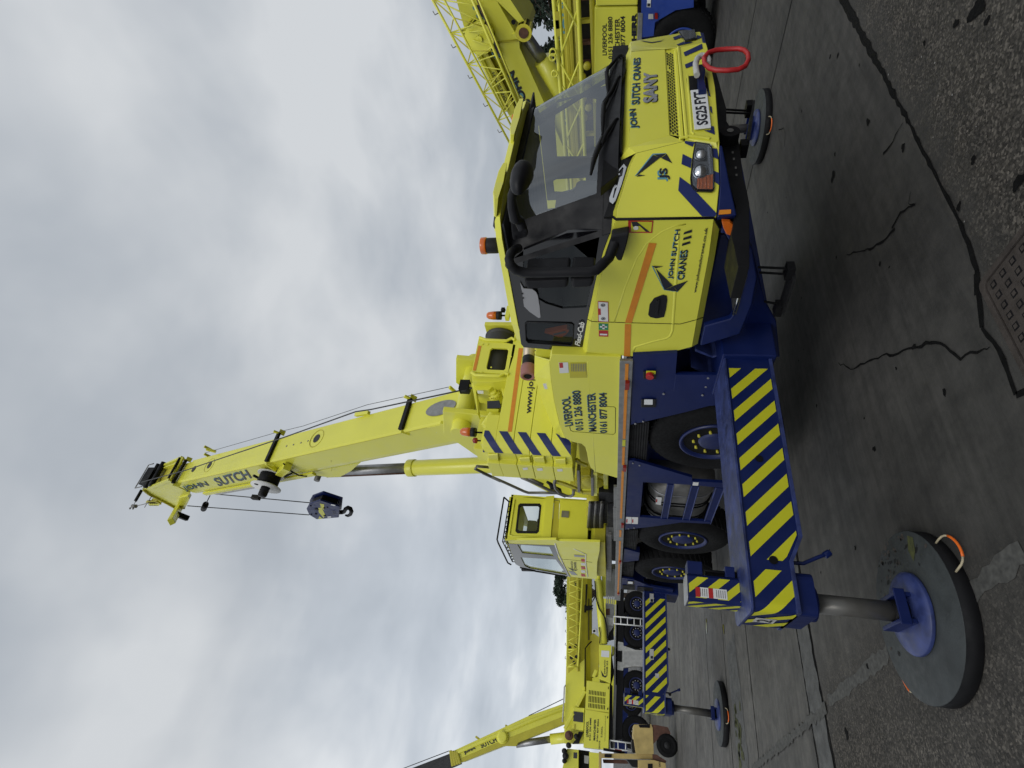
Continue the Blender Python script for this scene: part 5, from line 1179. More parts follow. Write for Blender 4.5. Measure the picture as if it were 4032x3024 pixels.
for a, b in (('845,240','860,650'),('1105,375','1110,720')): mb.bar(P('h:'+a,Y=2.99),P('h:'+b,Y=2.99),0.16,0.035,'dull_steel')
for a, b in (('790,130','870,200'),('870,200','1000,250')): mb.bar(P('h:'+a,Y=2.99),P('h:'+b,Y=2.99),0.03,0.05,'yellow_worn_shade')
mb.bar(P('h:1160,380',Y=2.97),P('h:1160,800',Y=2.97),0.03,0.05,'yellow'); mb.build('access_steps', crane, 0.004)
mb = MB()
for s_, r in (('0,40 300,170 545,282 600,300 800,300 1000,305',0.020),('510,100 700,180 860,260 1010,315 1080,345',0.022),('600,105 700,150 790,190',0.018),('955,120 935,170 950,240 1000,300 1100,340 1150,345 1185,325 1190,265',0.020)):
    mb.tube(PP('u',s_,Y=2.93),r,'dull_steel',8)
mb.tube([P('u:0,40',Y=2.93),P('L:1420,1280',Y=2.93),P('L:1235,1190',Y=2.93),P('L:1250,1172',Y=2.95),P('L:1360,1180',Y=3.1)],0.020,'dull_steel',8)
mb.build('handrail', crane)
mb = MB(); 
for k in range(6): mb.tube(PP('h','%d,%d %d,%d %d,%d %d,%d'%(260+k*14,560+k*6,330,600+k*14,400+k*20,650+k*10,430+k*16,760),Y=3.1),0.022,'dark_machinery',6)
for k in range(8): mb.tube(PP('h','%d,940 %d,1150 %d,1400'%(1060+k*36,1045+k*34,1020+k*38),Y=3.05),0.025,'dark_machinery' if k % 3 else 'dull_steel',6)
for k in range(5): mb.tube(PP('h','%d,950 %d,1120 %d,1390'%(1395+k*22,1400+k*22,1395+k*20),Y=2.9),0.014,'black_paint',5)
mb.box((-8.2,3.1,1.9),(-7.0,3.4,2.12),'dark_machinery'); mb.build('hydraulic_hoses', crane)
mb = MB(); mb.prism(PP('h','1500,660 1575,660 1590,1030 1500,1030',Y=2.86),(0,0.04,0),'aluminium'); mb.prism(PP('h','1490,1045 1570,1045 1590,1659 1500,1659',Y=2.86),(0,0.04,0),'aluminium')
mb.prism(PP('h','1400,1400 1490,1400 1490,1620 1400,1620',Y=3.0),(0,0.05,0),'checker_plate'); mb.prism(PP('e','735,0 870,0 875,395 735,395',Y=3.1),(0,0.1,0),'checker_plate')
for k in range(5): mb.prism(PP('e','%d,400 %d,400 %d,495 %d,495'%(742+k*25,756+k*25,756+k*25,742+k*25),Y=2.9),(0,0.03,0),'aluminium')
mb.build('deck_equipment', crane, 0.004)
mb = MB(); mb.box((-11.4,3.5,1.792),(-8.5,4.7,2.02),'dark_machinery'); mb.build('rear_deck_box', crane, 0.01)
mb = MB(); mb.box((-10.25,2.84,2.03),(-8.35,3.5,2.195),'yellow_worn_shade'); mb.box((-10.9,2.95,1.93),(-8.3,3.1,2.02),'dull_steel'); mb.build('cab_support', crane, 0.006)
# ---- operator's cab
XO, YO = -8.4, 2.77; oy1 = 3.56
oc = MB()
rw = PP('u','490,440 745,440 768,465 735,805 710,832 455,828 430,800 468,460',X=XO)
oc.prism(PP('u','350,352 300,920 830,905 870,380 720,358',X=XO),(-0.04,0,0),'yellow',holes=[rw])
sd_ = PP('u','300,920 325,965 430,1232 500,1270 1140,1395 1300,1415 1490,1430 1500,1200 1530,1060 1535,945 1000,930 960,915',Y=YO)
w1_ = PP('u','455,975 870,1003 930,1125 520,1085',Y=YO); w2_ = PP('u','500,1142 955,1170 1105,1372 620,1285 555,1255',Y=YO)
oc.prism(sd_,(0,0.04,0),'yellow',holes=[w1_,w2_])
zr = 3.66; xf0, xf1, xf2 = sd_[2].x, sd_[4].x, sd_[6].x
oc.box((xf0+0.02,YO,zr-0.04),(XO,oy1,zr+0.005),'yellow'); oc.box((xf2+0.05,YO+0.04,2.2),(XO-0.02,oy1,2.26),'yellow')
fw = [(XO-0.1,oy1,2.8),(xf0+0.15,oy1,3.55),(XO-0.1,oy1,3.55)]
oc.prism([(XO,oy1,2.2),(xf2,oy1,2.2),(xf1,oy1,2.75),(xf0,oy1,zr),(XO,oy1,zr)],(0,-0.04,0),'yellow',holes=[[(XO-0.15,oy1,2.8),(xf1+0.15,oy1,2.8),(xf0+0.12,oy1,3.52),(XO-0.15,oy1,3.52)]])
oc.prism([(xf2,YO+0.04,2.2),(xf2,oy1-0.04,2.2),(xf1,oy1-0.04,2.72),(xf1,YO+0.04,2.72)],(0.04,0,0),'yellow')
oc.prism(PP('u','830,345 935,335 890,885 785,880',X=XO+0.05),(-0.05,0,0),'yellow')
oc.prism(PP('u','935,400 1005,400 985,890 895,885',X=XO+0.03),(-0.02,0,0),'yellow_worn_shade')
oc.prism(PP('u','1010,390 1390,405 1370,950 985,890',X=XO+0.06),(-0.12,0,0),'yellow')
for s_ in ('385,385 420,388 362,840 345,870',): oc.tube(PP('u','420,385 350,850 400,870 750,880',X=XO+0.01),0.012,'yellow',6)
ocab = oc.build('operator_cab', crane, 0.012)
mb = MB(); 
for loop, nr_ in ((rw,Vector((1,0,0))),): mb.prism([p+nr_*0.006 for p in loop],nr_*-0.03,'black_plastic',holes=[[p+nr_*0.006 for p in inset_loop(loop,0.84)]])
mb.prism([p+Vector((0,-0.004,0)) for p in PP('u','335,962 440,968 955,985 990,1155 1135,1375 1120,1392 500,1268 430,1230',Y=YO)],(0,0.02,0),'black_gloss',holes=[[p+Vector((0,-0.004,0)) for p in w1_],[p+Vector((0,-0.004,0)) for p in w2_]])
mb.build('window_frame', ocab, 0.003)
mb = MB(); mb.sheet([p+Vector((-0.01,0,0)) for p in rw],'clear_glass'); mb.sheet([p+Vector((0,0.01,0)) for p in w1_],'clear_glass'); mb.sheet([p+Vector((0,0.01,0)) for p in w2_],'clear_glass')
mb.sheet([(xf1,YO+0.04,2.75),(xf1,oy1-0.04,2.75),(xf0,oy1-0.04,3.62),(xf0,YO+0.04,3.62)],'clear_glass'); mb.build('window', ocab, fixn=False)
mb = MB(); mb.prism(rrect((-8.75,3.15,2.98),(0,1,0),(0,0,1),0.17,0.24,0.06),(-0.1,0,0),'seat_fabric'); mb.prism(rrect((-8.76,3.15,3.30),(0,1,0),(0,0,1),0.11,0.08,0.03),(-0.07,0,0),'seat_fabric'); mb.box((-9.2,2.97,2.45),(-8.75,3.33,2.75),'dark_interior'); mb.box((-9.6,2.9,2.3),(-9.4,3.4,2.9),'dark_interior'); mb.build('seat', ocab, 0.01)
mb = MB(); ga = PP('u','280,358 190,910 205,955 330,1215 372,1235',Y=2.85)
ga = [P('u:280,358',X=XO),P('u:190,910',X=XO),P('u:205,955',Y=YO),P('u:330,1215',Y=YO),P('u:372,1238',Y=YO)]
ins = [P('u:345,415',X=XO),P('u:262,940',X=XO),P('u:300,1010',Y=YO),P('u:390,1200',Y=YO)]
mb.tube(ga,0.014,'black_paint',6); mb.tube(ins,0.010,'black_paint',6); mb.tube([ga[0],ins[0]],0.014,'black_paint',6)
for i in range(9):
    f_ = i/8; a = ins[0].lerp(ins[1],f_); mb.tube([a,a+Vector((0,0,-0.05))],0.008,'black_paint',5); mb.tube([a,a+Vector((-0.5,0,0.0))],0.006,'black_paint',5)
for i in range(6): f_ = i/5; a = ins[2].lerp(ins[3],f_); mb.tube([a,a+Vector((0,0,-0.06))],0.008,'black_paint',5); mb.tube([a,a+Vector((0,0.6,0))],0.006,'black_paint',5)
mb.tube([ins[0]+Vector((0,0,-0.03)),ins[1]+Vector((0,0,-0.03))],0.006,'black_paint',5); mb.build('roof_guard', ocab)
mb = MB(); mb.tube(PP('u','490,1275 560,1290 700,1325 1000,1375 1080,1385',Y=YO),0.016,'black_paint',6); mb.prism(PP('u','505,1305 690,1315 690,1330 515,1325',Y=YO),(0,0.05,0),'black_plastic'); mb.prism(PP('u','1120,1320 1195,1330 1240,1378 1165,1372',Y=YO-0.004),(0,0.004,0),'black_gloss'); mb.build('wiper', ocab)
mb = MB(); mb.tube(PP('u','945,958 985,1080 1060,1240 1140,1395',Y=YO),0.013,'white',6); mb.tube(PP('u','1190,1030 1350,1100 1345,1200 1375,1395',Y=YO),0.010,'white',6)
mb.tube(PP('u','1000,1165 1200,1180 1340,1195 1430,1210',Y=YO-0.001),0.003,'black_paint',4); mb.build('cab_trim', ocab)
mb = MB(); kq = lambda s_: mb.sheet(PP('u',s_,Y=YO-0.005),'text_black')
kq('1110,1275 1215,1315 1175,1320'); kq('1205,1312 1250,1300 1215,1325'); mb.text('JOHN SUTCH',P('u:1190,1300',Y=YO-0.005),P('u:1182,1195',Y=YO-0.005),P('u:1160,1300',Y=YO-0.005),'text_black',(0,-0.001,0),0.02); mb.text('CRANES',P('u:1228,1300',Y=YO-0.005),P('u:1222,1205',Y=YO-0.005),P('u:1198,1302',Y=YO-0.005),'text_black',(0,-0.001,0),0.02)
for k in range(5): mb.sheet(PP('u','%d,%d %d,%d %d,%d %d,%d'%(1285,1165+k*48,1335,1170+k*48,1345,1205+k*48,1292,1200+k*48),Y=YO-0.005),'white' if k % 2 else 'red_decal')
mb.sheet(PP('u','1195,1108 1330,1122 1335,1145 1200,1135',Y=YO-0.005),'grey_plate'); c = P('u:1080,580',X=XO+0.065); mb.box((c.x,c.y-0.055,c.z-0.06),(c.x+0.012,c.y+0.055,c.z+0.06),'dull_steel'); mb.build('cab_decals', ocab, fixn=False)
# ---- boom: local frame along its length
bd = Vector((-0.405,0,0.914)).normalized(); bn = Vector((0.914,0,0.405)).normalized(); bP = Vector((-6.44,0,4.47)); Y0_, Y1_ = 3.78, 4.33
def BX(t, m, y): return bP+bd*t+bn*m+Vector((0,y,0))
def boom_section(t, k=1.0, dp=0.0):
    c = (Y0_+Y1_)/2; hw = (Y1_-Y0_)/2*k; pts = [(-hw+0.03,0-dp),(hw-0.03,0-dp),(hw,-0.03-dp),(hw,-0.52)]
    for i in range(1,6): a = math.radians(18*i); pts.append((hw*math.cos(a),-0.52-0.26*math.sin(a)*k))
    left = [(-y,m) for y, m in reversed(pts[2:-1] if False else pts[2:])]
    pts = pts+[q_ for q_ in left if abs(q_[0]) > 1e-6]
    return [BX(t,m,c+y) for y, m in pts]
def boom_prism(mb, t0, t1, k, dp, mat):
    a, b = boom_section(t0,k,dp), boom_section(t1,k,dp); n = len(a)
    mb.add(a+b,[(i,(i+1)%n,n+(i+1)%n,n+i) for i in range(n)]+[tuple(reversed(range(n))),tuple(range(n,2*n))],mat)
mb = MB(); boom_prism(mb,-1.0,7.55,1.0,0.0,'yellow'); boom_prism(mb,7.55,8.05,0.93,0.02,'yellow')
mb.prism([BX(-0.9,-0.03,Y0_),BX(0.3,-0.03,Y0_),BX(0.1,-0.6,Y0_),BX(-0.9,-0.6,Y0_)],(0,-0.012,0),'yellow')
mb.prism([BX(2.5,-0.70,3.84),BX(4.1,-0.70,3.84),BX(3.75,-1.0,3.84),BX(3.45,-1.05,3.84),BX(3.0,-0.92,3.84)],(0,0.42,0),'yellow')
boom = mb.build('boom', crane, 0.012)
PT = (tuple(BX(0,0,0)), np.array(bn))
mb = MB()
for s_, r in (('L:88,970',0.075),('H:1770,537',0.085),('H:770,787',0.075),('H:625,822',0.075),('L:1222,690',0.11)):
    c = P(s_,pl=PT); mb.cyl(c+bn*0.002,c+bn*0.006,r,'dark_interior',24)
for s_, r in (('L:88,970',0.17),('H:1770,537',0.18),('H:770,787',0.16)): c = P(s_,pl=PT); mb.ring(c+bn*0.001,bn,r,0.005,'yellow_worn_shade',28,5)
c = P('L:990,752',pl=PT); ov = [c+bd*(0.30*math.cos(a))+Vector((0,0.13*math.sin(a),0)) for a in [2*math.pi*i/24 for i in range(24)]]; ov = [p+bn*0.004 for p in ov]; mb.prism(ov,bn*0.012,'aluminium')
c = P('L:1130,718',pl=PT); mb.cyl(c,c+bn*0.02,0.035,'dull_steel',12)
for s_ in ('H:1490,608','H:1555,595','H:1625,577','H:1690,560'): c = P(s_,pl=PT); mb.cyl(c,c+bn*0.006,0.018,'dull_steel',8)
mb.build('access_hole', boom)
for sa, sb in (('L:775,690','L:705,912'),('H:1430,495','H:1312,758'),('H:562,745','H:438,960')):
    mb = MB(); a, b = P(sa,pl=PT)+bn*0.03, P(sb,pl=PT)+bn*0.03; mb.bar(a,b,0.085,0.05,'black_paint',up=bn); mb.build('wear_collar', boom, 0.005)
    mb = MB(); mb.bar(a+Vector((0,0.04,0))+bn*0.01,a+Vector((0,0.04,0))-bn*0.1+bd*-0.03,0.10,0.02,'yellow',up=bd); mb.bar(a+bn*0.0,a+bn*0.10+bd*0.04,0.03,0.06,'yellow'); mb.bar(b-bn*0.02,b-bn*0.14-bd*0.08,0.10,0.02,'yellow',up=bd); mb.build('collar_bracket', boom)
mb = MB(); mb.bar(P('L:380,805',pl=PT)+bn*0.03,P('L:475,790',pl=PT)+bn*0.03,0.06,0.06,'yellow'); 
for s_ in ('L:1065,610','H:740,620','H:740,690'): c = P(s_,pl=PT); mb.bar(c-bn*0.12,c+bn*0.05,0.05,0.03,'yellow')
c = P('H:830,660',pl=PT); mb.bar(c,c+bn*0.16+bd*0.12,0.05,0.05,'yellow'); mb.bar(P('L:985,858',Y=Y0_-0.01),P('L:1020,865',Y=Y0_-0.01),0.05,0.06,'yellow'); mb.build('rope_bracket', boom)
# lower side rail, seam and name
mb = MB(); mb.tube([BX(-0.1,-0.035,Y0_-0.002),BX(7.5,-0.035,Y0_-0.002)],0.006,'yellow_worn_shade',5); mb.tube([BX(2.9,-0.36,Y0_-0.001),BX(3.35,-0.75,Y0_+0.03)],0.006,'yellow_worn_shade',5)
mb.bar(BX(3.7,-0.64,Y0_-0.03),BX(7.6,-0.60,Y0_-0.03),0.05,0.10,'yellow'); mb.bar(BX(5.2,-0.68,Y0_-0.05),BX(7.2,-0.66,Y0_-0.05),0.04,0.06,'white_worn'); mb.build('side_rail', boom, 0.005)
tx = MB(); q3 = lambda s_: P(s_,Y=Y0_-0.004)
tx.text('SUTCH', BX(5.05,-0.50,Y0_-0.004), BX(6.42,-0.50,Y0_-0.004) , BX(5.05,-0.22,Y0_-0.004),'text_black',(0,-0.002,0),0.02) if False else None
a, b, c = q3('H:1165,908'), q3('H:845,985'), q3('H:1100,852')
tx.text('SUTCH', q3('H:862,985'), q3('H:1168,908'), q3('H:802,912'),'text_black',(0,-0.003,0),0.02,'text_cyan',(-0.015,0.02)); tx.text('JOHN', q3('H:560,1035'), q3('H:780,988'), q3('H:510,988'),'text_black',(0,-0.003,0),0.02,'text_cyan',(-0.015,0.02))
tx.build('lettering', boom, fixn=False)
mb = MB(); mb.sheet([p+Vector((0,-0.004,0)) for p in PP('L','945,910 1040,888 1052,910 955,928',Y=Y0_)],'white'); mb.sheet([p+Vector((0,-0.005,0)) for p in PP('L','955,910 978,905 985,920 962,925',Y=Y0_)],'red_decal'); mb.build('sticker', boom, fixn=False)
# head of the boom
hd_ = MB(); pts = PP('v','345,860 470,820 880,690 1060,830 1290,930 1260,1100 1180,1230 1010,1240 830,1140 660,1050 470,960',Y=3.80)
hd_.prism(pts,(0,0.03,0),'yellow'); hd_.prism([Vector((p.x,4.28,p.z)) for p in pts],(0,0.03,0),'yellow')
hd_.prism(inset_loop([Vector((p.x,3.83,p.z)) for p in pts],0.82),(0,0.45,0),'yellow_worn_shade')
for a, b in zip(pts[6:],pts[7:]+pts[:1]): hd_.bar(a+Vector((0,-0.02,0)),b+Vector((0,-0.02,0)),0.05,0.05,'yellow_worn_shade')
hd_.prism(PP('v','1000,1240 1060,1040 1240,1000 1280,1060 1190,1240',Y=3.76),(0,0.10,0),'yellow')
a, b = P('v:1060,1240',Y=3.75), P('v:905,1525',Y=3.12); hd_.bar(a,b,0.15,0.12,'yellow',up=bd); c = a.lerp(b,0.45); hd_.bar(c,c-bn*0.32,0.12,0.12,'black_paint')
head = hd_.build('boom_head', boom, 0.01)
mb = MB()
for s_, r in (('370,830',0.05),('480,800',0.06)): a = P('v:'+s_,Y=3.80); mb.cyl(a,a+Vector((0,0.62,0)),r,'black_paint',14)
a = P('v:300,880',Y=3.80); mb.cyl(a,a+Vector((0,-0.28,0)),0.035,'black_paint',10); a = P('v:845,640',Y=3.82); mb.cyl(a,a+Vector((0,0.52,0)),0.025,'black_paint',10); mb.prism(PP('v','230,760 300,650 430,650 400,800 330,800',Y=3.95),(0,0.3,0),'black_paint')
for k in range(7): c = P('v:370,830',Y=3.86+k*0.09); mb.bar(c+bd*0.03,c+bd*0.16-bn*0.02,0.03,0.02,'yellow_worn_shade')
mb.build('rope_roller', head)
mb = MB(); mb.bar(P('v:470,830',Y=3.80),P('v:880,670',Y=3.80),0.05,0.07,'yellow'); e_ = P('v:470,830',Y=3.80)+Vector((0,0.56,0)); e2_ = P('v:880,670',Y=3.80)+Vector((0,0.56,0)); mb.bar(e_,e2_,0.05,0.07,'yellow'); mb.bar(P('v:880,690',Y=3.80),e2_+Vector((0,0,-0.02)),0.05,0.05,'yellow')
q5 = PP('v','165,840 350,548',Y=3.8); q5 = [P('v:165,840',Y=3.8),P('v:165,840',Y=3.8)+Vector((0,0.62,0))]; mb.tube(q5+[q5[1]-bd*0.25],0.013,'dull_steel',6); mb.tube([q5[0],q5[0]-bd*0.35],0.013,'dull_steel',6); mb.build('head_guard', head)
mb = MB()
for k in range(5): c = P('v:%d,1150'%(460+k*40),Y=3.72); mb.lathe(c,(0,1,0),[(0.09,0),(0.09,0.02),(0.07,0.028),(0.07,0.045),(0.09,0.05),(0.001,0.05)],'yellow_worn_shade',18)
for k in range(5): a = P('v:%d,1190'%(470+k*38),Y=3.70); b = P('v:%d,1060'%(545+k*38),Y=3.80); mb.bar(a,b,0.02,0.06,'yellow'); mb.bar(a+Vector((0.0,0,0)),a+Vector((0.02,0.02,0.0)),0.03,0.05,'black_paint')
mb.build('sheave', head)
mb = MB(); mb.tube(PP('v','360,1230 420,1130 500,1010',Y=3.75),0.012,'dull_steel',6); mb.tube(PP('v','200,1200 300,1180 450,1140',Y=3.6),0.01,'dull_steel',6)
c = P('v:190,1210',Y=3.6); mb.cyl(c,c+Vector((0,0,0.12)),0.045,'dull_steel',10)
for k in range(3): a = 2.1*k; q6 = c+Vector((0.0,0.13*math.cos(a),0.13*math.sin(a)*0.4+0.1)); mb.tube([c+Vector((0,0,0.1)),q6],0.007,'dull_steel',5); mb.lathe(q6,(0,0,1),[(0.001,-0.03),(0.03,0),(0.001,0.03)],'dull_steel',8)
mb.build('wind_gauge', head)
# ropes
mb = MB()
r0 = Vector((-5.5,3.9,3.72)); rs = [r0, P('H:2133,287',pl=PT)+bn*0.2, P('H:1435,535',pl=PT)+bn*0.12, P('H:560,830',pl=PT)+bn*0.06, P('v:300,720',Y=4.05)]
rs = [Vector((-5.45,3.75,3.75)), P('L:480,760',Y=3.98)]+[P('H:2133,287',Y=4.0),P('H:1470,525',Y=3.92),P('H:900,715',Y=3.88),P('H:560,830',Y=3.88),P('v:290,720',Y=3.9)]
mb.tube(rs,0.012,'rope',6); mb.tube([P('L:1065,605',pl=PT)+bn*0.04,P('L:480,745',pl=PT)+bn*0.09,P('L:0,890',pl=PT)+bn*0.05,P('H:1420,490',pl=PT)+bn*0.05,P('H:740,680',pl=PT)+bn*0.04],0.005,'rope',5)
hy = 4.05
mb.tube([P('H:565,1165',Y=3.85),P('H:1700,1250',Y=hy)],0.012,'rope',6); mb.tube([P('H:820,1055',Y=3.85),P('H:1765,1142',Y=hy)],0.012,'rope',6); mb.build('hoist_rope', crane)
mb = MB(); a = P('H:775,1070',Y=3.8); b = P('H:735,1150',Y=3.85); mb.tube([a,b],0.012,'black_paint',6); mb.cyl(b,P('H:715,1195',Y=3.85),0.07,'black_paint',12); c = P('H:1205,1087',Y=3.95); mb.box((c.x-0.05,c.y-0.05,c.z-0.10),(c.x+0.05,c.y+0.05,c.z+0.10),'dark_machinery'); mb.build('limit_switch', boom)
# cable reel on the side of the boom
mb = MB(); c = P('H:1335,900',Y=3.66); mb.lathe(c,(0,-1,0),[(0.20,-0.06),(0.20,0.20)],'black_paint',28); mb.lathe(c+Vector((0,-0.20,0)),(0,-1,0),[(0.29,0),(0.29,0.014),(0.001,0.014)],'white',36); mb.lathe(c+Vector((0,0.06,0)),(0,-1,0),[(0.26,0),(0.26,0.012)],'white',32)
mb.lathe(c+Vector((0,-0.214,0)),(0,-1,0),[(0.085,0),(0.085,0.16),(0.07,0.19),(0.001,0.19)],'black_plastic',20); mb.bar(c+bd*0.3+Vector((0,-0.1,0)),c+bd*0.3+Vector((0,0.14,0)),0.04,0.04,'black_paint'); mb.bar(c+bd*0.33-bn*0.25,c+bd*0.30+bn*0.18,0.04,0.04,'black_paint')
for dx_, dz_ in ((0.13,0.13),(-0.13,0.1)): q7 = c+Vector((dx_,-0.215,dz_)); mb.cyl(q7,q7+Vector((0,-0.004,0)),0.04,'dark_machinery',12)
mb.build('cable_reel', boom)
mb = MB(); mb.bar(P('H:1500,800',Y=3.7),P('H:1430,860',Y=3.7),0.14,0.14,'yellow'); mb.bar(P('H:1300,765',Y=3.76),P('H:1390,830',Y=3.74),0.08,0.05,'yellow'); mb.tube(PP('H','1460,770 1530,840 1600,880 1680,890',Y=3.72),0.016,'black_paint',6); mb.tube(PP('H','1540,860 1480,890 1430,880',Y=3.72),0.02,'dark_machinery',6); mb.build('reel_bracket', boom, 0.006)
# lift cylinder
mb = MB(); c0 = Vector((-7.98,mid,2.6)); c1 = P('L:770,1185',Y=mid); c2 = P('L:110,1212',Y=mid)
mb.cyl(c0,c1,0.148,'yellow',32); dv = (c1-c0).normalized(); mb.cyl(c1-dv*0.10,c1+dv*0.05,0.165,'yellow',32); cyb = mb.build('lift_cylinder', crane, 0.008)
mb = MB(); mb.cyl(c1,c2,0.102,'steel',28); mb.cyl(c2+Vector((0,-0.2,0)),c2+Vector((0,0.2,0)),0.06,'dull_steel',12); mb.tube([c1+Vector((0,-0.11,0.02)),c2+Vector((0,-0.1,-0.2))],0.018,'rust',6); mb.build('cylinder_rod', cyb)
# ---- hook block
hk = P('H:1830,1200',Y=hy); hook = empty('hook_block', hk, 'blue hook block with yellow flash hanging on two ropes from the raised boom', 'hook block')
mb = MB(); fc = PP('H','1675,1195 1700,1150 1800,1115 1985,1175 1975,1275 1770,1292 1700,1250',Y=hy-0.10); mb.prism(fc,(0,0.04,0),'blue'); mb.prism([p+Vector((0,0.2,0)) for p in fc],(0,0.04,0),'blue'); mb.prism(inset_loop([p+Vector((0,0.05,0)) for p in fc],0.8),(0,0.14,0),'black_paint'); mb.build('side_plate', hook, 0.01)
mb = MB(); T9 = (0,-0.104,0)
for s_ in ('1800,1145 1840,1152 1838,1205 1810,1180','1785,1185 1815,1180 1850,1250 1835,1280 1790,1225','1795,1262 1830,1285 1785,1290'): mb.sheet(PP('H',s_,Y=hy-0.104),'yellow_decal')
for s_, r in (('1770,1195',0.05),('1765,1240',0.03),('1840,1185',0.025),('1845,1255',0.03),('1715,1165',0.02),('1720,1245',0.02),('1870,1180',0.02)): c = P('H:'+s_,Y=hy-0.103); mb.cyl(c,c+Vector((0,-0.012,0)),r,'black_paint',12)
for s_ in ('1905,1150 1945,1158 1942,1168 1902,1160','1870,1265 1905,1262 1905,1276 1872,1278'): mb.sheet(PP('H',s_,Y=hy-0.106),'plate_white')
mb.text('2.5',P('H:1945,1245',Y=hy-0.105),P('H:1942,1212',Y=hy-0.105),P('H:1920,1245',Y=hy-0.105),'text_black',(0,-0.001,0)); mb.build('plate_marking', hook, fixn=False)
mb = MB(); hkp = PP('H','1975,1235 2005,1232 2025,1222 2040,1195 2062,1182 2085,1192 2095,1218 2085,1245 2062,1258 2035,1252 2025,1235',Y=hy); mb.tube(hkp[:10],[0.03,0.035,0.045,0.05,0.05,0.05,0.05,0.045,0.035,0.02],'black_paint',10); mb.cyl(P('H:1972,1225',Y=hy),P('H:2010,1222',Y=hy),0.05,'dark_machinery',12); mb.build('hook', hook)
# ================================================================== THE CRANE PARKED ACROSS THE YARD (far left)
GX = -31.0
def gp(fr, s_, dx_=0.0): return PP(fr, s_, X=GX+dx_)
gr_ = empty('mobile_crane', (GX-1.2, 3.6, 0), 'yellow crane parked crosswise behind the forklift, its boom lying level', 'mobile crane', 'cranes in the yard')
BK = (-2.4,0,0)
mb = MB(); mb.prism(gp('p','890,0 985,300 965,1250 860,1270')+gp('e','',0) if False else gp('p','885,-900 990,-900 985,300 965,1250 860,1270'),BK,'black_paint'); mb.prism(gp('e','905,1022 978,1036 985,1082 1150,1140 1258,1146 1255,1372 1110,1372 982,1392 975,1432 895,1420',0.02),(-0.3,0,0),'white_worn')
for k in range(16): a = gp('e','%d,1160 %d,1360'%(1000+k*16,1000+k*16),0.025); mb.tube(a,0.008,'grey_plate',4)
mb.prism(gp('e','900,1150 962,1155 960,1310 898,1300',0.05),(-0.1,0,0),'black_paint'); mb.prism(gp('e','730,480 860,500 850,800 760,960 730,760',0.0),(-1.5,0,0),'aluminium'); mb.prism(gp('e','735,560 790,560 790,650 735,650',0.02),(-0.2,0,0),'rust')
mb.prism(gp('e','735,670 850,700 840,800 740,790',0.03),(-0.2,0,0),'white_worn'); mb.prism(gp('e','780,900 840,820 850,980 780,1000',0.03),(-0.3,0,0),'black_paint'); mb.build('carrier_frame', gr_)
mb = MB(); mb.prism(gp('e','865,500 905,500 900,1000')+gp('p','893,30 885,490 862,1400 815,1400 845,490 852,40'),(-0.3,0,0),'white_worn'); mb.prism(gp('p','865,490 885,490 862,1400 850,1400',0.01),(-0.2,0,0),'grey_plate'); mb.build('deck_rail', gr_)
for s_ in ('p:1160,495','p:1100,1140','e:1160,895','e:1080,480'):
    c = P(s_,X=GX); c.z = 0.70; wheel('wheel', c, (1,0,0), 0.70, 0.45, gr_, 'rim_blue', 0.05, 'plate_white')
mb = MB(); ya_, yb_ = P('e:350,60',X=GX).y, P('p:350,560',X=GX).y; zT0, zT1 = P('e:190,112',X=GX).z, P('p:165,560',X=GX).z; zB0 = P('e:530,150',X=GX).z; zB1 = P('e:530,1000',X=GX).z
sec = []
for y, zt2_, zb2_ in ((ya_,zT0,zB0),(yb_,zT1,zB1-0.15)):
    hh = zt2_-zb2_; sec.append([Vector((GX-0.12,y,zt2_)),Vector((GX,y,zt2_-0.12)),Vector((GX,y,zt2_-hh*0.42)),Vector((GX-0.06,y,zt2_-hh*0.62)),Vector((GX-0.2,y,zt2_-hh*0.82)),Vector((GX-0.42,y,zb2_)),Vector((GX-0.9,y,zb2_)),Vector((GX-1.2,y,zt2_-hh*0.7)),Vector((GX-1.2,y,zt2_))])
nS_ = len(sec[0]); mb.add(sec[0]+sec[1],[(i,(i+1)%nS_,nS_+(i+1)%nS_,nS_+i) for i in range(nS_)]+[tuple(range(nS_)),tuple(range(2*nS_-1,nS_-1,-1))],'yellow_worn_shade')  # boom darker than its lattice jib, contrast put into the colour
mb.prism(gp('e','172,1500',0.03)+gp('p','165,520 150,1100 145,1312 420,1312 430,1010 330,800 440,560 440,120',0.03),(-1.31,0,0),'yellow')
mb.prism(gp('p','430,540 480,420 480,870 420,870 290,870 320,790',-0.4),(-0.5,0,0),'yellow_worn_shade')
mb.prism(gp('e','525,935 560,900 640,960 655,1075 632,1400 620,1500 500,1530 440,1560 440,1050',-0.35),(-0.5,0,0),'yellow_worn_shade')
mb.tube(gp('e','345,130 335,1000')+gp('p','340,300'),0.10,'yellow_worn_shade',8); gb = mb.build('boom', gr_, 0.03)
mb = MB(); mb.tube(gp('e','440,1659 445,1120 490,1060 535,1020',0.05),0.035,'black_paint',6); mb.tube(gp('e','495,420 495,1000',0.03),0.03,'dark_machinery',5); mb.prism(gp('e','450,215 478,215 462,520 540,510 540,575 462,580 455,610 430,610 430,520 445,500',0.1),(-0.1,0,0),'black_paint'); mb.build('hose', gr_)
lt = MB(); c1 = gp('e','197,120 190,1375',0.5); c2 = gp('e','410,135 342,1375',0.5)
lt.tube(c1,0.05,'yellow',6); lt.tube(c2,0.05,'yellow',6); lt.tube([p+Vector((-0.7,0,0)) for p in c1],0.05,'yellow',6)
nz_ = 15
for k in range(nz_):
    a = (c1 if k % 2 else c2); b_ = (c2 if k % 2 else c1); lt.tube([a[0].lerp(a[1],k/nz_),b_[0].lerp(b_[1],(k+1)/nz_)],0.026,'yellow',5)
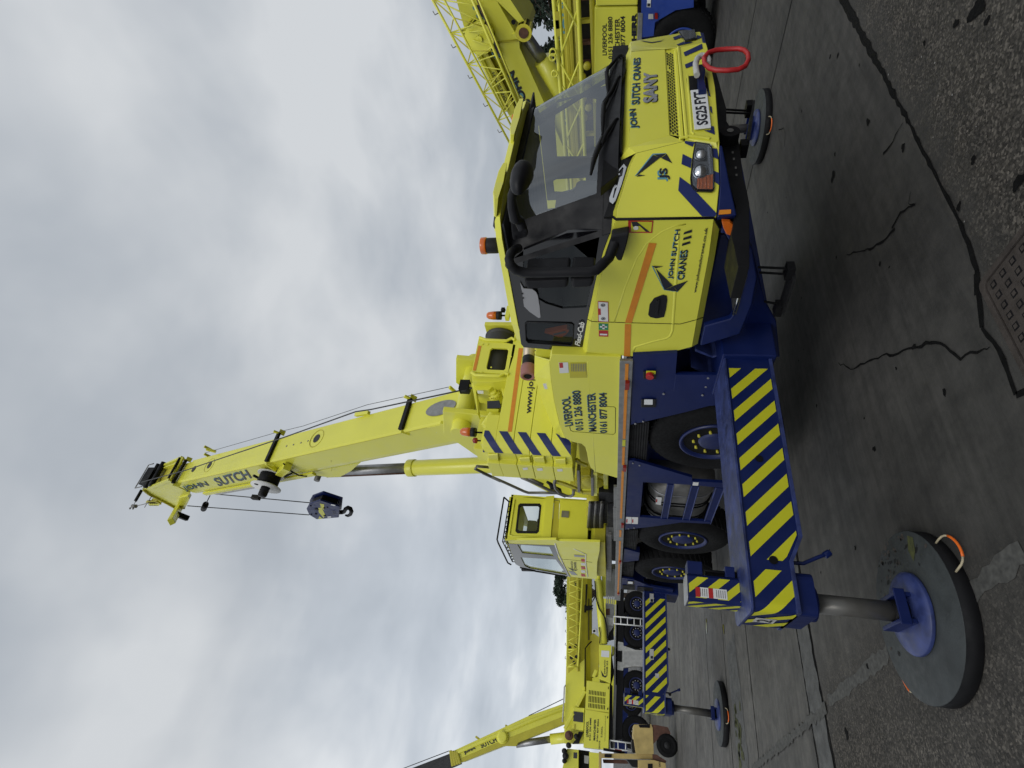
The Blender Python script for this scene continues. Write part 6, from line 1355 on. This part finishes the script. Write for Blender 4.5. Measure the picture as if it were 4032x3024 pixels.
for k in (12.3,15): lt.tube([c1[0].lerp(c1[1],k/nz_),c2[0].lerp(c2[1],k/nz_)],0.04,'yellow',5)
for k in range(7): p = c1[0].lerp(c1[1],(k+0.5)/7); lt.tube([p,p+Vector((0,0.05,0.12)),p+Vector((0,0.14,0.10))],0.015,'dull_steel',4)
for s_ in ('230,1110','310,1085','250,1250','320,1240','290,1320'): c = P('e:'+s_,X=GX+0.4); lt.cyl(c,c+Vector((0.05,0,0)),0.09,'dark_machinery',8)
lt.build('lattice_jib', gr_)
mb = MB(); mb.cyl(P('e:625,160',X=GX+0.2),P('e:702,1060',X=GX+0.2),0.21,'yellow',18); mb.cyl(P('e:625,-300',X=GX+0.2),P('e:625,160',X=GX+0.2),0.16,'yellow',14); mb.tube(gp('e','580,170 600,420 640,560 715,670 745,800 765,1030',0.45),0.04,'black_paint',6); mb.tube(gp('e','640,820 655,900 650,1050',0.45),0.03,'black_paint',5); mb.build('lift_cylinder', gr_)
mb = MB(); mb.prism(gp('p','640,-78 812,-70 800,470 640,400',0.5),(-1.6,0,0),'yellow'); mb.prism(gp('p','465,425 792,470 772,1405 418,1370',0.45),(-1.7,0,0),'yellow'); mb.prism(gp('p','275,800 435,815 420,1135 268,1110',0.3),(-1.0,0,0),'yellow')
mb.prism(gp('p','820,-60 855,-50 850,60 820,80',0.2),(-0.3,0,0),'yellow_decal')
for a, b_ in (('440,575','330,790'),('275,885','155,1110'),('600,280','560,380')): mb.bar(P('p:'+a,X=GX+0.35),P('p:'+b_,X=GX+0.35),0.08,0.16,'yellow')
mb.prism(gp('p','800,-60 850,280 800,480 830,500 830,1400 790,1400 770,1405',0.3),(-1.5,0,0),'black_paint'); mb.build('engine_house', gr_, 0.02)
mb = MB()
for r_ in range(3):
    for k in range(11):
        x = 497+k*22+r_*-3; y0_ = (562,642,745)[r_]+k*3; y1_ = y0_+(60,88,62)[r_]
        mb.sheet(gp('p','%d,%d %d,%d %d,%d %d,%d'%(x,y0_,x+11,y0_,x+9,y1_,x-2,y1_),0.457),'black_paint')
mb.prism(gp('p','285,862 420,880 412,1018 275,1000',0.31),(0.02,0,0),'black_gloss'); mb.prism(gp('p','285,1040 310,1040 305,1115 282,1110',0.31),(0.01,0,0),'yellow_worn_shade')
for s_ in ('650,440 728,445 726,462 648,455','765,515 775,515 775,550 765,548','755,810 768,812 766,842 753,840','755,930 766,930 764,960 752,958'): mb.sheet(gp('p',s_,0.51),'black_paint')
mb.tube([P('p:455,835',X=GX+0.457),P('p:778,885',X=GX+0.457)],0.012,'yellow_worn_shade',4); mb.build('vent_grille', gr_)
mb = MB(); LG = (0.004,0,0)
for t_, a, b_, c in (('LIVERPOOL','490,1222','492,1000','455,1222'),('0151 236 8880','520,1275','530,955','498,1272'),('MANCHESTER','585,1272','598,975','555,1268'),('0161 877 8004','622,1290','638,975','600,1285')):
    mb.text(t_,P('p:'+a,X=GX+0.457),P('p:'+b_,X=GX+0.457),P('p:'+c,X=GX+0.457),'text_black',LG,0.03)
mb.text('5150XL',P('p:685,1225',X=GX+0.457),P('p:690,1072',X=GX+0.457),P('p:662,1230',X=GX+0.457),'text_black',LG,0.01); mb.text('GROVE',P('p:652,1400',X=GX+0.457),P('p:655,1275',X=GX+0.457),P('p:632,1402',X=GX+0.457),'text_black',LG,0.01)
mb.text('www.johnsutchcranes.co.uk',P('p:728,1285',X=GX+0.457),P('p:738,920',X=GX+0.457),P('p:712,1285',X=GX+0.457),'text_black',LG,0.0)
mb.text('JOHN SUTCH',P('p:732,340',X=GX+0.507),P('p:735,140',X=GX+0.507),P('p:708,338',X=GX+0.507),'text_black',LG,0.03); mb.text('CRANES',P('p:760,348',X=GX+0.507),P('p:762,232',X=GX+0.507),P('p:738,348',X=GX+0.507),'text_black',LG,0.03)
for k in range(3): mb.sheet(gp('p','%d,%d %d,%d %d,%d %d,%d'%(742,215-k*24,742,203-k*24,764,198-k*24,764,210-k*24),0.51),'text_black')
for s_ in ('662,280 710,360 685,372','680,365 715,362 728,388','715,362 760,352 730,388'): mb.sheet(gp('p',s_,0.51),'text_black')
mb.prism(gp('p','672,5 782,10 780,102 668,92',0.505),(0.006,0,0),'plate_white'); mb.text('JO',P('e:340,252',X=GX+0.02),P('e:340,160',X=GX+0.02),P('e:292,245',X=GX+0.02),'text_black',LG,0.03)
mb.build('lettering', gr_, fixn=False)
def ladder(fr, r1, r2, rungs, xo, name='ladder'):
    mb = MB(); a = gp(fr,r1,xo); b_ = gp(fr,r2,xo); mb.tube(a,0.035,'white',6); mb.tube(b_,0.035,'white',6)
    for f_ in rungs: mb.tube([a[0].lerp(a[1],f_),b_[0].lerp(b_[1],f_)],0.028,'white',6)
    mb.build(name, gr_)
ladder('e','845,668 1290,706','845,770 1290,808',(0.0,0.23,0.44,0.65,0.85),0.3); ladder('p','790,1268 1110,1312','795,1390 1110,1420',(0.0,0.36,0.7),0.3)
mb = MB(); mb.prism(gp('p','190,1385 350,1402 348,1720 110,1720',0.2),(-1.8,0,0),'yellow'); mb.prism(gp('p','280,1438 333,1442 328,1526 276,1520',0.205),(0.01,0,0),'black_gloss'); mb.prism(gp('p','500,1432 640,1450 632,1760 500,1760',0.2),(-1.8,0,0),'yellow'); mb.prism(gp('p','350,1400 500,1420 500,1760 350,1760',-0.3),(-1.0,0,0),'black_paint'); mb.prism(gp('p','430,1480 500,1490 490,1600 430,1590',0.0),(-0.1,0,0),'grey_plate')
for s_, r in (('215,1200',0.20),('320,1215',0.12),('210,1340',0.12),('150,1420',0.12),('165,1490',0.14),('150,1560',0.10)): c = P('p:'+s_,X=GX+0.35); mb.lathe(c,(1,0,0.2),[(r,-0.1),(r,0.05),(r*0.5,0.08),(r*0.5,0.14),(0.001,0.14)],'dark_machinery' if r < 0.19 else 'rust',12)
for k in range(5): mb.tube(gp('p','%d,1320 %d,1260 %d,1150'%(270+k*20,320+k*12,360+k*14),0.3),0.03,'dark_machinery',5)
mb.build('winch_frame', gr_, 0.02)
mb = MB(); mb.tube(gp('p','170,490 150,520 140,780 125,1010',0.2),0.035,'white_worn',5); mb.build('handrail', gr_)
mb = MB(); brd = PP('u','1560,835 1640,835 1645,1640 1560,1640',X=GX); mb.prism(brd,(-0.3,0,0),'yellow_decal'); mb.text('JOHN SUTCH',P('u:1612,1290',X=GX+0.01),P('u:1608,850',X=GX+0.01),P('u:1572,1280',X=GX+0.01),'text_black',LG,0.02); mb.text('CRANES',P('u:1650,1250',X=GX+0.012),P('u:1648,930',X=GX+0.012),P('u:1630,1250',X=GX+0.012),'text_black',LG,0.02); mb.build('name_board', gr_)
# ================================================================== RAISED BOOM BEHIND IT
TX = -40.0
tc_ = empty('mobile_crane', (TX-1, 3.2, 0), 'distant yellow crane raising its boom with a dark inner section behind the crosswise crane', 'mobile crane', 'cranes in the yard')
tp = lambda s_, d_=0.0: PP('o',s_,X=TX+d_)
mb = MB(); mb.prism(tp('1900,720 1900,930 1330,1160 1310,1195 1185,1195 775,1355 700,1245 1430,905 1760,790'),(-1.1,0,0),'yellow'); mb.tube(tp('720,1270 1440,960 1890,790',0.0),0.12,'yellow',8)
for k in range(4): a = tp('%d,%d %d,%d'%(672+k*20,1240+k*4,695+k*24,1395-k*8),0.05); mb.bar(a[0],a[1],0.14,0.16,'yellow_worn_shade')
c = P('o:1180,1112',X=TX+0.03); mb.lathe(c,(1,0,0),[(0.38,-0.1),(0.38,0.08),(0.29,0.12),(0.29,0.2),(0.14,0.2),(0.001,0.2)],'yellow',28)
for s_ in ('920,1110','1210,1000','1440,915','1730,810'): c = P('o:'+s_,X=TX); mb.bar(c+Vector((-0.3,-0.1,-0.2)),c+Vector((-0.3,0.02,0.10)),0.1,0.12,'yellow_worn_shade')
mb.prism(tp('1900,860 1900,935 1330,1165 1310,1200 1185,1198 775,1360 755,1325 1180,1140',0.04),(-0.3,0,0),'yellow_worn_shade')  # lower strip of the boom, its shade painted as a darker yellow
tb = mb.build('boom', tc_, 0.03)
mb = MB(); mb.prism(tp('690,1262 760,1372 250,1590 200,1450',-0.1),(-0.8,0,0),'dark_interior'); mb.tube(tp('150,1440 660,1245'),0.025,'rope',5); mb.tube(tp('1430,905 1770,740'),0.025,'rope',5); mb.build('inner_boom', tb)
mb = MB(); mb.text('JOHN',P('o:815,1285',X=TX+0.01),P('o:922,1238',X=TX+0.01),P('o:785,1238',X=TX+0.05),'text_black',(0.02,0,0),0.05); mb.text('SUTCH',P('o:975,1220',X=TX+0.01),P('o:1128,1158',X=TX+0.01),P('o:950,1172',X=TX+0.01),'text_black',LG,0.03); mb.build('lettering', tb, fixn=False)
mb = MB(); mb.cyl(P('o:1640,1133',X=TX-0.5),P('o:1960,1095',X=TX-0.5),0.30,'yellow',18); mb.cyl(P('o:1310,1182',X=TX-0.5),P('o:1640,1133',X=TX-0.5),0.20,'steel',16); mb.build('lift_cylinder', tc_)
mb = MB(); mb.box((TX-2.6,0.6,0.9),(TX-0.2,9.5,1.7),'blue'); mb.box((TX-2.4,1.5,1.7),(TX-0.3,5.2,3.6),'yellow'); mb.box((TX-2.5,7.6,0.9),(TX-0.2,9.6,2.9),'yellow'); mb.build('carrier_frame', tc_)
for y in (1.6,3.3,6.2,8.4): wheel('wheel',(TX-0.2,y,0.7),(1,0,0),0.7,0.45,tc_,'rim_blue',0.05,'plate_white')
# ================================================================== CRANE BEYOND THE CAB (right)
RY = 13.4
rc = empty('mobile_crane', (-5.5, RY+1.3, 0), 'yellow and blue crane with its lattice jib level, just beyond the front crane cab', 'mobile crane', 'cranes in the yard')
ra = lambda s_, d_=0.0: PP('a',s_,Y=RY+d_)
mb = MB(); mb.prism(ra('858,82 1362,72 1345,1150 855,1200'),(0,2.3,0),'yellow'); mb.prism(ra('872,70 1362,62 1362,-900 872,-900',-0.05),(0,2.3,0),'yellow'); mb.build('engine_house', rc, 0.03)
mb = MB(); mb.box((-16.0,RY+0.05,0.9),(2.5,RY+2.5,1.60),'blue'); mb.prism(ra('1408,-700 2010,-700 2010,88 1800,122 1560,262 1545,420 1400,440',-0.02),(0,0.2,0),'blue_bright'); mb.prism(ra('1360,150 1365,-700 1412,-700 1412,150'),(0,0.3,0),'black_paint'); mb.prism(ra('1365,152 1420,155 1380,1200 1325,1200',-0.03),(0,0.1,0),'aluminium'); mb.prism(ra('1640,260 1800,130 2060,60 2060,-700 2150,-700 2150,900 1640,900',0.5),(0,1.2,0),'black_paint'); mb.build('carrier_frame', rc, 0.01)
hubr = P('A:1500,330',Y=RY); hubr.z = 0.72
for x in (hubr.x, hubr.x-1.75, hubr.x-4.4, hubr.x+3.9): wheel('wheel',(x,RY-0.02,0.74),(0,-1,0),0.74,0.5,rc,'blue_bright',0.06,'plate_white')
mb = MB(); mb.prism(ra('1485,160 1540,160 1540,215 1482,215',-0.025),(0,-0.03,0),'white_worn'); mb.prism(ra('1555,148 1590,148 1592,215 1558,215',-0.025),(0,-0.03,0),'red_lens'); mb.build('side_lamp', rc); mb = MB(); mb.prism(ra('1468,-10 1512,-12 1510,82 1465,80',-0.025),(0,-0.01,0),'plate_white'); mb.sheet(ra('1472,40 1505,40 1503,75 1470,75',-0.04),'text_black'); mb.build('sticker', rc)
mb = MB(); LR = (0,-0.006,0); rp_ = lambda q_: P('a:'+q_,Y=RY)
for t_, a, b_, c in (('LIVERPOOL','1000,642','1000,272','950,642'),('0151 236 8880','1068,685','1066,192','1018,685'),('MANCHESTER','1150,735','1150,212','1096,735'),('0161 877 8004','1216,728','1214,186','1162,728')): mb.text(t_,rp_(a),rp_(b_),rp_(c),'text_black',LR,0.025)
mb.text('LIEBHERR',rp_('1345,690'),rp_('1348,150'),rp_('1288,690'),'text_black',LR,0.07); mb.build('lettering', rc, fixn=False)
mb = MB(); zt0_, zb0_ = P('a:445,200',Y=14.3).z, P('a:650,200',Y=14.3).z
mb.box((-16.5,14.3,zb0_),(6.0,15.2,zt0_),'yellow_worn_shade'); mb.box((-16.4,14.25,zb0_+0.1),(6.0,14.3,zb0_+0.2),'yellow_worn_shade'); mb.box((-9.0,14.26,zt0_-0.22),(6.0,14.3,zt0_-0.12),'yellow_worn_shade'); mb.box((-7.2,14.1,zb0_-0.2),(-6.4,15.2,zb0_+0.5),'yellow_worn_shade'); bo = mb.build('boom', rc, 0.03)
mb = MB(); bq = lambda fr, q_: P(fr+':'+q_,Y=14.29)
mb.text('JOHN SUTCH',bq('a','612,392'),bq('a','600,-900'),bq('a','505,390'),'text_black',LR,0.04,'text_cyan',(-0.05,0.04)); mb.text('JOHN SUTCH',bq('w','990,622'),bq('w','975,160'),bq('w','948,620'),'text_black',LR,0.03,'text_cyan',(-0.02,0.02)); mb.build('lettering', bo, fixn=False)
lt = MB(); zA = P('a:395,100',Y=13.2).z; zB = P('a:672,100',Y=13.2).z
def zA_(x): return zA
xs0, xs1 = -15.8, 6.0
for z, y, r in ((zA,13.2,0.052),(zB,13.2,0.052),(zA-0.02,13.95,0.042),(zB+0.02,13.95,0.042)): lt.tube([(xs0,y,z),(xs1,y,z)],r,'yellow',8)
step = 1.02; k = 0; x = xs0
while x < xs1-step:
    lt.tube([(x,13.2,zA),(x+step,13.2,zB)],0.028,'yellow',6); lt.tube([(x+step*0.08,13.2,zB),(x+step*1.0,13.2,zA)] if k % 2 else [(x+step*0.6,13.2,zB),(x+step*1.5,13.2,zA)],0.028,'yellow',6)
    if k % 3 == 0: lt.tube([(x,13.2,zA),(x,13.95,zA-0.02)],0.028,'yellow',5)
    x += step; k += 1
for s_ in ('375,605','370,665','395,855'): c = P('a:'+s_,Y=13.1); lt.ring(c,(0,1,0),0.07,0.022,'yellow',14,6)
for s_ in ('430,240','430,330'): c = P('a:'+s_,Y=13.1); lt.box((c.x-0.16,c.y,c.z-0.04),(c.x+0.16,c.y+0.05,c.z+0.05),'yellow_worn_shade')
lt.build('lattice_jib', rc)
mb = MB(); zc_ = P('a:760,300',Y=14.0).z; mb.box((-8.5,13.9,zc_-0.14),(4.0,15.0,zc_+0.22),'dark_machinery'); mb.tube([(-8.0,13.6,zc_-0.2),(4.0,13.6,zc_-0.12)],0.06,'yellow_worn_shade',8); mb.tube([(-8.0,13.7,zc_+0.16),(4.0,13.7,zc_+0.2)],0.07,'yellow_worn_shade',8)
for i in range(16): xx_ = -7.8+i*0.45; mb.box((xx_,13.75,zc_-0.22),(xx_+0.07,13.9,zc_+0.25),'rust' if i % 3 else 'yellow_worn_shade')
for i in range(6): xx_ = -7.2+i*0.25; mb.lathe((xx_,13.65,zc_+0.1-0.12*(i % 2)),(0,-1,0),[(0.09,0),(0.09,0.08),(0.04,0.12),(0.001,0.12)],'yellow_worn_shade',12)
mb.build('slewing_platform', rc)
# ================================================================== RAISED BOOM WITH LATTICE JIB (far right)
QY = 18.0
qc = empty('mobile_crane', (-10.5, QY+1.2, 0), 'large yellow crane with its boom raised to the right and a lattice jib along it, beyond the conifers side', 'mobile crane', 'cranes in the yard')
qc['label'] = 'large yellow crane raising its boom and lattice jib above the front cab roof'
qp = lambda s_, d_=0.0: PP('m',s_,Y=QY+d_)
mb = MB(); mb.prism(qp('330,-60 780,-60 1080,470 1085,560 1325,1095 1560,1640 1720,2000 1330,2000 1130,1659 920,1270 620,640 430,300'),(0,1.3,0),'yellow')
mb.prism(qp('640,-60 940,-60 1175,300 1205,380 1185,440 1090,480 1000,420 1110,300 750,-60',-0.12),(0,1.5,0),'yellow'); mb.tube(qp('1070,470 860,490 840,500',-0.02),0.03,'yellow_worn_shade',6)
mb.tube(qp('430,330 620,660 930,1290',-0.04),0.09,'yellow',6); mb.tube(qp('500,250 720,620 1050,1250',-0.05),0.08,'yellow_worn_shade',6); mb.tube(qp('600,200 800,620 1120,1290',-0.05),0.05,'yellow_worn_shade',6)
c = P('m:615,445',Y=QY-0.25); mb.lathe(c,(0,-1,0),[(0.46,-0.2),(0.46,0.05),(0.1,0.05),(0.1,0.1),(0.001,0.1)],'yellow',28); c = P('m:1130,385',Y=QY-0.3); mb.lathe(c,(0,-1,0),[(0.25,-0.4),(0.25,0.0),(0.14,0.0),(0.14,-0.08),(0.001,-0.08)],'yellow_worn_shade',24); mb.cyl(c+Vector((0,0.05,0)),c+Vector((0,-0.02,0)),0.15,'rust',18)
c = P('m:1013,257',Y=QY-0.13); mb.cyl(c,c+Vector((0,-0.01,0)),0.07,'black_paint',16); qb = mb.build('boom', qc, 0.03)
mb = MB(); LQ = (0,-0.012,0); qq = lambda q_: P('m:'+q_,Y=QY)
mb.text('JOHN',qq('1215,1190'),qq('1040,800'),qq('1120,1240'),'text_black',LQ,0.05,'text_cyan',(-0.05,0.06)); mb.text('SUTCH',qq('895,640'),qq('650,30'),qq('800,650'),'text_black',(0,-0.145,0),0.05,'text_cyan',(-0.05,0.06)); mb.text('JOHN SUTCH',P('m:965,1185',Y=QY-0.07),P('m:800,835',Y=QY-0.07),P('m:925,1200',Y=QY-0.07),'text_black',LQ,0.02); mb.build('lettering', qb, fixn=False)
mb = MB(); mb.cyl(P('m:1345,690',Y=QY+0.5),P('m:1700,1300',Y=QY+0.5),0.30,'yellow',24); d0 = P('m:1345,690',Y=QY+0.5); d1 = P('m:1130,385',Y=QY+0.5); mb.cyl(d0,d1,0.185,'steel',22); mb.build('lift_cylinder', qc)
mb = MB(); c = P('m:1120,640',Y=QY+1.9); mb.lathe(c,(0,-1,0),[(0.62,0),(0.62,0.4),(0.5,0.42),(0.001,0.42)],'black_paint',32); mb.build('cable_drum', qc)
lt = MB(); JY = QY-0.7
ch1, ch2, ch3, ch4 = PP('m','60,-20 985,1700',Y=JY+0.9), PP('m','195,-20 1110,1700',Y=JY+0.1), PP('m','525,-20 1110,1330',Y=JY), PP('m','600,-20 1150,1310',Y=JY-0.1)
for ch_, r in ((ch1,0.042),(ch2,0.034),(ch3,0.045)): lt.tube(ch_,r,'yellow',7)
lt.tube(ch4,0.03,'yellow',6); lt.tube([p+Vector((0.10,0,-0.10)) for p in ch3],0.02,'rust',5)
nn2 = 5
for k in range(nn2):
    a0, a1 = ch1[0].lerp(ch1[1],k/nn2), ch1[0].lerp(ch1[1],(k+1)/nn2); b0, b1 = ch3[0].lerp(ch3[1],(k+0.25)/nn2), ch3[0].lerp(ch3[1],min(1,(k+0.9)/nn2)); m0 = ch2[0].lerp(ch2[1],(k+0.55)/nn2)
    lt.tube([a0,b0],0.022,'yellow',5); lt.tube([a0,b1],0.022,'yellow',5); lt.tube([b1,a1],0.022,'yellow',5); lt.tube([a0,m0],0.02,'yellow_worn_shade',5); lt.tube([m0,a1],0.02,'yellow_worn_shade',5); lt.tube([m0,b0.lerp(b1,1.3)],0.018,'yellow_worn_shade',5)
    p = a0.lerp(a1,0.4); lt.tube([p,p+Vector((-0.05,0,0.16)),p+Vector((0.06,0,0.2))],0.016,'dull_steel',4)
lt.build('lattice_jib', qc)
mb = MB(); mb.box((-19,QY+0.3,0.9),(-4,QY+2.9,1.7),'blue'); mb.box((-14.5,QY+0.2,1.7),(-9.5,QY+2.8,5.3),'yellow'); mb.build('carrier_frame', qc, 0.02)
for x in (-17.5,-15.5,-12,-10,-6): wheel('wheel',(x,QY+0.3,0.72),(0,-1,0),0.72,0.5,qc,'rim_blue',0.05,'plate_white')
# ================================================================== FORKLIFT
KX = -18.7
fk_ = empty('forklift', (KX-0.5, 0.3, 0), 'small faded yellow forklift half out of view in front of the crosswise crane', 'forklift')
fp = lambda s_, d_=0.0: PP('p',s_,X=KX+d_)
mb = MB(); mb.prism(fp('1130,1048 1372,1040 1395,1095 1410,1462 1160,1462 1118,1190'),(-1.0,0,0),'yellow_old'); mb.prism(fp('1190,1545 1402,1545 1575,1590 1600,1900 1190,1900'),(-1.0,0,0),'yellow_old'); mb.prism(fp('1390,1465 1400,1545 1575,1590 1590,1560 1450,1470',-0.05),(-0.9,0,0),'rust')
mb.prism(fp('1390,1050 1430,1050 1610,1085 1650,1180 1560,1180 1450,1270 1395,1330',-0.02),(-0.9,0,0),'rust'); mb.prism(fp('1195,1052 1355,1040 1352,1095 1210,1090',0.005),(0.015,0,0),'black_gloss'); mb.prism(fp('1325,1600 1392,1600 1392,1670 1325,1670',0.005),(0.01,0,0),'black_paint')
mb.text('DO',P('p:1505,1640',X=KX+0.01),P('p:1500,1570',X=KX+0.01),P('p:1482,1640',X=KX+0.01),'text_black',LG,0.03); mb.build('body', fk_, 0.02)
mb = MB(); mb.prism(fp('660,1450 1392,1462 1395,1538 665,1520',-0.1),(-0.12,0,0),'yellow_old'); mb.prism(fp('635,1430 668,1430 668,1900 635,1900',-0.1),(-1.0,0,0),'yellow_old'); mb.prism(fp('715,1462 815,1466 815,1512 715,1508',-0.09),(0.02,0,0),'black_paint'); mb.prism(fp('690,1535 1020,1545 1060,1600 700,1590',-0.5),(-0.1,0,0),'rust'); mb.build('overhead_guard', fk_, 0.01)
mb = MB(); mb.prism(fp('1095,1265 1120,1250 1150,1330 1155,1445 1110,1445 1095,1350',-0.2),(-0.5,0,0),'black_plastic'); mb.prism(fp('1025,1540 1180,1545 1200,1660 1100,1640',-0.3),(-0.4,0,0),'black_plastic'); mb.build('seat', fk_, 0.03)
c = P('p:1600,1340',X=KX+0.02); mb = MB(); r = c.z+0.0; mb.lathe(c,(1,0,0),[(r*0.3,0),(r*0.55,0.01),(r*0.62,0.0),(r*0.68,0.012),(r*0.8,0.014),(r*0.95,-0.01),(r,-0.05),(r,-0.22),(r*0.5,-0.24)],'rubber',40); mb.lathe(c,(1,0,0),[(r*0.32,-0.01),(r*0.28,0.02),(0.001,0.02)],'dark_machinery',20); mb.build('wheel', fk_)
mb = MB(); mb.tube(fp('700,1395 860,1420 1000,1450',-0.3),0.035,'black_paint',6); mb.box((KX-0.4,0.28,1.55),(KX-0.3,0.36,1.75),'red_lens'); mb.build('mast_hose', fk_)
# ================================================================== TREES, FAR BUILDING
def leaf_cloud(mb, centres, n, size, mat='leaf'):
    for _ in range(n):
        c, r = random.choice(centres); v = Vector((random.gauss(0,1),random.gauss(0,1),random.gauss(0,1))).normalized()*r*(random.random()**0.45)
        p = Vector(c)+Vector((v.x,v.y,v.z*0.8)); a = Vector((random.uniform(-1,1),random.uniform(-1,1),random.uniform(-1,1))).normalized(); b_ = a.orthogonal().normalized(); s_ = size*random.uniform(0.6,1.4)
        mb.add([p-a*s_,p+b_*s_*0.5,p+a*s_,p-b_*s_*0.5],[(0,1,2,3)],mat)
def conifer(name, x, y, hgt, rad, label, droop=0.25, nb=185):
    root = empty(name,(x,y,0),label,'tree','conifers beyond the cranes'); t = MB(); t.tube([(x,y,0),(x+0.1,y,hgt*0.5),(x,y,hgt)],[0.35,0.22,0.03],'bark',8)
    f_ = MB()
    for i in range(nb):
        z = hgt*(0.14+0.85*(i/nb)); ang = i*2.399+random.uniform(-0.3,0.3); ln = rad*(1-((z/hgt)-0.1)**1.6*1.0)*random.uniform(0.6,1.1)
        if ln < 0.3: ln = 0.3
        d_ = Vector((math.cos(ang),math.sin(ang),0)); pts = [Vector((x,y,z))+d_*(ln*u)+Vector((0,0,ln*(0.25*u-droop*2.0*u*u))) for u in (0,0.33,0.66,1.0)]
        t.tube(pts,[0.06,0.045,0.03,0.012],'bark',4,False)
        for q_ in range(int(26*ln/rad)+12):
            u = random.uniform(0.2,1.0)**0.8; k_i = min(2,int(u*3)); p = pts[k_i].lerp(pts[k_i+1],u*3-k_i); s_ = Vector((-d_.y,d_.x,0))*random.uniform(-1,1)*0.42*ln*(1.05-u)+Vector((0,0,random.uniform(-0.28,0.08))); p = p+s_
            tip = (d_*0.6+s_.normalized()*0.5+Vector((0,0,random.uniform(-0.7,0.35)))).normalized(); w_ = tip.orthogonal().normalized(); L_ = random.uniform(0.22,0.45); ww = random.uniform(0.06,0.11)
            f_.add([p-w_*ww,p+tip*L_*0.5-w_*ww*1.2,p+tip*L_,p+tip*L_*0.5+w_*ww*1.2],[(0,1,2,3)],'leaf')
            w2 = tip.cross(w_); f_.add([p-w2*ww,p+tip*L_*0.5-w2*ww*1.2,p+tip*L_*0.95,p+tip*L_*0.5+w2*ww*1.2],[(0,1,2,3)],'leaf')
    t.build('trunk', root, fixn=False); f_.build('crown', root, fixn=False)
pz = P('a:95,200',Y=40).z
conifer('conifer_tree',-12.6,40,pz+3.5,4.2,'taller dark conifer between the raised and level booms on the right')
conifer('conifer_tree',-17.2,41,pz+0.2,3.6,'shorter dark conifer under the shiny lift cylinder, left of the taller conifer')
def broad(name, x, y, hgt, rad, label):
    root = empty(name,(x,y,0),label,'tree'); t = MB(); t.tube([(x,y,0),(x,y,hgt*0.55)],[0.3,0.18],'bark',8); cs = []
    for i in range(26):
        a = random.uniform(0,6.28); r_ = rad*random.random()**0.6; z = hgt*random.uniform(0.5,0.97); k_ = max(0.35,1-(z/hgt-0.55)**2*2.6); c = Vector((x+math.cos(a)*r_*k_,y+math.sin(a)*r_*k_,z)); cs.append((c,rad*random.uniform(0.16,0.3))); t.tube([(x,y,hgt*0.45),c],[0.1,0.02],'bark',5,False)
    t.build('trunk', root, fixn=False); f_ = MB(); leaf_cloud(f_,cs,5200,0.16); f_.build('crown', root, fixn=False)
p1 = P('e:60,300',X=-60); broad('leafy_tree',-60,p1.y+0.2,p1.z+0.35,2.6,'small dark bushy tree showing above the level boom beside the operator cab')
bw = empty('warehouse',(-95,14,0),'pale metal clad warehouse seen in the gap beneath the level boom','building')
mb = MB(); wpts = PP('e','528,470 590,340 640,340 640,905 530,905',X=-95); y0_ = min(p.y for p in wpts); y1_ = max(p.y for p in wpts); zz_ = wpts[0].z
mb.box((-115,y0_-2,0),(-95,y1_+4,zz_+0.6),'cladding'); mb.build('wall', bw)
mb = MB(); mb.prism([(-95,y0_-2.4,zz_+0.6),(-95,y1_+4.4,zz_+0.6),(-95,(y0_+y1_)/2+1,zz_+2.2)],(-20,0,0),'grey_plate'); mb.build('roof', bw)
mb = MB(); wq = PP('e','540,850 600,845 605,900 540,905',X=-94.9)
mb.prism(wq,(-0.05,0,0),'white'); mb.prism(PP('e','555,860 585,858 585,890 555,892',X=-94.85),(0.02,0,0),'black_paint'); mb.build('loading_door', bw)
